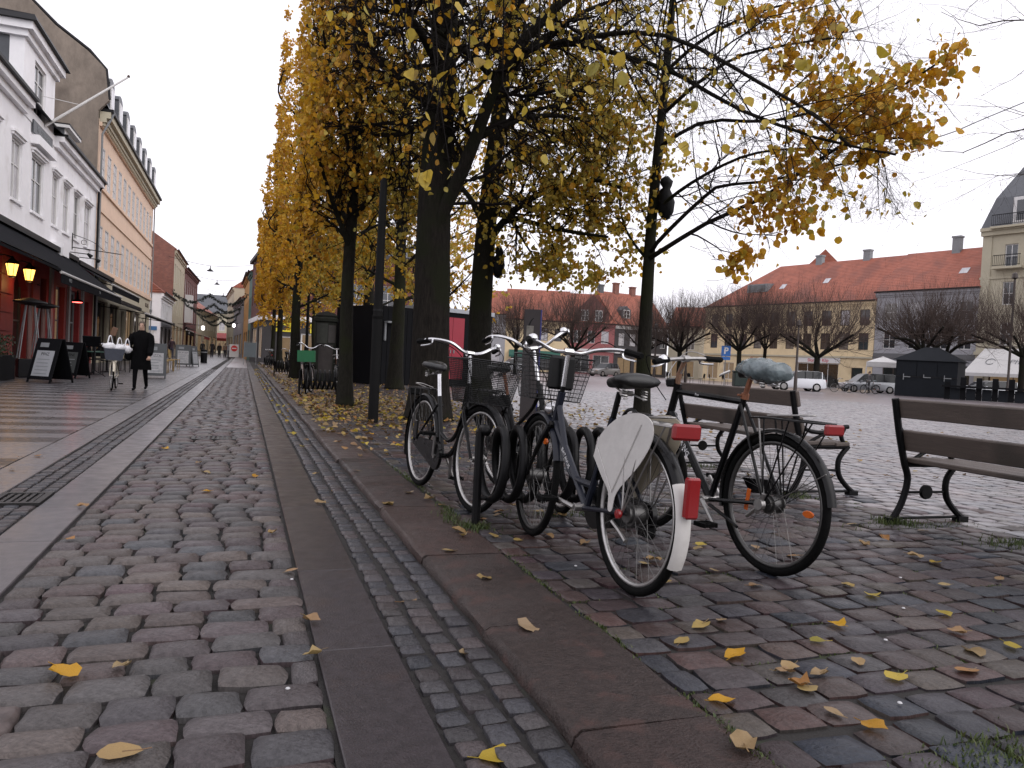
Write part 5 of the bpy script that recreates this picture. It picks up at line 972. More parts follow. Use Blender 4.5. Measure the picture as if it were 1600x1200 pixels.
b = MB(); b.prism([(-16, 0), (-7.0, 0), (-7.0, 10.9), (-6.8, 11.0), (-11.5, 14.2), (-16, 11)], 85.95, 86.15, lambda a, c, d: Vector((a, d, c))); b.build('gable_wall', m_brick, bh)
g = Wall((-16, 85.95), (-7, 85.95)); window(g, (5.2, 6.6, 8.0, 9.3), bh, m_wwood, m_glass, 2, 3, .1, -.05); strip(wbh, .2, 14.6, 7.2, 10.3, .02, pmat('red_plaster', (.36, .05, .05), .8, .1, 2), bh, 'painted_panel', .004) if False else None
dk, wdk, rf = house('brick_house', 'dark red brick corner house with white bay beyond the gabled one', (-7, 101.2), (-6.6, 121), 10.6, 12.2, 9, m_brick2, [(7.2, 9.4, [2+3.0*k for k in range(6)], 1.2, m_wwood, m_glass, 2, 3), (4.2, 6.2, [2+3.0*k for k in range(6)], 1.2, m_wwood, m_glass, 2, 3), (.4, 3.2, [3.4, 9.2, 15], 4, m_dwood, m_lit, 3, 1)], group=GL, roofm=m_slate)
bay = MB(); wdk.box(bay, 1.2, 3.4, 4.0, 7.4, .01, .8); bay.build('bay', m_wwood, dk)
house('shop_house', 'small cream house with red roof far down the left side', (-6.5, 121.4), (-4.6, 150), 6.6, 9.6, 8, m_render_c, [(3.8, 5.4, [2+3*k for k in range(9)], 1.2, m_wwood, m_glass, 2, 2), (.4, 2.9, [4+7*k for k in range(4)], 4.6, m_dwood, m_lit, 3, 1)], group=GL)
# right side of the street beyond the square
GR = 'houses on the right side beyond the square'
brk = thing('brick_corner_house', 'dark red brick corner house with yellow shop signs behind the limes', 'building', (0, 0, 0), 0, GR)
ws_ = Wall((16, 65), (1.45, 65), True); ws_.n = Vector((0, -1, 0)); wst = Wall((1.45, 65), (.58, 78), True); W_ = ws_.W
sops = [(1.5+2.6*k, 2.6+2.6*k, 5.2, 7.0) for k in range(5)]; wall_mesh(ws_, 3.9, 9.2, sops, m_brick2, brk); [window(ws_, o_, brk, m_wwood, m_glass, 2, 3) for o_ in sops]
lo = [(12.3, 13.3, .05, 2.3), (7.2, 11.6, .5, 2.6), (1.5, 6.4, .5, 2.6)]; wall_mesh(ws_, 0, 3.9, lo, m_render_k, brk, .2, 'shop_front'); 
for i, o_ in enumerate(lo): window(ws_, o_, brk, m_wwood, m_lit, 2 if i else 1, 1, .12, .15, name='shop_window' if i else 'door')
m_ysign = pmat('yellow_sign', (0.62, 0.52, 0.03), .5, .06, 2, emit=(.8, .7, .05), es=.12)
for a0, a1 in ((11.9, 13.9), (6.8, 10.9), (1.2, 6.0)): y = strip(ws_, a0, a1, 2.65, 3.4, .10, m_ysign, brk, 'fascia_sign')
b = MB(); b.prism([(1.0, .0), (1.9, .25), (2.2, -.1), (1.4, -.3)], .101, .11, lambda a, c, d: ws_(11.6+a*.9, 3.05+c, d)); b.build('horn_emblem', m_render_k, brk)
strip(ws_, 0, W_, 3.55, 3.95, .22, m_render_w, brk, 'cornice'); strip(ws_, 0, W_, 9.2, 9.5, .3, m_render_k, brk, 'cornice')
sops = [(1.5+2.4*k, 2.5+2.4*k, 5.2, 7.0) for k in range(5)]; wall_mesh(wst, 3.9, 9.2, sops, m_brick2, brk); [window(wst, o_, brk, m_wwood, m_glass, 2, 3) for o_ in sops]
wall_mesh(wst, 0, 3.9, [(1, 4.5, .4, 3), (6, 11, .4, 3)], m_render_k, brk, .2, 'shop_front'); window(wst, (1, 4.5, .4, 3), brk, m_wwood, m_lit, 3, 1, .1, .15); window(wst, (6, 11, .4, 3), brk, m_wwood, m_lit, 3, 1, .1, .15); strip(wst, -.1, wst.W, 3.55, 3.95, .22, m_render_w, brk, 'cornice'); strip(wst, -.1, wst.W, 9.2, 9.5, .3, m_render_k, brk, 'cornice')
b = MB(); b.add([(16, 65, 9.5), (1.3, 64.8, 9.5), (.4, 78, 9.5), (16, 78, 9.5), (8, 71, 12)], [(0, 1, 4), (1, 2, 4), (2, 3, 4), (3, 0, 4)]); b.build('roof', m_slate, brk)
house('narrow_house', 'narrow green-painted house front beyond the brick corner', (.58, 78.1), (.36, 84), 8.6, 11, 8, pmat('green_render', (.10, .19, .17), .8, .1, 1), [(4.4, 6.2, [1.2, 3.0, 4.8], 1.0, m_wwood, m_glass, 2, 2), (.4, 3, [2.8], 4.2, m_dwood, m_lit, 3, 1)], flip=True, group=GR)
house('narrow_house', 'narrow orange house front beyond the green one', (.36, 84.1), (-.1, 100), 9.0, 11.5, 8, pmat('orange_render', (.52, .27, .09), .8, .1, 1), [(4.4, 6.2, [1.5+2.3*k for k in range(6)], 1.0, m_wwood, m_glass, 2, 2), (.4, 3, [4, 11], 4.8, m_dwood, m_lit, 3, 1)], flip=True, group=GR)
house('grey_house', 'grey gabled house where the street narrows ahead', (-.2, 100.2), (-1.5, 124), 7.4, 11.5, 9, m_render_g, [(4.4, 6.2, [2+2.6*k for k in range(8)], 1.1, m_wwood, m_glass, 2, 2), (.4, 3, [4, 11, 18], 4.8, m_dwood, m_lit, 3, 1)], flip=True, group=GR)
house('tan_house', 'tan house with stepped roof far down the right side', (-1.6, 124.3), (-3.0, 150), 10.4, 14.0, 9, m_render_c, [(6.8, 8.6, [2+2.6*k for k in range(9)], 1.1, m_wwood, m_glass, 2, 2), (3.8, 5.4, [2+2.6*k for k in range(9)], 1.1, m_wwood, m_glass, 2, 2), (.4, 2.9, [4, 11, 18], 4.8, m_dwood, m_lit, 3, 1)], flip=True, group=GR)
house('end_house', 'grey-roofed house closing the view at the street end', (-22, 176), (6, 174), 8.4, 12.6, 10, m_render_c, [(4.8, 6.6, [2+2.6*k for k in range(10)], 1.1, m_wwood, m_glass, 2, 2), (.5, 3, [3+5*k for k in range(5)], 3.4, m_dwood, m_lit, 3, 1)], flip=False, group=GR, roofm=m_slate)
b = MB(); rr = random.Random(3); pts = [(-70+i*6, 8+7*math.sin(i*.35+1)+rr.uniform(-1, 1)) for i in range(28)]
b.prism([(-70, -1)]+pts+[(92, -1)], 230, 260, lambda a, c, d: Vector((a, d, c))); hill = kind(b.build('hill', pmat('far_wood', (.05, .055, .05), .9, .4, .3)), 'structure')

# ---- around the square
def P_(s): return (56.5+.2447*s, 85.5-.9696*s)
yb, wy, rf = house('yellow_building', 'long yellow building with red tiled hipped roof across the square', P_(-.5), P_(22.8), 9.5, 14.9, 11, m_render_y, [(6.9, 8.6, [1.6+2.28*k for k in range(10)], 1.15, m_dwood, m_glass, 2, 2), (4.3, 6.1, [1.6+2.28*k for k in range(10)], 1.15, m_dwood, m_glass, 2, 2), (.4, 2.5, [1.6, 4.2, 7.0, 10.2], 1.7, m_wwood, m_lit, 2, 1), (.05, 2.75, [16.8], 5.2, m_wwood, m_shopdark, 4, 1), (.05, 2.4, [21.6, 12.4], 1.3, m_dwood, m_shopdark, 1, 1)],
    flip=True if Wall(P_(0), P_(5)).n.x > 0 else False, group=GS, hip=(7, 0), chim=((12.5, -5.5, .9, m_zinc), (18.6, -5.5, 1.0, m_zinc)), z0=.05)
strip(wy, 0, wy.W, 3.4, 3.6, .16, m_render_c, yb, 'string_course'); s = strip(wy, 14.0, 19.6, 2.8, 3.38, .10, m_wwood, yb, 'fascia_sign'); m_rlet = pmat('red_letters', (.45, .03, .06), .5, .05, 3); text_part('Skander Klip', .52, m_rlet, s, wy.M(16.9, 3.08, .105), bold=.006)
text_part('Gaabryst', .62, m_rlet, yb, wy.M(8.6, 3.02, .03), 'shop_lettering', bold=.006)
d = MB(); d.add([wy(5.2, 11.3, -1.5), wy(8.2, 11.3, -1.5), wy(8.2, 12.3, -1.5), wy(5.2, 12.3, -1.5), wy(5.2, 12.5, -4), wy(8.2, 12.5, -4), wy(5.2, 11.3, -4), wy(8.2, 11.3, -4)], [(0, 1, 2, 3), (3, 2, 5, 4), (0, 3, 4, 6), (1, 7, 5, 2)]); dm = d.build('dormer', m_zinc, yb); d = MB(); wy.box(d, 5.5, 7.9, 11.45, 12.15, -1.49, -1.47); d.build('dormer_pane', m_glass, dm)
for a, z in ((9.6, 11.6), (15.2, 12.0)): d = MB(); c0 = -(z-9.5)/5.4*5.5+.12; d.add([wy(a, z, c0+.12), wy(a+.7, z, c0+.12), wy(a+.7, z+.6, c0-.5), wy(a, z+.6, c0-.5)], [(0, 1, 2, 3)]); d.build('skylight', m_glass_pale, rf, fix=False)
house('back_house', 'gabled red roof peeping over the yellow building', (72.6, 88.4), (79, 96.2), 15.2, 18.9, 6.5, m_brick, [], flip=True, group=GS, cornice=False)
gb, wg, rf = house('grey_building', 'grey rendered building with red roof between yellow and cream ones', P_(22.85), P_(33.0), 10.3, 15.0, 11, m_render_g, [(7.3, 9.1, [1.6, 4.2, 6.8, 9.0], 1.3, m_wwood, m_glass, 2, 2), (4.5, 6.3, [1.6, 4.2, 6.8, 9.0], 1.3, m_wwood, m_glass, 2, 2), (.4, 2.9, [2.2, 5.6, 8.6], 2.2, m_dwood, m_shopdark, 2, 1)], flip=True if Wall(P_(0), P_(5)).n.x > 0 else False, group=GS, chim=((5.2, -5.2, 1.3, m_zinc),), z0=.05)
strip(wg, 0, wg.W, .1, 3.9, .05, m_render_k, gb, 'plinth_band') if False else strip(wg, 0, wg.W, 3.5, 4.0, .10, pmat('mid_grey', (.12, .12, .125), .8, .1, 1), gb, 'string_course')
d = MB(); c0 = -1.9; d.add([wg(7.2, 12.0, -1.75), wg(8.0, 12.0, -1.75), wg(8.0, 12.6, -2.4), wg(7.2, 12.6, -2.4)], [(0, 1, 2, 3)]); d.build('skylight', m_glass_pale, rf, fix=False)
# cream building with slate mansard
cb = thing('cream_building', 'tall cream building with slate mansard and iron balconies at the picture edge', 'building', (0, 0, 0), 0, GS)
wc = Wall(P_(33.0), P_(48), True if Wall(P_(0), P_(5)).n.x > 0 else False); up = [(a, a+1.1, z, z+2.1) for a in (1.9, 5.2, 8.5, 11.8) for z in (4.9, 8.6, 12.0)]
wall_mesh(wc, .05, 15.4, up+[(1.2, 13.5, .5, 3.4)], m_render_c, cb, .25); body(wc, .05, 15.4, 11, m_render_c, cb)
for o_ in up: window(wc, o_, cb, m_wwood, m_glass, 2, 2, .09, .2)
window(wc, (1.2, 13.5, .5, 3.4), cb, m_dwood, m_lit, 6, 1, .1, .2, name='shop_window')
for z0, z1, c in ((15.0, 15.4, .35), (15.4, 15.7, .55), (4.0, 4.3, .25), (11.0, 11.2, .12), (7.6, 7.8, .12)): strip(wc, -.1, 15, z0, z1, c, m_render_c, cb, 'cornice' if z0 > 12 else 'string_course')
strip(wc, 0, .8, .05, 15, .10, m_render_c, cb, 'pilaster')
b = MB(); b.add([wc(-.1, 15.7, .4), wc(15, 15.7, .4), wc(15, 18.6, -.8), wc(.5, 18.6, -.8), wc(1.8, 23, -4.5), wc(15, 23, -4.5), wc(-.1, 15.7, -11), wc(.5, 18.6, -10)], [(0, 1, 2, 3), (3, 2, 5, 4), (0, 3, 7, 6), (3, 4, 7)]); b.build('mansard_roof', m_slate, cb)
for a in (2.6, 7.2): d = MB(); wc.box(d, a, a+2.0, 15.8, 18.2, -1, .5); dm = d.build('dormer', m_wwood, cb); d = MB(); wc.box(d, a+.3, a+1.7, 16.1, 17.9, .502, .53); d.build('dormer_pane', m_glass, dm)
for z, a0, a1 in ((15.7, 1.0, 12), (12.0, 1.3, 3.6), (12.0, 4.6, 6.9)):
    r = MB(); wc.box(r, a0, a1, z+1.0, z+1.06, .82, .88); wc.box(r, a0, a1, z+.1, z+.15, .82, .88); n = int((a1-a0)/.16)
    for i in range(n+1): wc.box(r, a0+i*.16-.012, a0+i*.16+.012, z+.15, z+1.0, .84, .865)
    kind(r.build('balcony_railing', m_gutter, cb, fix=False), 'stuff'); strip(wc, a0-.1, a1+.1, z-.18, z, .92, m_render_c, cb, 'balcony_slab')
# north side: pale, yellow, pink and charcoal houses
def Q_(p): return (33+(p-790)/161*14.7, 99.6-(p-790)/161*5.1)
N0 = Wall(Q_(790), Q_(951)); nf = N0.n.y > 0
house('pale_house', 'pale grey house with white door at the left of the square row', Q_(748), Q_(797), 7.6, 11.2, 9, m_render_g, [(4.4, 6.2, [1.5, 3.6], 1.0, m_wwood, m_glass, 2, 2), (.1, 2.9, [3.3], 1.4, m_wwood, m_glass_pale, 1, 2)], flip=nf, group=GS, z0=.05)
yh, wyh, rf = house('yellow_house', 'ochre yellow house with green awning in the square row', Q_(797), Q_(888), 7.0, 11.6, 9, m_render_y, [(4.3, 6.0, [1.5+1.9*k for k in range(4)], 1.0, m_dwood, m_glass, 2, 2), (.3, 2.7, [2.2, 5.8], 2.6, m_dwood, m_shopdark, 2, 1)], flip=nf, group=GS, z0=.05)
b = MB(); b.add([wyh(.6, 2.9, .05), wyh(7.6, 2.9, .05), wyh(7.6, 2.2, 1.3), wyh(.6, 2.2, 1.3), wyh(7.6, 1.9, 1.3), wyh(.6, 1.9, 1.3)], [(0, 1, 2, 3), (3, 2, 4, 5)]); b.build('awning', pmat('green_canvas', (.02, .09, .07), .8, .1, 2), yh, fix=False)
ph, wph, rf = house('pink_house', 'pink house with tall gabled dormer in the square row', Q_(888), Q_(951), 7.0, 11.4, 9, m_render_r, [(4.3, 6.0, [1.0, 2.9, 4.8], 1.0, m_wwood, m_glass, 2, 2), (.3, 2.7, [1.7, 4.4], 2.2, m_wwood, m_shopdark, 2, 1)], flip=nf, group=GS, z0=.05); strip(wph, 0, wph.W, 3.2, 3.5, .15, m_wwood, ph, 'string_course')
b = MB(); b.prism([(.6, 7.0), (5.2, 7.0), (5.2, 8.6), (2.9, 10.9), (.6, 8.6)], -3.5, .05, lambda a, c, d: wph(a, c, d)); gd = b.build('gabled_dormer', m_brick2, ph); 
for a in (1.4, 3.3): window(wph, (a, a+1.0, 7.3, 8.8), ph, m_wwood, m_glass, 2, 2, .1, -.06)
kh, wkh, rf = house('charcoal_house', 'charcoal house with white cross windows and red dormered roof', (47.75, 94.5), (57.2, 96.6), 7.0, 11.9, 9, m_render_k, [(4.2, 5.9, [1.2, 3.2, 5.4, 7.2, 8.8], 1.0, m_wwood, m_glass, 2, 2), (.4, 2.6, [1.9, 4.9, 7.9], 2.4, m_gutter, m_lit, 2, 1)], flip=Wall((47.75, 94.5), (57.2, 96.6)).n.y > 0, group=GS, cm=m_wwood, chim=((.6, -4.5, .9, m_slate), (3.4, -4.5, 1.4, m_brick), (6.5, -4.5, 1.1, m_brick)), z0=.05); strip(wkh, 0, wkh.W, 3.1, 3.35, .2, m_wwood, kh, 'string_course')
for a in (1.6, 5.8): d = MB(); d.prism([(a, 7.9), (a+1.6, 7.9), (a+1.6, 9.2), (a+.8, 9.75), (a, 9.2)], -3.4, -.7, lambda x, z, c: wkh(x, z, c)); dm = d.build('dormer', m_slate, kh); window(wkh, (a+.25, a+1.35, 8.05, 9.2), kh, m_wwood, m_glass, 2, 2, .1, .66)
house('corner_shop', 'small red-lit shop house in the gap beside the yellow building', (57.4, 96.6), (60.5, 93.5), 7.4, 10.5, 7, m_render_c, [(4.2, 5.9, [1.2, 3.2], 1.0, m_wwood, m_glass, 2, 2), (.3, 2.6, [2.2], 3.2, m_wwood, m_lit, 2, 1)], flip=Wall((57.4, 96.6), (60.5, 93.5)).n.y > 0, group=GS, z0=.05)
# ================================================================== street furniture near the trees
o = thing('steel_post', 'black steel post rising into the leaves left of the thick trunk', 'post', (1.83, 11.25, ZP))
b = MB(); b.lathe([(.075, -.02), (.075, 1.5), (.068, 1.55), (.058, 3.0), (.052, 3.5), (.02, 3.56)], 14); b.build('pole', m_matte, o, smooth=True)
b = MB(); b.tube([(0, 0, 1.63), (0, 0, 1.655)], .072, 14); b.build('clamp', m_gutter, o, smooth=True)
b = MB(); b.lathe([(.062, 1.5), (.078, 1.52), (.078, 1.56), (.06, 1.58)], 14, cap=False); b.build('collar', m_matte, o, smooth=True)
for x, y, h, lab in ((2.65, 35.3, 6, 'slim dark lamp post among the limes right of the green crate'),):
    o = thing('lamp_post', lab, 'lamp post', (x, y, ZP)); b = MB(); b.lathe([(.10, -.02), (.10, 1.2), (.07, 1.25), (.05, h)], 10); b.build('pole', m_matte, o, smooth=True); b = MB(); b.lathe([(.03, h), (.22, h+.05), (.1, h+.3)], 10); b.build('lantern_hood', m_black, o, smooth=True)
m_col = pmat('column_concrete', (0.024, 0.026, 0.021), 0.85, 0.3, 3, 0.3, 30, spec=.15, wear=((0.018, 0.016, 0.016), 1.5, .52))
o = thing('poster_column', 'round grey-green poster column standing behind the second bike rack', 'poster column', (2.68, 27.3, ZP))
b = MB(); b.lathe([(.37, -.02), (.37, 1.3), (.36, 1.31), (.36, 2.05)], 20); b.build('drum', m_col, o, smooth=True)
b = MB(); b.lathe([(.37, 2.05), (.41, 2.08), (.41, 2.18), (.36, 2.22), (.38, 2.28), (.30, 2.36), (.08, 2.42), (.02, 2.44)], 20); b.build('cap', m_col, o, smooth=True)
for t0, t1, z0, z1, m in ((-2.6, -1.5, 1.32, 2.0, pmat('torn_poster', (.030, .033, .026), .7, .4, 4)), (-1.45, -.6, 1.35, 1.95, pmat('grey_poster', (.045, .040, .038), .7, .35, 5)), (-2.3, -.9, .3, 1.28, pmat('brown_poster', (.032, .026, .024), .7, .35, 3))):
    b = MB(); n = 8
    for i in range(n):
        a, c = t0+(t1-t0)*i/n, t0+(t1-t0)*(i+1)/n; r = .374; b.quad((r*math.cos(a), r*math.sin(a), z0), (r*math.cos(c), r*math.sin(c), z0), (r*math.cos(c), r*math.sin(c), z1), (r*math.cos(a), r*math.sin(a), z1))
    b.build('poster', m, o, fix=False)
o = thing('litter_bin', 'black litter bin at the foot of the leaning lime', 'litter bin', (4.5, 28.2, ZP)); b = MB(); b.lathe([(.19, 0), (.20, .1), (.20, .85), (.22, .86), (.22, .93), (.15, .96)], 14); b.build('drum', m_black, o, smooth=True); b = MB(); b.lathe([(.15, .955), (.12, .99), (.03, 1.0)], 14); b.build('lid', m_black, o, smooth=True)
# kiosk
m_kiosk = pmat('kiosk_black', (0.006, 0.0062, 0.0075), 0.65, 0.2, 2, spec=.08); m_kred = pmat('kiosk_red', (0.27, 0.009, 0.026), 0.45, 0.08, 2); m_kroof = pmat('kiosk_roof_edge', (0.33, 0.35, 0.38), 0.5, 0.1, 2)
o = thing('kiosk', 'black kiosk with crimson double doors and pale roof edge behind the limes', 'kiosk'); w = Wall((4.2, 26.0), (8.95, 28.1)); w.n = -w.n if w.n.y > 0 else w.n
b = MB(); w.box(b, 0, w.W, .05, 2.78, -2.6, 0); b.build('body', m_kiosk, o); b = MB(); w.box(b, 1.75, w.W+.06, 2.78, 2.93, -2.66, .06); b.build('roof_edge', m_kroof, o)
for a in (2.72, 3.27):
    b = MB(); w.box(b, a, a+.535, .35, 2.6, .002, .04); d = b.build('door', m_kred, o); b = MB(); w.box(b, a+(.44 if a < 3 else .05), a+(.48 if a < 3 else .09), 1.3, 1.42, .041, .07); b.build('handle', m_zinc, d)
for k in range(12):
    a = .05+k*.2
    if a < 2.5: b = MB(); w.box(b, a, a+.185, .1, 2.7, .002, .02); b.build('board', m_kiosk, o)
b = MB(); w.box(b, .3, .9, 2.2, 2.26, .02, .25); w.box(b, .3, .36, 1.6, 2.2, .02, .08); b.build('bracket', m_zinc, o)
# information pylon
m_pyl = pmat('pylon_grey', (0.046, 0.040, 0.041), 0.5, 0.08, 2, spec=.2); m_pblue = pmat('pylon_blue', (0.02, 0.025, 0.16), 0.4, 0.05, 2)
o = thing('information_pylon', 'grey information pylon with blue edge behind the handlebars', 'pylon', (4.64, 12.28, ZP), rad(-24)); o.rotation_euler = (0, 0, rad(-24))
b = MB(); b.bbox(-.15, .13, -.035, .035, 0, 1.9, .006); b.build('panel', m_pyl, o); b = MB(); b.box(.131, .15, -.034, .034, 0, 1.9); b.build('edge', m_pblue, o)
b = MB(); n = 14
for i in range(n):
    a, c = 1.9+2.0*i/n, 1.9+2.0*(i+1)/n; w0, w1 = .012+.02*math.sin(math.pi*i/n), .012+.02*math.sin(math.pi*(i+1)/n)
    b.quad((.06+.14*math.cos(a), -.0365, 1.56+.21*math.sin(a)), (.06+.14*math.cos(c), -.0365, 1.56+.21*math.sin(c)), (.06+(.14-w1)*math.cos(c), -.0365, 1.56+(.21-w1)*math.sin(c)), (.06+(.14-w0)*math.cos(a), -.0365, 1.56+(.21-w0)*math.sin(a)))
b.build('emblem', m_black, o, fix=False); b = MB(); b.box(-.10, .02, -.0368, -.0355, 1.44, 1.62); b.build('map_sheet', pmat('map_print', (.16, .15, .13), .6, .5, 14), o)
# black bundles tied in the trees
def bundle(loc, lab, s=1.0):
    b = MB(); r_ = random.Random(int(loc[0]*100)); rg = []
    for i, (z, r) in enumerate(((-.36, .02), (-.33, .09), (-.2, .15), (-.02, .17), (.12, .13), (.2, .075), (.27, .12), (.35, .11), (.41, .02))): rg.append([Vector((r*s*math.cos(a)*r_.uniform(.8, 1.2), r*s*.7*math.sin(a)*r_.uniform(.8, 1.2), z*s+.02*math.sin(3*a))) for a in np.linspace(0, 2*math.pi, 10, endpoint=False)])
    b.loft(rg); o = b.build('hanging_bundle', pmat('black_plastic', (.004, .004, .0045), .5, .3, 12, .5, 20, spec=.12), None, smooth='all'); o.location = loc; tag(o, lab, 'bundle', 'black bundles hung in the trees')
bundle((7.41, 12.86, 4.28), 'black bundle hanging on the thin trunk out on the square', 1.05); bundle((4.72, 14.60, 3.02), 'black bundle hanging on the trunk before the kiosk', .8)
b = MB(); b.tube(smooth_path(CABLE, 6), .012, 5); c = b.build('overhead_cable', m_zinc); tag(c, 'thin overhead cable slanting up beyond the orange leaves', 'cable')
# green-crated bicycle and others at the far racks
def parked(src, loc, head, label, group='bicycles at the far racks'):
    o = copy_tree(src, None, label); o.location = (*loc, ZP if len(loc) < 3 else 0); o.location = (loc[0], loc[1], ZP); o.rotation_euler = (rad(rs(-4, 4)), 0, head); o['group'] = group; return o
g = parked(b2, (1.42, 18.35), rad(80), 'dark bicycle with a bright green crate at the second rack'); m_green = pmat('green_crate', (.005, .135, .045), .5, .1, 6)
b = MB(); b.box(-.26, .06, -.19, -.18, .76, 1.02); b.box(-.26, .06, .18, .19, .76, 1.02); b.box(-.26, -.25, -.18, .18, .76, 1.02); b.box(.05, .06, -.18, .18, .76, 1.02); b.box(-.25, .05, -.18, .18, .76, .775); b.build('crate', m_green, g)
parked(b2, (2.15, 18.75), rad(-95), 'dark bicycle parked beyond the second rack, by the slender lime'); parked(b1, (1.7, 32.4), rad(-85), 'black basket bicycle at the third rack'); parked(b4, (1.5, 45.2), rad(95), 'black bicycle at the farthest rack')
# ================================================================== left pavement
m_navy = pmat('navy_canvas', (0.0075, 0.008, 0.0105), 0.85, 0.15, 2.5, spec=.04, wear=((.0105, .011, .0135), 1.2, .55)); m_blackcanvas = pmat('black_canvas', (0.007, 0.007, 0.0075), 0.8, 0.15, 3, spec=.05); m_edge = pmat('awning_bar', (.50, .49, .48), .5, .08, 4)
def awning(y0, y1, xw, zw, xf, zf, val, mat, label, edge=True, stripe=None):
    o = thing('awning', label, 'awning', (0, 0, 0), 0, 'shop awnings on the left side'); b = MB(); n = 10
    for i in range(n):
        a, c = y0+(y1-y0)*i/n, y0+(y1-y0)*(i+1)/n; s0, s1 = .03*(i % 2), .03*((i+1) % 2)
        b.add([(xw, a, zw), (xw, c, zw), ((xw+xf)/2, c, (zw+zf)/2-.03), ((xw+xf)/2, a, (zw+zf)/2-.03), (xf, c, zf), (xf, a, zf)], [(0, 1, 2, 3), (3, 2, 4, 5)])
    b.build('canopy', mat, o, fix=False); b = MB(); b.box(xf-.012, xf+.004, y0, y1, zf-val, zf-.03); b.build('valance', mat, o)
    if edge: b = MB(); b.tube([(xf, y0-.05, zf), (xf, y1+.05, zf)], .045, 8); b.build('front_bar', m_edge, o, smooth=True)
    for y in (y0+.3, y1-.3): b = MB(); b.tube([(xw, y, zw-.5), ((xw+xf)/2, y+.15, (zw+zf)/2-.25), (xf, y, zf-.03)], .025, 6); b.build('arm', m_gutter, o, smooth=True)
    b = MB(); b.box(xw-.02, xw+.16, y0-.05, y1+.05, zw-.02, zw+.16); b.build('cassette', m_gutter, o)
    return o
awning(19.0, 25.1, -6.8, 4.40, -5.0, 3.12, .10, m_navy, 'navy awning nearest the picture edge over the red arches', False)
a2 = awning(25.2, 36.6, -6.8, 4.38, -5.0, 3.0, .30, m_navy, 'long navy awning with pale front bar over the restaurant')
text_part('VINO', .16, m_zinc, a2, frameM((-4.994, 26.4, 2.85), (0, 1, 0), (0, 0, 1))); text_part('Bar', .16, m_zinc, a2, frameM((-4.994, 31.5, 2.85), (0, 1, 0), (0, 0, 1)))
awning(37.0, 46.0, -6.8, 4.32, -5.4, 3.55, .28, m_navy, 'short navy awning above and behind the long one')
awning(42.6, 58.0, -6.8, 3.35, -4.7, 2.62, .16, m_blackcanvas, 'dark flat awning in front of the peach building')
a5 = awning(75.0, 86.0, -6.85, 3.2, -4.9, 2.55, .42, m_blackcanvas, 'dark awning with pale lettering on the low white house'); text_part('CAFE  BAR', .3, m_edge, a5, frameM((-4.88, 79, 2.32), (0, 1, 0), (0, 0, 1)))
awning(103, 118, -6.8, 3.3, -4.6, 2.5, .4, pmat('red_canvas', (.30, .03, .025), .7, .1, 2), 'red awning far down the left side')
# flagpole, hanging sign bracket
o = thing('flagpole', 'white flagpole slanting out from the gabled dormer block', 'flagpole'); b = MB(); b.tube([(-6.95, 31.6, 8.62), (-4.45, 32.2, 10.95)], [.055, .035], 8); b.build('pole', m_wwood, o, smooth=True)
b = MB(); b.lathe([(.0, -.05), (.05, -.03), (.06, 0), (.03, .05), (0, .07)], 10, Matrix.Translation((-4.42, 32.2, 10.99)), cap=False); b.build('finial', m_dwood, o, smooth=True); b = MB(); b.tube([(-6.95, 31.0, 9.5), (-5.9, 31.85, 9.6)], .012, 4); b.build('stay', m_wwood, o)
o = thing('hanging_sign_bracket', 'wrought iron bracket with two spotlights on the white facade', 'bracket'); b = MB(); b.tube([(-6.98, 37.0, 4.9), (-6.98, 37.0, 5.6)], .02, 5); b.tube([(-6.98, 37.0, 5.0), (-5.3, 38.3, 5.0)], .02, 5); b.tube(smooth_path([(-6.98, 37, 5.55), (-6.3, 37.5, 5.35), (-5.9, 37.8, 5.05)], 5), .014, 5); b.tube([Vector((-6.6+.1*math.cos(t), 37.3, 5.28+.1*math.sin(t))) for t in np.linspace(0, 5.5, 14)], .012, 5); b.build('bracket_arm', m_gutter, o, smooth=True)
for y in (36.6, 38.5): b = MB(); b.tube([(-6.98, y, 4.75), (-6.3, y, 4.72)], .018, 5); b.lathe([(.05, -.1), (.09, .08), (.08, .1)], 10, Matrix.Translation((-6.25, y, 4.68)) @ Matrix.Rotation(rad(130), 4, 'Y')); b.build('spotlight', m_gutter, o, smooth=True)
# lit lanterns
m_flame = pmat('lantern_glass', (.8, .5, .15), .3, .1, 4, emit=(1.0, .50, .10), es=2.6)
for (x, y, z), lab in (((-6.45, 26.1, 3.1), 'lit yellow wall lantern nearest the picture edge'), ((-6.45, 28.0, 3.12), 'lit yellow wall lantern beside the red arch')):
    o = thing('wall_lantern', lab, 'lantern', (x, y, z), 0, 'lit lanterns on the red facade'); b = MB(); b.lathe([(.10, -.24), (.17, .1)], 6); b.build('glass', m_flame, o)
    b = MB(); b.lathe([(.20, .1), (.18, .14), (.06, .26), (.02, .33)], 6); b.lathe([(.06, -.30), (.11, -.24)], 6); b.tube([(0, 0, .3), (-.2, 0, .36), (-.52, 0, .28)], .018, 5); b.build('housing', m_gutter, o)
    for k in range(6): a = k*math.pi/3; b = MB(); b.tube([(.102*math.cos(a), .102*math.sin(a), -.24), (.172*math.cos(a), .172*math.sin(a), .1)], .010, 4); b.build('bar', m_gutter, o)
    l = bpy.data.lights.new('lantern_light', 'POINT'); l.energy = 7; l.color = (1, .55, .18); l.shadow_soft_size = .12; lo_ = bpy.data.objects.new('lantern_light', l); COL.objects.link(lo_); lo_.parent = o; lo_.location = (.05, 0, -.42)
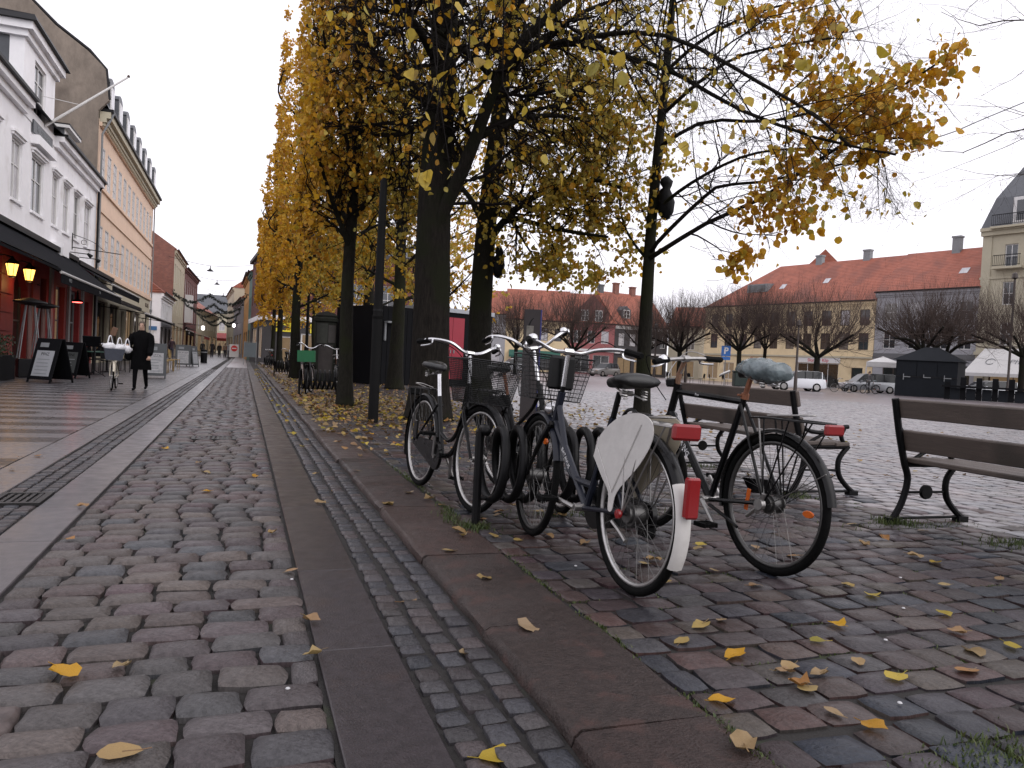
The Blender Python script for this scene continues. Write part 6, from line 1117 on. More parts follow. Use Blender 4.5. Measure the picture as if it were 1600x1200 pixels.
o = thing('heater_lamp', 'red glowing heater lamp under the long awning', 'lamp', (-6.1, 33.6, 2.55)); b = MB(); b.lathe([(.22, 0), (.18, .06), (.05, .12), (.02, .45)], 12); b.build('hood', m_gutter, o, smooth=True); b = MB(); b.lathe([(0, -.03), (.16, -.02), (.18, 0)], 12, cap=False); b.build('glow_ring', pmat('heater_glow', (1, .2, .15), .4, .05, 3, emit=(1, .12, .10), es=4), o, smooth=True)
l = bpy.data.lights.new('heater_light', 'POINT'); l.energy = 6; l.color = (1, .12, .08); l.shadow_soft_size = .15; lo_ = bpy.data.objects.new('heater_light', l); COL.objects.link(lo_); lo_.parent = o; lo_.location = (0, 0, -.25)
# patio heaters, A-boards, menu stand
def patio_heater(x, y, lab):
    o = thing('patio_heater', lab, 'patio heater', (x, y, 0), rad(20), 'pyramid patio heaters'); b = MB(); b.bbox(-.27, .27, -.27, .27, 0, .5, .02); b.build('base', m_gutter, o)
    for sx in (-1, 1):
        for sy in (-1, 1): b = MB(); b.tube([(sx*.25, sy*.25, .5), (sx*.10, sy*.10, 1.95)], .016, 5); b.build('strut', m_zinc, o)
    b = MB(); b.tube([(0, 0, .5), (0, 0, 1.95)], .06, 8); b.build('flame_tube', pmat('heater_tube', (.12, .06, .05), .3, .2, 3), o, smooth=True); b = MB(); b.lathe([(.12, 1.95), (.42, 2.03), (.40, 2.06), (.05, 2.16)], 12); b.build('hood', m_gutter, o, smooth=True)
patio_heater(-5.5, 24.1, 'pyramid patio heater behind the near menu board'); patio_heater(-5.6, 26.0, 'second pyramid patio heater, further from the picture edge')
m_paper = pmat('menu_paper', (.30, .31, .33), .6, .1, 6)
def aboard(x, y, rz, lab, w=.62, h=1.08, sp=.34, frame=None, paper=True, txt=None, face=None):
    o = thing('menu_board', lab, 'sign board', (x, y, 0), rz, 'boards standing on the left pavement'); fr = frame or m_kiosk
    for s in (-1, 1):
        M = Matrix.Translation((0, s*sp, 0)) @ Matrix.Rotation(s*math.atan2(sp-.03, h), 4, 'X'); b = MB(); b.bbox(-w/2, w/2, -.015, .015, .08, h, .004, M)
        for sx in (-1, 1): b.box(sx*(w/2-.03)-.02, sx*(w/2-.03)+.02, -.014, .014, -.0, .08, M)
        p = b.build('panel', fr, o)
        if paper and s < 0:
            q = MB(); q.box(-w*.36, w*.36, -.020, -.016, .16, h*.72, M); q.build('poster', face or m_paper, p)
            t = text_part(txt or 'MENU', .11, fr, p, M @ frameM((0, -.0215, h*.64), (1, 0, 0), (0, 0, 1)), extrude=.0005)
            for k in range(5): q = MB(); q.box(-w*.27, w*rs(.12, .27), -.0215, -.0205, h*.52-k*.09-.012, h*.52-k*.09+.012, M); q.build('text_line', m_zinc, p)
            q = MB(); q.box(-w*.30, w*.05, -.018, -.0155, h*.80, h*.90, M); q.build('header', m_zinc, p)
    b = MB(); b.tube([(-w/2+.02, -sp*.5, .55), (-w/2+.02, sp*.5, .55)], .006, 4); b.build('stay', m_zinc, o)
    return o
aboard(-4.45, 21.6, rad(-32), 'black menu board with a white paper list nearest the picture edge', .70, 1.12, .36, txt='PINZ')
aboard(-4.5, 24.6, rad(-25), 'second black menu board behind the near one', .6, 1.05, .32, face=pmat('dark_chalk', (.05, .055, .055), .8, .2, 5), txt='WINE')
m_gf = pmat('sign_grey', (.05, .055, .06), .5, .1, 3)
aboard(-2.62, 27.0, rad(4), 'grey street sign with oval picture beside the walking person', .62, 1.12, .22, m_gf, face=pmat('poster_pale', (.34, .34, .35), .6, .35, 7), txt='PIZZA')
aboard(-3.0, 44.3, rad(5), 'pale grey street sign near the yellow rattan chairs', .75, 1.15, .22, m_gf, face=pmat('poster_pale', None), txt='FROKOST'); aboard(-2.55, 44.9, rad(62), 'narrow grey sign standing at right angles to the pale one', .6, 1.1, .2, m_gf, txt='ENTRE')
o = thing('menu_stand', 'dark menu stand with open folder beneath the awning', 'stand', (-4.25, 26.2, 0)); b = MB(); b.tube([(0, 0, .05), (0, 0, 1.05)], .025, 6); b.build('post', m_gutter, o)
for k in range(3): a = k*2.1; b = MB(); b.tube([(0, 0, .2), (.32*math.cos(a), .32*math.sin(a), .01)], .014, 5); b.build('leg', m_gutter, o)
b = MB(); b.bbox(-.24, .24, -.02, .02, 1.0, 1.34, .005, Matrix.Rotation(rad(25), 4, 'X')); b.build('folder', m_kiosk, o); b = MB(); b.bbox(-.03, .14, -.02, .0, 1.35, 1.62, .01, Matrix.Rotation(rad(18), 4, 'Y')); b.build('wine_card', m_brownbar, o)
# café tables, dark chairs, yellow rattan chairs
def chair_proto(mat, seatm, lab, grp):
    o = thing('cafe_chair', lab, 'chair', (0, 0, 0), 0, grp); b = MB(); b.bbox(-.2, .2, -.2, .2, .43, .46, .008); b.build('seat', seatm, o)
    for sx in (-1, 1):
        b = MB(); b.tube([(sx*.18, .18, 0), (sx*.18, .18, .43)], .013, 5); b.build('leg', mat, o); b = MB(); b.tube([(sx*.18, -.20, 0), (sx*.18, -.18, .45), (sx*.18, -.24, .86)], .013, 5); b.build('leg', mat, o)
    b = MB(); b.add([(-.18, -.19, .52), (.18, -.19, .52), (.19, -.235, .74), (.10, -.25, .88), (-.10, -.25, .88), (-.19, -.235, .74), (-.18, -.175, .52), (.18, -.175, .52), (.19, -.22, .74), (.10, -.235, .88), (-.10, -.235, .88), (-.19, -.22, .74)], [(0, 1, 2, 3, 4, 5), (11, 10, 9, 8, 7, 6), (0, 6, 7, 1), (1, 7, 8, 2), (2, 8, 9, 3), (3, 9, 10, 4), (4, 10, 11, 5), (5, 11, 6, 0)]); b.build('backrest', seatm, o); return o
m_rattan = pmat('rattan', (.26, .17, .05), .6, .55, 22)
spots = [(-2.95, 31.2), (-2.9, 32.4), (-3.0, 33.6), (-2.9, 34.9), (-3.0, 36.2), (-2.9, 37.6)]
c0 = chair_proto(m_rattan, m_rattan, 'yellow rattan café chair in the row between the two grey street signs', 'yellow rattan café chairs')
for i, (x, y) in enumerate(spots): c = c0 if i == 0 else copy_tree(c0); c['label'] = 'yellow rattan café chair, %s in the row counted from the near street sign' % ('first','second','third','fourth','fifth','last')[i]; c.location = (x, y, 0); c.rotation_euler = (0, 0, rad(-90+rs(-12, 12)))
d0 = chair_proto(m_gutter, m_kiosk, 'dark café chair among the tables under the long awning', 'dark café chairs under the awning')
for i, (x, y, a) in enumerate([(-4.9, 27.8, 30), (-4.2, 28.4, 200), (-4.8, 29.9, -60), (-4.1, 30.8, 120), (-5.0, 32.2, 10), (-4.2, 33.0, 170)]): c = d0 if i == 0 else copy_tree(d0); c['label'] = 'dark café chair under the long awning, ' + ('facing the nearest table', 'on the street side of the nearest table', 'on the wall side of the middle table', 'on the street side of the middle table', 'on the wall side of the farthest table', 'on the street side of the farthest table')[i]; c.location = (x, y, 0); c.rotation_euler = (0, 0, rad(a))
for i, (x, y, lab) in enumerate(((-4.5, 27.6, 'small green-topped café table nearest the menu stand'), (-4.5, 30.3, 'small café table in the middle under the long awning'), (-4.6, 32.7, 'small café table farthest under the long awning'))):
    o = thing('cafe_table', lab, 'table', (x, y, 0), 0, 'café tables under the awning'); b = MB(); b.lathe([(.36, .72), (.37, .735), (.36, .75)], 18); b.build('tabletop', pmat('green_top', (.02, .07, .05), .4, .1, 4), o, smooth=True); b = MB(); b.tube([(0, 0, .02), (0, 0, .72)], .03, 6); b.build('post', m_gutter, o); b = MB(); b.lathe([(.24, 0), (.22, .03), (.04, .06)], 12); b.build('foot', m_gutter, o)
# dark planters in front of the restaurant
for i, (y0, y1, lab) in enumerate(((20.2, 22.6, 'black planter trough with clipped hedge at the picture edge'),)):
    o = thing('planter', lab, 'planter'); b = MB(); b.bbox(-5.9, -5.45, y0, y1, 0, .62, .01); b.build('trough', m_kiosk, o); rng = np.random.default_rng(50+i); P = np.stack([rng.uniform(-5.9, -5.45, 900), rng.uniform(y0, y1, 900), rng.uniform(.6, 1.12, 900)], -1); V, F, k = leaves(rng, P, .06, False); npmesh('foliage', V, F, leafmat('box_leaf', [(.02, .035, .015), (.03, .05, .02), (.015, .025, .012)], .2), o)['kind'] = 'stuff'
o = thing('bollard', 'short black bollard where the pavement slabs end', 'bollard', (-2.5, 56.3, 0)); b = MB(); b.lathe([(.21, 0), (.21, .85), (.19, .9), (.05, .92)], 12); b.build('drum', m_kiosk, o, smooth=True); b = MB(); b.lathe([(.212, .7), (.212, .76)], 12); b.build('band', m_zinc, o)
o = thing('no_entry_sign', 'red and white no entry sign on a low panel in the street', 'road sign', (-.75, 69.5, 0)); b = MB(); b.tube([(-.5, 0, 0), (-.5, 0, 1.7)], .03, 6); b.build('post', m_zinc, o); b = MB(); b.box(-.35, .40, -.02, .02, .35, 1.45); b.build('panel', m_wwood, o)
b = MB(); b.lathe([(.0, .01), (.26, .01), (.26, -.01), (.0, -.01)], 20, Matrix.Translation((.03, -.035, 1.1)) @ Matrix.Rotation(rad(90), 4, 'X'), cap=False); d = b.build('disc', pmat('sign_red', (.55, .02, .02), .4, .05, 2), o); b = MB(); b.box(-.15, .21, -.052, -.047, 1.06, 1.14); b.build('bar', m_wwood, d)
o = thing('fence_panel', 'grey metal fence panel standing on the kerb line far ahead', 'fence', (.45, 56.3, 0)); b = MB(); b.tube([(-.4, 0, 0), (-.4, 0, 1.6), (.4, 0, 1.6), (.4, 0, 0)], .025, 6); b.build('frame', m_zinc, o); b = MB(); b.box(-.38, .38, -.01, .01, .55, 1.55); b.build('sheet', pmat('mesh_grey', (.10, .12, .13), .5, .1, 2), o)
# overhead lamps and garlands
m_fir = leafmat('fir_needles', [(.012, .02, .014), (.02, .03, .02), (.01, .014, .012)], .1)
for i, (y, z, lab) in enumerate(((76, 5.9, 'nearest'), (88, 5.7, 'second'), (102, 5.6, 'third'), (116, 5.4, 'fourth'), (132, 5.4, 'fifth'))):
    for s, (xa, xb) in enumerate(((-6.2 + i*.1, -3.1-.05*i), (-3.1-.05*i, .1-.35*i))):
        side = ('left', 'right')[s]; P = np.array([(xa+(xb-xa)*t, y, z+(.25 if (t == 0 and s == 0) or (t == 1 and s == 1) else 0)-1.0*math.sin(math.pi*t)*.75) for t in np.linspace(0, 1, 40)]); rng = np.random.default_rng(60+i*2+s); o = thing('fir_garland', f'{lab} dark fir garland over the street, {"towards the white house" if s == 0 else "towards the brick corner"}', 'garland', (0, 0, 0), 0, 'fir garlands hung over the street')
        b = MB(); b.tube([tuple(p) for p in P], .02, 4); b.build('rope', m_twig, o); idx = rng.integers(0, 40, 500); V, F, k = leaves(rng, P[idx]+rng.normal(0, .07, (500, 3)), .12, False); npmesh('foliage', V, F, m_fir, o)['kind'] = 'stuff'
for y, z, lab, xa, xb in ((80, 8.6, 'nearest street lamp hung on a wire over the street', -7, .5), (100, 8.9, 'second street lamp hung on a wire, smaller in view', -7, -.1), (130, 9.4, 'farthest street lamp hung on a wire', -6.2, -2)):
    o = thing('hanging_lamp', lab, 'street lamp', (-3.3, y, z), 0, 'lamps hung on wires over the street'); b = MB(); b.tube(smooth_path([(xa+3.3, 0, .9), (0, 0, .35), (xb+3.3, 0, .7)], 5), .02, 4); b.build('wire', m_gutter, o); b = MB(); b.lathe([(.03, .35), (.05, .1), (.12, 0), (.34, -.14), (.30, -.18)], 12); b.build('shade', m_gutter, o, smooth=True)
m_shoplight = pmat('shop_light', (.9, .9, .9), .4, .05, 2, emit=(1, .95, .9), es=4)
for x, y, z, lab in ((-4.3, 92, 3.2, 'lit white box sign on the left street side'), (-1.3, 110, 4.2, 'bright round shop lamp on the right street side')):
    o = thing('box_sign', lab, 'sign'); b = MB(); b.bbox(x-.16, x+.16, y-.08, y+.08, z-.22, z+.22, .05); b.build('light_box', m_shoplight, o); b = MB(); b.tube([(x, y, z+.2), (x, y, z+.3), (-6.9 if x < -3 else -.6, y, z+.3)], .03, 5); b.build('arm', m_gutter, o)
o = thing('market_canopy', 'long red stall canopy across the far end of the street', 'canopy', (-5.5, 150, 0)); b = MB(); b.add([(-4, 0, 2.9), (5, 0, 2.9), (5, 3, 3.9), (-4, 3, 3.9), (-4, 0, 2.4), (5, 0, 2.4)], [(0, 1, 2, 3), (4, 5, 1, 0)]); b.build('roof', pmat('red_canvas', None), o, fix=False)
for x in (-3.9, -1, 2, 4.9): b = MB(); b.tube([(x, .1, 0), (x, .1, 2.9)], .04, 5); b.build('post', m_zinc, o)
# ================================================================== far side of the square: pollards, cars, stalls
m_twig3 = pmat('pollard_shoot', (0.080, 0.060, 0.052), 0.9, 0.3, 2, spec=.1)
def pollard(x, y, h, spread, fork, r, seed, label):
    rng = np.random.default_rng(seed); o = thing('pollarded_tree', label, 'tree', (x, y, ZP), rng.uniform(0, 6), 'pollarded bare trees across the square'); limbs = []
    n = 6
    for i in range(n):
        a = i*2*math.pi/n+rng.uniform(-.3, .3); l = spread*rng.uniform(.55, .85); limbs.append(([(0, 0, fork-.2), (l*.45*math.cos(a), l*.45*math.sin(a), fork+rng.uniform(.5, .9)), (l*math.cos(a), l*math.sin(a), fork+rng.uniform(.9, 2.0))], r*.5))
    limbs.append(([(0, 0, fork), (.2, .1, fork+1.2), (.1, -.1, fork+2.4)], r*.6))
    trunk_mesh('trunk', [([(0, 0, -.05), (.03, 0, fork*.5), (0, .03, fork)], r, r*.85, 10)]+[(l, rr, rr*.6, 8) for l, rr in limbs], m_bark, o, rng, .05, 10)
    P1 = np.stack([poly(l, 10) for l, rr in limbs]); R1 = np.stack([np.linspace(rr, rr*.6, 10) for l, rr in limbs])
    P2, R2 = sprout(rng, P1, R1, 30, (1.6, 4.2), .95, 5, bias=(0, 0, .75), wig=.12, t0=.25, rf=.25); R2 = np.minimum(R2, .018)
    P3, R3 = sprout(rng, P2, R2, 7, (1.0, 2.6), .45, 5, bias=(0, 0, .7), wig=.09, t0=.3, rf=.5); R3 = np.minimum(R3, .0075); P3[..., 2] = np.minimum(P3[..., 2], h+.5-rng.uniform(0, .5, P3.shape[:2])); P2[..., 2] = np.minimum(P2[..., 2], h+.2)
    P4, R4 = sprout(rng, P2, R2, 6, (.4, 1.1), .9, 4, bias=(0, 0, .1), wig=.18, rf=.45); R4 = np.minimum(R4, .007)
    V, F = merge([tubes_np(P2, R2, 4), tubes_np(P3, R3, 3), tubes_np(P4, R4, 3)]); npmesh('shoots', V, F, m_twig3, o)['kind'] = 'stuff'
for a in ((40.5, 46.7, 8.3, 4.0, 2.7, .24, 71, 'pollarded bare tree with thick trunk before the hairdresser window'), (36.5, 50.8, 7.6, 3.3, 3.0, .20, 72, 'pollarded bare tree beside the blue parking sign'), (40.3, 52.6, 7.6, 2.6, 3.3, .16, 73, 'slim pollarded bare tree just behind the bagged saddle'), (35.3, 57.5, 7.8, 3.4, 2.8, .22, 74, 'pollarded bare tree at the charcoal house corner'), (52.6, 48.3, 9.6, 4.4, 3.6, .28, 75, 'pollarded bare tree rising behind the dark hut'),
          (55.2, 48.5, 9.6, 3.6, 3.6, .24, 76, 'second pollarded tree behind the dark hut, nearer the cream building'), (51.6, 39.1, 8.8, 4.0, 3.4, .22, 77, 'pollarded bare tree before the white awning at the picture edge'), (25.9, 58.7, 6.8, 3.2, 2.4, .2, 78, 'pollarded bare tree before the pink house'), (35.6, 63.8, 7.4, 3.0, 2.8, .18, 79, 'pollarded bare tree before the charcoal house windows'), (22.0, 62, 6.8, 3.0, 2.4, .18, 80, 'pollarded bare tree before the ochre yellow house')): pollard(*a)
m_cw = pmat('car_white', (.62, .63, .66), .25, .03, 2, spec=.6); m_cs = pmat('car_silver', (.32, .33, .35), .28, .03, 2, metal=.5); m_cg = pmat('car_grey', (.20, .195, .19), .3, .03, 2, metal=.4); m_cglass = pmat('car_glass', (.012, .014, .017), .08, .1, 2, spec=.35)
def car(x, y, heading, body_m, label, L=4.0, Wd=.86, Hh=1.47, van=False):
    o = thing('parked_car', label, 'car', (x, y, ZP), heading, 'cars parked across the square'); h = L/2
    low = [(-h, .45), (-h+.02, .30), (-h+.15, .22), (h-.15, .20), (h-.02, .30), (h, .52), (h-.06, .68), (h-.55, .80), (h-1.05, .90), (-h+.35, .94), (-h+.06, .90), (-h, .70)]
    zr = Hh; roof = ([(h-1.15, .88), (h-1.75, zr-.08), (h-2.15, zr), (-h+.55, zr), (-h+.22, zr-.10), (-h+.06, .90)] if not van else [(h-.95, .88), (h-1.7, zr-.08), (h-2.1, zr), (-h+.35, zr), (-h+.12, zr-.10), (-h+.04, .90)])
    b = MB(); n = len(low); cx, cz = 0, .58
    for yy, s in ((-Wd, .93), (-Wd*.97, .985), (-Wd*.8, 1.0), (Wd*.8, 1.0), (Wd*.97, .985), (Wd, .93)): b.v += [(a*(s if s < 1 else 1), yy, cz+(c-cz)*s) for a, c in low]
    for k in range(5): b.f += [(k*n+i, k*n+(i+1) % n, (k+1)*n+(i+1) % n, (k+1)*n+i) for i in range(n)]
    b.f += [tuple(range(n-1, -1, -1)), tuple(5*n+i for i in range(n))]; b.mi += [0]*len(b.f); b.build('body', body_m, o, smooth=True)
    yw = lambda z: Wd*(.94-.26*max(0, z-.9)/(zr-.9))
    b = MB(); m = len(roof); b.v += [(a, -yw(c), c) for a, c in roof]+[(a, yw(c), c) for a, c in roof]; b.f += [tuple(range(m-1, -1, -1)), tuple(range(m, 2*m))]+[(i, (i+1) % m, m+(i+1) % m, m+i) for i in range(m)]; b.mi += [0]*len(b.f); b.build('glasshouse', m_cglass, o)
    b = MB(); rr = roof[1:5]; e = .012
    b.add([(a, s*(yw(c)-.01), c+e) for s in (-1, 1) for a, c in rr]+[(a, s*(yw(c)+.004), c-.05) for s in (-1, 1) for a, c in rr], [(0, 1, 5, 4), (1, 2, 6, 5), (2, 3, 7, 6), (0, 8, 9, 1), (1, 9, 10, 2), (2, 10, 11, 3), (4, 5, 13, 12), (5, 6, 14, 13), (6, 7, 15, 14)]); b.build('roof_panel', body_m, o, fix=False)
    for t in (.33, .62, .97):
        a = roof[1][0]+(roof[4][0]-roof[1][0])*t
        for s in (-1, 1): b = MB(); b.tube([(a+.05, s*(yw(.9)+.004), .90), (a, s*(yw(zr-.05)+.004), zr-.04)], .035, 4); b.build('pillar', body_m if t > .9 else m_gutter, o)
    for ax in (h-.78, -h+.72):
        for s in (-1, 1):
            M = Matrix.Translation((ax, s*(Wd-.09), .31)) @ Matrix.Rotation(rad(90), 4, 'X'); b = MB(); b.lathe([(.20, -.10), (.30, -.10), (.315, -.06), (.315, .06), (.30, .10), (.20, .10)], 18, M); t = b.build('wheel', m_rub, o, smooth=True); b = MB(); b.lathe([(.20, -.105), (.19, -.07), (.05, -.06), (.03, -.08)], 14, M); b.lathe([(.20, .105), (.19, .07), (.05, .06), (.03, .08)], 14, M); b.build('rim', m_steel, t, smooth=True)
            b = MB(); b.lathe([(.0, 0), (.37, 0)], 20, Matrix.Translation((ax, s*(Wd*.965+.005), .33)) @ Matrix.Rotation(rad(90), 4, 'X'), cap=False); b.build('wheel_arch', m_gutter, o)
    for s in (-1, 1):
        b = MB(); b.bbox(-h-.005, -h+.18, s*.62-.16, s*.62+.16, .70, .92 if not van else 1.1, .02); b.build('tail_light', m_red, o); b = MB(); b.bbox(h-.30, h-.02, s*.60-.17, s*.60+.17, .60, .74, .03); b.build('headlight', m_chrome, o); b = MB(); b.bbox(h-1.45, h-1.27, s*(Wd+.08)-.07, s*(Wd+.08)+.07, .90, 1.03, .02); b.build('mirror', body_m, o)
    for xx in (-h-.012, h+.002): b = MB(); b.box(xx, xx+.01, -.25, .25, .42, .53); b.build('number_plate', m_wwood, o)
    b = MB(); b.bbox(-h-.02, -h+.10, -Wd*.92, Wd*.92, .28, .50, .03); b.build('bumper', body_m, o)
    return o
HL = rad(160.6)
car(38.75, 46.8, HL, m_cw, 'white hatchback parked before the hairdresser window', 3.9); car(49.9, 51.4, HL, m_cs, 'silver family car beside the dark hut', 4.5, .88, 1.6, True); car(37.7, 76.8, rad(200), m_cg, 'small grey hatchback before the charcoal house', 3.6, .82, 1.5); car(26.6, 75.4, rad(175), m_cw, 'white car half hidden behind the grey pylon', 4.3)
car(55.0, 44.3, HL, m_cs, 'silver car behind the dark railings', 4.2); car(60.0, 49.0, HL, m_cw, 'white car parked under the white awning', 4.0)
# dark hut, white tent, railings, lamp posts, parking sign
m_hut = pmat('hut_blue_black', (.0105, .0125, .016), .6, .15, 2, spec=.12)
o = thing('market_hut', 'closed blue-black market hut with peaked roof', 'hut'); A, B, C_ = Vector((46.5, 45.15, ZP)), Vector((49.6, 42.5, ZP)), Vector((51.9, 43.8, ZP)); D_ = A+(C_-B)
up = Vector((0, 0, 1)); b = MB(); b.add([A, B, C_, D_]+[p+up*2.75 for p in (A, B, C_, D_)], [(0, 1, 5, 4), (1, 2, 6, 5), (2, 3, 7, 6), (3, 0, 4, 7)]); b.build('walls', m_hut, o); ctr = (A+B+C_+D_)/4; e = [p+(p-ctr).normalized()*.35 for p in (A, B, C_, D_)]
b = MB(); b.add([p+up*2.7 for p in e]+[ctr+up*3.75+(B-A)*.12, ctr+up*3.75-(B-A)*.12], [(0, 1, 4, 5), (1, 2, 4), (2, 3, 5, 4), (3, 0, 5), (3, 2, 1, 0)]); b.build('roof', m_hut, o)
w = Wall((A.x, A.y), (B.x, B.y)); w.n = -w.n if w.n.y > 0 else w.n
for k in range(3): b = MB(); w.box(b, .05+k*1.36, 1.36+k*1.36, 1.62, 2.65, .005, .05); b.build('shutter', m_hut, o)
for k in range(3): a = .5+k*1.35; b = MB(); w.box(b, a, a+.5, 1.5, 1.56, .05, .09); w.box(b, a if k < 2 else a+.02, a+.06, 1.3 if k != 1 else 1.5, 1.75, .052, .092); b.build('hook', m_zinc, o)
strip(w, 0, w.W, 1.52, 1.6, .04, m_gutter, o, 'rail')
o = thing('white_tent', 'small white canopy tent before the grey building', 'tent'); a, c = Vector((53.6, 55.4, ZP)), Vector((55.6, 53.6, ZP)); dv = Vector((1.5, 1.6, 0)); b = MB(); q = [a, c, c+dv, a+dv]
for p in q: k = MB(); k.tube([p, p+up*2.3], .05, 6); k.build('post', m_wwood, o)
b.add([p+up*2.3 for p in q]+[p+up*2.75 for p in q]+[(a+c+dv)/2+up*3.3+dv*0], [(0, 1, 5, 4), (1, 2, 6, 5), (2, 3, 7, 6), (3, 0, 4, 7), (4, 5, 8), (5, 6, 8), (6, 7, 8), (7, 4, 8)]); b.build('canopy', m_wwood, o, fix=False)
o = thing('terrace_railing', 'black terrace railing with upright boards right of the dark hut', 'railing'); w = Wall((44.6, 39.4), (49.0, 35.2)); w.n = -w.n if w.n.y > 0 else w.n
for k in range(7): b = MB(); a = .2+k*.92; w.box(b, a, a+.34, .1, 1.62 if k else 1.3, -.06, .0); b.build('post', m_kiosk, o)
b = MB(); w.box(b, 0, w.W, .92, 1.06, .0, .34); b.build('counter', m_kiosk, o)
for k in range(6): b = MB(); a = .56+k*.92; w.box(b, a, a+.55, .1, .88, -.05, -.01); b.build('panel', m_hut, o)
m_lp = pmat('brown_post', (.035, .024, .020), .5, .15, 2)
for x, y, h, lab in ((37.4, 45.2, 4.6, 'thin dark lamp post in front of the white hatchback'), (50.75, 39.4, 8.6, 'tall brown lamp post in front of the white awning'), (35.9, 57.35, 4.8, 'thin dark post left of the parking sign'), (33.5, 58.5, 4.5, 'thin dark post before the red-lit shop')):
    o = thing('lamp_post', lab, 'lamp post', (x, y, ZP), 0, 'lamp posts on the square'); b = MB(); b.lathe([(.13, -.02), (.12, 1.0), (.085, 1.1), (.07, h)], 10); b.build('pole', m_lp, o, smooth=True); b = MB(); b.lathe([(.05, h), (.2, h+.1), (.16, h+.4), (.03, h+.5)], 8); b.build('lantern', m_lp, o, smooth=True)
    if h > 8: b = MB(); b.tube([(-1.5, 0, 3.9), (1.2, 0, 3.9)], .04, 5); b.build('cross_arm', m_lp, o)
o = thing('parking_sign', 'blue parking sign on a thin pole across the square', 'road sign', (35.5, 51.1, ZP), rad(-19)); b = MB(); b.tube([(0, 0, -.02), (0, 0, 3.2)], .035, 6); b.build('pole', m_zinc, o); b = MB(); b.box(-.36, .36, -.06, -.03, 2.35, 3.15); p = b.build('plate', pmat('sign_blue2', (.02, .13, .42), .5, .05, 2), o); text_part('P', .7, m_wwood, p, frameM((0, -.062, 2.75), (1, 0, 0), (0, 0, 1)), bold=.02); b = MB(); b.box(-.36, .36, -.06, -.03, 2.05, 2.30); b.build('sub_plate', pmat('sign_blue2', None), o)
o = thing('waste_container', 'dark green waste container behind the bagged saddle', 'container', (36.7, 50.7, ZP), rad(-20)); b = MB(); b.bbox(-.55, .55, -.4, .4, .05, 1.15, .05); b.build('tub', pmat('dark_green', (.014, .028, .022), .5, .15, 2), o); b = MB(); b.bbox(-.6, .6, -.45, .45, 1.15, 1.28, .05); b.build('lid', pmat('dark_green', None), o)
# white awning with lettering on the cream building
o = thing('awning', 'big white shop awning with grey lettering on the cream building', 'awning'); b = MB(); b.add([wc(.8, 4.6, .1), wc(15, 4.6, .1), wc(15, 2.3, 2.6), wc(.2, 2.3, 2.6), wc(.2, 2.0, 2.6), wc(15, 2.0, 2.6)], [(0, 1, 2, 3), (3, 2, 5, 4)]); b.build('canopy', m_wwood, o, fix=False)
nn = (wc.n*2.3+Vector((0, 0, 2.5))).normalized(); upd = (wc.n*-2.5+Vector((0, 0, 2.3))).normalized(); uu = upd.cross(nn); M = frameM(wc(5.4, 3.35, 1.46)+nn*.02, uu, upd); text_part('Phonecare', .85, m_zinc, o, M, extrude=.003)
b = MB(); b.tube([wc(2.0, 3.35, 1.46)+nn*.03+uu*(.38*math.cos(t))+upd*(.38*math.sin(t)) for t in np.linspace(.4, 5.6, 16)], .035, 4); b.build('emblem', m_zinc, o)
# bicycles by the silver car and café furniture at the far corner
parked(b1, (44.0, 47.1), rad(150), 'dark bicycle parked by the nose of the silver car', 'bicycles across the square'); parked(b4, (46.0, 46.5), rad(170), 'dark bicycle behind the silver car, next to the hut', 'bicycles across the square')
tc_ = chair_proto(m_gutter, m_kiosk, 'dark terrace chair before the lit shop windows across the square', 'terrace chairs across the square')
for i in range(8): c = tc_ if i == 0 else copy_tree(tc_); c['label'] = 'dark terrace chair before the lit shop windows, %s from the charcoal house' % ('first','second','third','fourth','fifth','sixth','seventh','last')[i]; c.location = (36.2+i*.75+rs(-.2, .2), 60.8-i*.62+rs(-.3, .3), ZP); c.rotation_euler = (0, 0, rs(0, 6))
# ================================================================== people
m_skin = pmat('skin', (.42, .26, .19), .6, .08, 8); m_hair = pmat('hair', (.10, .075, .055), .7, .3, 30); m_coat = pmat('black_coat', (.005, .005, .0055), .9, .35, 14, .3, 60, spec=.05); m_trous = pmat('black_trousers', (.005, .005, .006), .85, .2, 14, spec=.05)
def skinned(name, verts, edges, radii, mats, pick, parent, sub=2):
    me = bpy.data.meshes.new(name); me.from_pydata([tuple(v) for v in verts], edges, []); o = bpy.data.objects.new('tmp_body', me); COL.objects.link(o)
    md = o.modifiers.new('Skin', 'SKIN'); sv = me.skin_vertices[0].data if me.skin_vertices else None
    if sv is None:
        bm = bmesh.new(); bm.from_mesh(me); bm.verts.layers.skin.verify(); bm.to_mesh(me); bm.free(); sv = me.skin_vertices[0].data
    for i, r in enumerate(radii): sv[i].radius = r if hasattr(r, '__len__') else (r, r); sv[i].use_root = (i == 0)
    md.use_smooth_shade = True; ss = o.modifiers.new('Sub', 'SUBSURF'); ss.levels = sub; ss.render_levels = sub
    dg = bpy.context.evaluated_depsgraph_get(); dg.update(); m2 = bpy.data.meshes.new_from_object(o.evaluated_get(dg)); bpy.data.objects.remove(o); m2.name = name; m2.materials.clear()
    for m in mats: m2.materials.append(m)
    m2.polygons.foreach_set('material_index', [pick(p.center) for p in m2.polygons]); m2.polygons.foreach_set('use_smooth', [True]*len(m2.polygons)); return put(name, m2, parent)
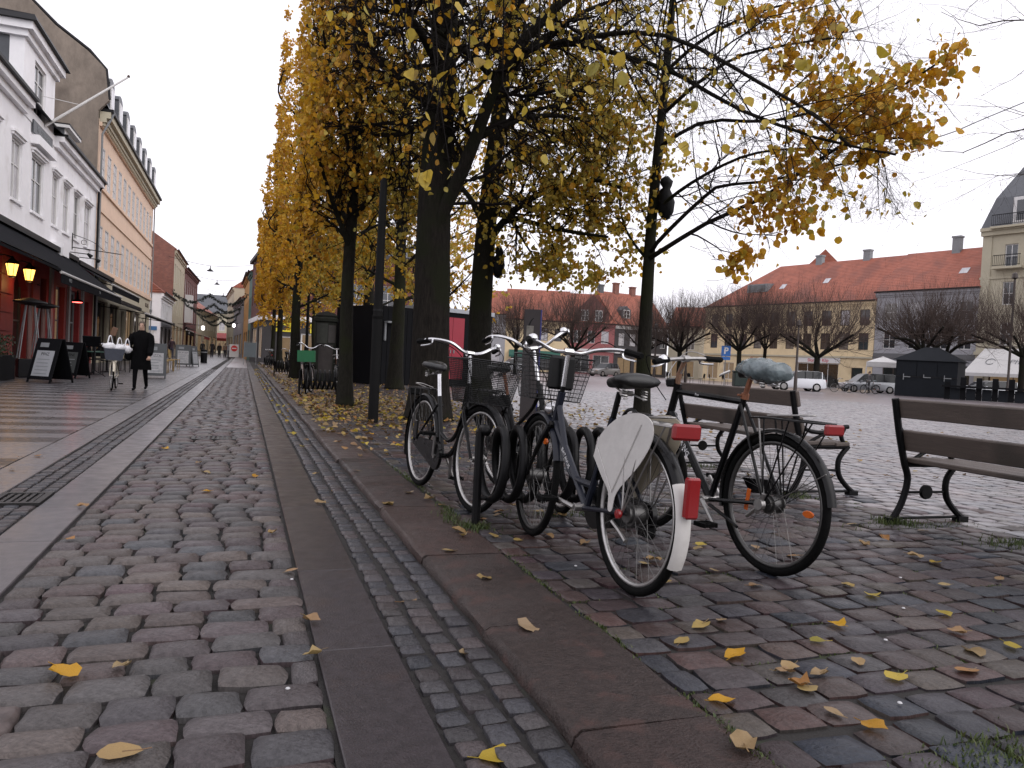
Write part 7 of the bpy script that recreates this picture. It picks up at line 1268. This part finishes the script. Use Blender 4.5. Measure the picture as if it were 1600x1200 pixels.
def person(label, x, y, rz, h, top, legs, z=0.0, step=.16, arms='down', coat=None, fingers=False, group=None, hairm=None, bag=None, sub=2):
    k = h/1.75; t = thing('person', label, 'person', (x, y, z), rz, group); V = []; E = []; Rr = []
    def v(p, r, par=None): V.append(Vector(p)*k); Rr.append((r[0]*k, r[1]*k) if hasattr(r, '__len__') else r*k); i = len(V)-1; (E.append((par, i)) if par is not None else None); return i
    pel = v((0, 0, .95), (.15, .115)); wa = v((0, .01, 1.10), (.135, .105), pel); ch = v((0, .0, 1.30), (.165, .115), wa); up_ = v((0, -.01, 1.42), (.12, .09), ch); nk = v((0, .0, 1.50), (.052, .055), up_); hd_ = v((0, .015, 1.585), (.072, .085), nk); ht = v((0, .005, 1.69), (.066, .075), hd_); v((0, .0, 1.735), (.03, .03), ht); v((0, .10, 1.60), (.012, .014), hd_)
    for s in (-1, 1):
        st = step*s; hp = v((s*.09, 0, .88), .098, pel); kn = v((s*.095, st*.55+.03, .50), .066, hp); an = v((s*.095, st*1.0-(.06 if st < 0 else 0), .09+(.05 if st < 0 else 0)), .044, kn); he = v((s*.095, st*1.0-.03-(.06 if st < 0 else 0), .045+(.05 if st < 0 else 0)), .040, an); v((s*.10, st*1.0+.15-(.06 if st < 0 else 0), .03+(.01 if st < 0 else 0)), (.038, .026), he)
        sh = v((s*.185, -.01, 1.40), .068, up_)
        if arms == 'push' and s > 0: el = v((.28, .0, 1.16), .052, sh); wr = v((.27, .21, 1.125), .036, el); hn = v((.27, .285, 1.12), (.040, .026), wr)
        else: el = v((s*.235, -.03-st*.4, 1.13), .05, sh); wr = v((s*.24, .05-st*.9, .90), .034, el); hn = v((s*.24, .07-st*1.0, .82), (.026, .040), wr)
        if fingers:
            for q in range(4): a = v(V[hn]/k+Vector((.022*(q-1.5), .045-.004*abs(q-1.5), -.005)), .0095, hn); b_ = v(V[a]/k+Vector((0, .025, -.022)), .0085, a); v(V[b_]/k+Vector((0, -.008, -.03)), .0075, b_)
            a = v(V[hn]/k+Vector((-s*.045, .01, -.01)), .0105, hn); v(V[a]/k+Vector((-s*.008, .03, -.025)), .009, a)
    def pick(c):
        zz = c.z/k
        if zz > 1.485 : return 0
        if zz < .87 and abs(c.x/k) > .19: return 0
        if arms == 'push' and c.x > 0 and c.y/k > .23 and zz > .95: return 0
        if zz > .93: return 1
        return 3 if zz < .085 else 2
    skinned('body', V, E, Rr, [m_skin, top, legs, m_kiosk], pick, t, sub)
    b = MB(); hr = []                                        # hair cap
    for i in range(7):
        a = -.35+i*(math.pi/2+.30)/6; r = math.cos(a); hr.append([Vector((.088*r*math.cos(q), -.012+.098*r*math.sin(q)-(.02 if math.sin(q) > .3 and a < .5 else 0), 1.66+.095*math.sin(a)))*k for q in np.linspace(0, 2*math.pi, 14, endpoint=False)])
    b.loft(hr); b.build('hair', hairm or m_hair, t, smooth='all')
    for s in (-1, 1): b = MB(); b.lathe([(0, -.008), (.009, 0), (0, .008)], 6, Matrix.Translation(Vector((s*.03, .088, 1.632))*k), cap=False); b.build('eye', m_kiosk, t)
    if coat:
        b = MB(); rg = []
        for zz, rx, ry, oy in ((.52, .25, .20, .0), (.56, .248, .20, 0), (.75, .225, .18, 0), (.95, .20, .16, .0), (1.10, .185, .145, .005), (1.28, .20, .145, 0), (1.38, .205, .135, -.005), (1.44, .145, .108, -.005), (1.52, .078, .08, 0), (1.52, .06, .06, 0)):
            rg.append([Vector((rx*math.cos(q)*(1+.04*math.sin(5*q+zz*7)), oy+ry*math.sin(q)*(1+.04*math.cos(4*q)), zz))*k for q in np.linspace(0, 2*math.pi, 20, endpoint=False)])
        b.loft(rg, cap=False); b.build('coat', coat, t, smooth='all')
        for s in (-1, 1):
            ps = arms == 'push' and s > 0; el = Vector((.28, .0, 1.16)) if ps else Vector((s*.235, -.03-step*s*.4, 1.13)); wr = Vector((.27, .20, 1.125)) if ps else Vector((s*.24, .05-step*s*.9, .90))
            b = MB(); b.tube([p*k for p in smooth_path([(s*.14, -.01, 1.42), (s*.20, -.005, 1.37), el, wr], 4)], [r*k for r in ([.06]*4+[.085]*4+[.075]*4+[.055])], 10); b.build('sleeve', coat, t, smooth='all')
    if bag: b = MB(); b.bbox(.20*k, .36*k, -.12*k, .1*k, .75*k, 1.12*k, .04); b.tube([Vector((.26, 0, 1.1))*k, Vector((.18, 0, 1.42))*k], .015, 5); b.build('shoulder_bag', bag, t, smooth=True)
    return t
person('person in a long black coat pushing a white bicycle along the pavement', -2.2, 19.42, rad(180-6), 1.58, m_coat, m_trous, 0, .17, 'push', m_coat, True, bag=m_coat)
# their bicycle: pale frame, dark blue basket with white carrier bags
b5 = thing('bicycle', 'white bicycle with blue-grey basket full of white bags, pushed along the pavement', 'bicycle', (-2.74, 19.75, 0)); b5.rotation_euler = (rad(1), 0, rad(-87)); b5.scale = (.93, .93, .93)
m_creamf = pmat('cream_frame', (.55, .50, .40), .35, .06, 5); hd = (.865, 0, .64); T = steerT(rad(10), hd); fa = (1.06, 0, WR); bb = Vector((.45, 0, .285)); b = MB()
b.tube(smooth_path([(.855, 0, .70), (.75, 0, .48), (.60, 0, .33), (.45, 0, .285)], 5), .021, 7); b.tube([(.45, 0, .285), (.285, 0, .72)], .017, 7); b.tube([(.885, 0, .60), (.835, 0, .79)], .021, 7)
for s in (-1, 1): b.tube([(.44, s*.025, .285), (.02, s*.055, WR)], .011, 5); b.tube([(.30, s*.018, .66), (.0, s*.055, WR)], .009, 5)
b.build('frame', m_creamf, b5, smooth=True); wheel(b5, (0, 0, WR), None, m_rim, lowres=True); wheel(b5, fa, T, m_rim, lowres=True); fender(b5, (0, 0, WR), rad(20), rad(190), m_creamf); fender(b5, fa, rad(20), rad(150), m_creamf, T); fork(b5, hd, fa, T, m_creamf, (.82, 0, .86)); saddle(b5, (.20, 0, .92), m_leather); cranks(b5, bb, rad(60)); rear_rack(b5, m_black)
handlebar(b5, [(.775, 0, 1.03), (.80, .07, 1.04), (.79, .16, 1.08), (.70, .255, 1.09), (.56, .29, 1.07)], T, m_chrome, stem=(.82, 0, .84))
b = MB(); m_bk = pmat('basket_blue', (.05, .056, .075), .6, .2, 20, .4, 60); c = Vector((1.04, 0, .72)); rg = [[c+Vector((sx*(.12+.04*t), sy*(.17+.045*t), .27*t)) for sx, sy in ((-1, -1), (1, -1), (1, 1), (-1, 1))] for t in (0, .5, 1)]; b.loft(rg); b.xf(T); b.build('basket', m_bk, b5)
m_cbag = pmat('white_carrier_bag', (.72, .72, .74), .4, .08, 8, .6, 16); r_ = random.Random(9)
for i, (x, y, z, sx, sz) in enumerate(((1.05, -.10, 1.04, .15, .12), (1.04, .10, 1.03, .15, .11), (1.0, .27, 1.0, .11, .12))):
    b = MB(); rg = []
    for t in np.linspace(0, math.pi, 8): rg.append([Vector((x+sx*.8*math.sin(t)*math.cos(q)*r_.uniform(.68, 1.22), y+sx*math.sin(t)*math.sin(q)*r_.uniform(.68, 1.22), z-sz*.8*math.cos(t)*r_.uniform(.85, 1.1))) for q in np.linspace(0, 2*math.pi, 10, endpoint=False)])
    b.loft(rg); b.xf(T); o = b.build('carrier_bag', m_cbag, None, smooth='all'); o.matrix_world = b5.matrix_basis.copy() if False else Matrix.Translation(b5.location) @ b5.rotation_euler.to_matrix().to_4x4() @ Matrix.Scale(.93, 4)
    tag(o, ('white carrier bag in the bicycle basket, at its outer side', 'white carrier bag in the bicycle basket, in its middle', 'white carrier bag hanging between basket and person')[i], 'bag', 'white carrier bags on the pushed bicycle')
    b = MB(); b.tube(smooth_path([(x, y-.05, z+sz*.7), (x, y-.03, z+sz*1.9), (x, y+.01, z+sz*2.0), (x, y+.05, z+sz*.7)], 4), .018, 5, flat=.4); b.xf(T); b.build('handle', m_cbag, o, smooth=True)
far = [(-5.0, 62, 10, (.03, .012, .02), (.03, .03, .05), 'in a dark plum jacket beside the pale grey sign'), (-3.9, 84, 170, (.012, .012, .014), (.014, .014, .016), 'in black walking nearest the bollard'), (-3.2, 90, 0, (.02, .02, .024), (.02, .02, .03), 'in dark clothes in the middle of the far street'), (-2.6, 96, 175, (.015, .014, .014), (.02, .02, .02), 'in black beneath the garlands'), (-1.9, 92, 5, (.22, .17, .12), (.03, .03, .04), 'in a beige coat on the far right of the street'), (-1.4, 88, 180, (.30, .30, .31), (.10, .10, .12), 'in pale clothes by the no entry sign'), (-2.2, 104, 0, (.35, .05, .05), (.03, .03, .04), 'in a red top far down the street'), (-3.0, 108, 180, (.03, .03, .03), (.03, .03, .03), 'in dark clothes farthest down the street'), (-3.6, 100, 0, (.10, .05, .04), (.03, .03, .05), 'in a brown jacket far down the street')]
for i, (x, y, a, c1, c2, lab) in enumerate(far): person('small distant person '+lab, x, y, rad(a), rs(1.62, 1.8), pmat(f'jacket_{i}', c1, .8, .1, 5), pmat(f'trousers_{i}', c2, .8, .1, 5), 0, rs(.08, .18)*(1 if i % 2 else -1), group='people far down the street', sub=1)
person('person in a grey jacket standing in front of the silver car', 46.2, 47.4, rad(30), 1.75, pmat('jacket_grey', (.10, .095, .10), .8, .1, 5), pmat('trousers_grey', (.05, .05, .055), .8, .1, 5), ZP, .05, sub=1)
# ================================================================== fallen leaves, grass, litter
ROAD_LEAVES = [(-0.33, 2.71), (-0.82, 4.54), (0.29, 3.04), (0.27, 2.69), (0.26, 3.76), (0.55, 5.47), (-0.34, 7.42), (-0.25, 6.85), (0.13, 6.65), (-0.21, 5.94), (0.2, 4.57), (-1.69, 7.83), (-1.69, 7.02), (-0.7, 8.42), (-0.92, 5.45)]
GUT_LEAVES = [(0.74, 3.32), (0.82, 3.86), (0.78, 3.56), (0.71, 3.19), (0.82, 2.71), (0.70, 5.9), (0.78, 7.69), (0.66, 8.79), (0.72, 11.9), (0.8, 9.9), (0.63, 6.8)]
KERB_LEAVES = [(1.02, 2.6), (1.06, 3.24), (0.94, 5.0), (1.16, 5.4), (1.02, 3.74), (0.93, 6.47), (1.1, 7.4), (1.0, 8.6), (1.15, 9.5)]
SQ_LEAVES = [(1.86, 3.04), (2.21, 3.17), (2.25, 2.91), (1.8, 2.52), (1.69, 2.49), (1.52, 2.35), (1.64, 2.2), (1.71, 2.04), (1.75, 2.06), (1.81, 1.99), (1.69, 1.94), (1.69, 1.9), (2.03, 2.05), (2.03, 2.25), (2.24, 2.38), (2.71, 2.68), (3.23, 2.76), (2.83, 2.41), (2.68, 2.22), (2.54, 2.03), (2.35, 1.9), (1.7, 1.65), (1.37, 1.89), (1.67, 3.98), (1.45, 3.9), (1.81, 3.81), (2.01, 3.41), (1.92, 3.34), (2.46, 3.67), (2.39, 3.59), (1.35, 4.02), (1.42, 4.45), (1.18, 4.04), (1.19, 4.16), (2.75, 3.57), (2.84, 3.36), (2.72, 2.84), (3.58, 3.26), (3.76, 3.66), (3.57, 3.12), (3.51, 3.56), (3.64, 2.8), (2.75, 2.05), (1.65, 1.75), (1.28, 4.91), (1.24, 5.14), (1.6, 4.67), (1.76, 4.88), (1.86, 4.65), (1.99, 4.54), (3.88, 4.05), (4.24, 3.82)]
def leaf_mesh(seed, mat, curl=.25):
    r = random.Random(seed); b = MB(); n = 11; out = []
    for i in range(n):
        a = -math.pi/2+2*math.pi*i/n; rr = .5*(1+.12*math.sin(3*a+seed)+r.uniform(-.20, .16))*(1.18 if i == (n//2) else 1); x, y = rr*.82*math.cos(a), rr*math.sin(a); out.append((x, y))
    c1, c2 = r.uniform(.2, 1.0)*curl, r.uniform(-.5, .9)*curl
    f = lambda x, y: c1*x*x*2.4+c2*y*abs(y)*1.2+.03+.16*math.sin(7*x+seed)*math.cos(6*y+seed*2)*curl
    V = [(x, y, f(x, y)) for x, y in out]+[(x*.55, y*.55, f(x*.55, y*.55)) for x, y in out]+[(0, 0, .015)]
    F = [(i, (i+1) % n, n+(i+1) % n, n+i) for i in range(n)]+[(n+i, n+(i+1) % n, 2*n) for i in range(n)]; b.add(V, F); b.tube([(0, -.1, .02), (.02, -.5, f(0, -.5)), (.06, -.8, f(0, -.5)+.03)], .018, 3)
    me = bpy.data.meshes.new('fallen_leaf'); me.from_pydata(b.v, [], b.f); me.materials.append(mat); me.polygons.foreach_set('use_smooth', [True]*len(me.polygons)); return me
LM = [leaf_mesh(i, m_lf_b, (.15, .5, .9)[i % 3]) for i in range(9)]; LMO = [leaf_mesh(20+i, m_lf_o, .4) for i in range(3)]; LMY = [leaf_mesh(30+i, m_lf_y, .3) for i in range(3)]
def fallen(x, y, z, s, label, me=None, grp=None, tilt=.15):
    o = put('fallen_leaf', me or random.choice(LM+LM+LM+LMO+LMY)); o.location = (x, y, z); o.rotation_euler = (rs(-tilt, tilt), rs(-tilt, tilt), rs(0, 6.28)); o.scale = (s, s, s); return tag(o, label, 'leaf', grp)
G1, G2, G3 = 'small fallen leaves on the roadway', 'small fallen leaves in the gutter and on the kerb', 'small fallen leaves on the square setts'
for x, y in ROAD_LEAVES: fallen(x, y, .012, rs(.055, .075), 'small dry autumn leaf lying on the roadway cobbles or flagstones', grp=G1)
for x, y in GUT_LEAVES: fallen(x, y, .010, rs(.06, .09), 'small dry autumn leaf lying in the sett gutter beside the kerb', grp=G2)
for x, y in KERB_LEAVES: fallen(x, y, ZP+.006, rs(.06, .085), 'small dry autumn leaf lying on top of the kerb', grp='small fallen leaves on the kerb')
for i, (x, y) in enumerate(SQ_LEAVES): fallen(x, y, ZP+.010, rs(.055, .085), 'small dry autumn leaf lying on the square setts', grp=G3)
r_ = random.Random(77); n_ = 0
while n_ < 110:
    x, y = r_.uniform(1.35, 9), r_.uniform(4.5, 13)
    if seen(x, y, ZP, -.02): fallen(x, y, ZP+.010, r_.uniform(.045, .075), 'small dry autumn leaf lying on the square setts', grp=G3); n_ += 1
for x, y, z, s, me, lab in ((-.49, 2.69, .014, .095, LMO[0], 'big yellow-orange leaf on the cobbles near the lower picture edge'), (-.26, 2.13, .012, .10, LM[0], 'big pale ochre leaf at the very bottom of the roadway'), (.67, 1.87, .012, .10, LMY[0], 'bright yellow leaf in the sett gutter at the bottom edge'), (.80, 2.55, .02, .10, LM[1], 'curled tan leaf leaning on the kerb foot in the gutter'), (1.27, 1.65, ZP+.012, .095, LM[2], 'large curled tan leaf on the joint behind the kerb'), (2.05, 1.91, ZP+.012, .085, LMY[1], 'round pale yellow leaf on dark setts')): fallen(x, y, z, s, lab, me, None, .06)
def litter(name, n, gen, size, mats, label, flat=2.2):
    rng = np.random.default_rng(sum(map(ord, name))); P = gen(rng, n); V, F, k = leaves(rng, P, size, True, flat); o = npmesh(name, V, F, mats); kind(o, 'stuff', label); mi = rng.integers(0, len(mats), len(P)).astype(np.int32); o.data.polygons.foreach_set('material_index', np.repeat(mi, k)); return o
def carpet(rng, n):
    A = np.array([(1.9, 14.5, 1.1, 2.2), (2.8, 12.0, 1.2, 1.6), (4.3, 15, 2.2, 2.2), (2.4, 17, 1.0, 3.0), (3.4, 22, 1.8, 4), (1.7, 30, .6, 5), (5, 11, 2.2, 1.8), (2.0, 10, .7, 1.6), (1.6, 45, .4, 6), (7, 14, 2.5, 3)]); w = np.array([5, 2.4, 3.2, 4, 4, 3, .9, .5, 2, 1.0]); i = rng.choice(len(A), n, p=w/w.sum()); p = rng.normal(A[i, :2], A[i, 2:]); p[:, 0] = np.where(p[:, 0] < 1.0, 1.0+np.abs(p[:, 0]-1.0)*.6, p[:, 0]); return np.c_[p, np.full(n, ZP+.012)+rng.uniform(0, .02, n)]
litter('leaf_litter', 5000, carpet, .068, [m_lf_b, m_lf_b, m_lf_b, m_lf_y, m_lf_b], 'carpet of yellow leaves under the limes')
litter('gutter_leaves', 260, lambda rng, n: np.c_[rng.uniform(.58, .86, n), rng.uniform(9, 44, n), np.full(n, .012)], .075, [m_lf_b, m_lf_y], 'scattered leaves far along the gutter')
# grass and moss in the joints
def blades(spec, label, name='grass'):
    rng = np.random.default_rng(91); V = []; F = []; k = 0
    for x, y, z, rx, ry, n, h in spec:
        for _ in range(n):
            px, py = rng.normal(x, rx), rng.normal(y, ry); a = rng.uniform(0, 6.28); l = h*rng.uniform(.4, 1.2); wd = .0025+.0015*rng.random(); dx, dy = math.cos(a), math.sin(a); t = rng.uniform(.2, .8)*l
            V += [(px-dy*wd, py+dx*wd, z), (px+dy*wd, py-dx*wd, z), (px+dx*t*.4+dy*wd*.7, py+dy*t*.4-dx*wd*.7, z+l*.6), (px+dx*t*.4-dy*wd*.7, py+dy*t*.4+dx*wd*.7, z+l*.6), (px+dx*t, py+dy*t, z+l*.9)]; F += [(k, k+1, k+2), (k, k+2, k+3), (k+3, k+2, k+4)]; k += 5
    o = npmesh(name, np.array(V), np.array(F), leafmat('grass_blade', [(.045, .075, .018), (.07, .095, .02), (.035, .055, .015), (.09, .10, .03)], .3)); return kind(o, 'stuff', label)
sp = [(1.31, 4.25, ZP-.008, .045, .05, 240, .05), (1.24, 4.5, ZP-.008, .03, .14, 260, .035), (1.29, 4.8, ZP-.008, .02, .12, 140, .03), (1.30, 2.5, ZP-.008, .012, .10, 200, .018), (1.29, 1.75, ZP-.008, .012, .10, 220, .018), (1.92, 1.44, ZP-.006, .12, .05, 500, .03), (4.28, 4.10, ZP-.008, .07, .06, 320, .06), (4.56, 3.45, ZP-.008, .12, .08, 260, .04), (4.4, 4.0, ZP-.008, .25, .05, 260, .03), (1.30, 3.3, ZP-.008, .012, .25, 160, .015), (4.3, 5.1, ZP-.008, .08, .07, 200, .05), (2.2, 4.6, ZP-.008, .3, .06, 300, .04), (4.35, 6.8, ZP-.008, .2, .1, 260, .05), (1.30, 6.0, ZP-.008, .015, .5, 260, .025)]
blades(sp, 'grass tufts growing at the rack post and bench feet')
rng = np.random.default_rng(17); sp = []
for p in sq_rows:
    if p[1] < 6 and rng.random() < .16: sp.append((p[0]+p[2]*.5, p[1], ZP-.012, .006, p[3]*.4, 26, .012)) if rng.random() < .5 else sp.append((p[0], p[1]-p[3]*.5, ZP-.012, p[2]*.35, .005, 30, .012))
blades(sp, 'moss and short grass in the sett joints', 'moss')
o = put('paper_scrap', LM[4]); o.data = LM[4].copy(); o.data.materials.clear(); o.data.materials.append(pmat('white_paper', (.45, .45, .46), .6, .05, 5)); o.location = (.80, 4.47, .015); o.scale = (.07, .07, .13); tag(o, 'crumpled white paper scrap in the gutter against the kerb', 'paper')
m_crumb = MATS['white_paper']
for i, (x, y, z) in enumerate(((.17, 2.42, .012), (-.86, 3.4, .01), (2.3, 2.2, ZP+.008), (2.7, 2.5, ZP+.008), (1.9, 1.75, ZP+.008), (3.1, 2.9, ZP+.008), (1.55, 3.35, ZP+.008), (.25, 3.6, .012))):
    b = MB(); b.lathe([(.0, 0), (.008, .002), (.006, .005), (0, .006)], 6, cap=False); o = b.build('litter_speck', m_crumb); o.location = (x, y, z); tag(o, 'tiny white litter speck between the stones', 'litter', 'tiny white litter specks')
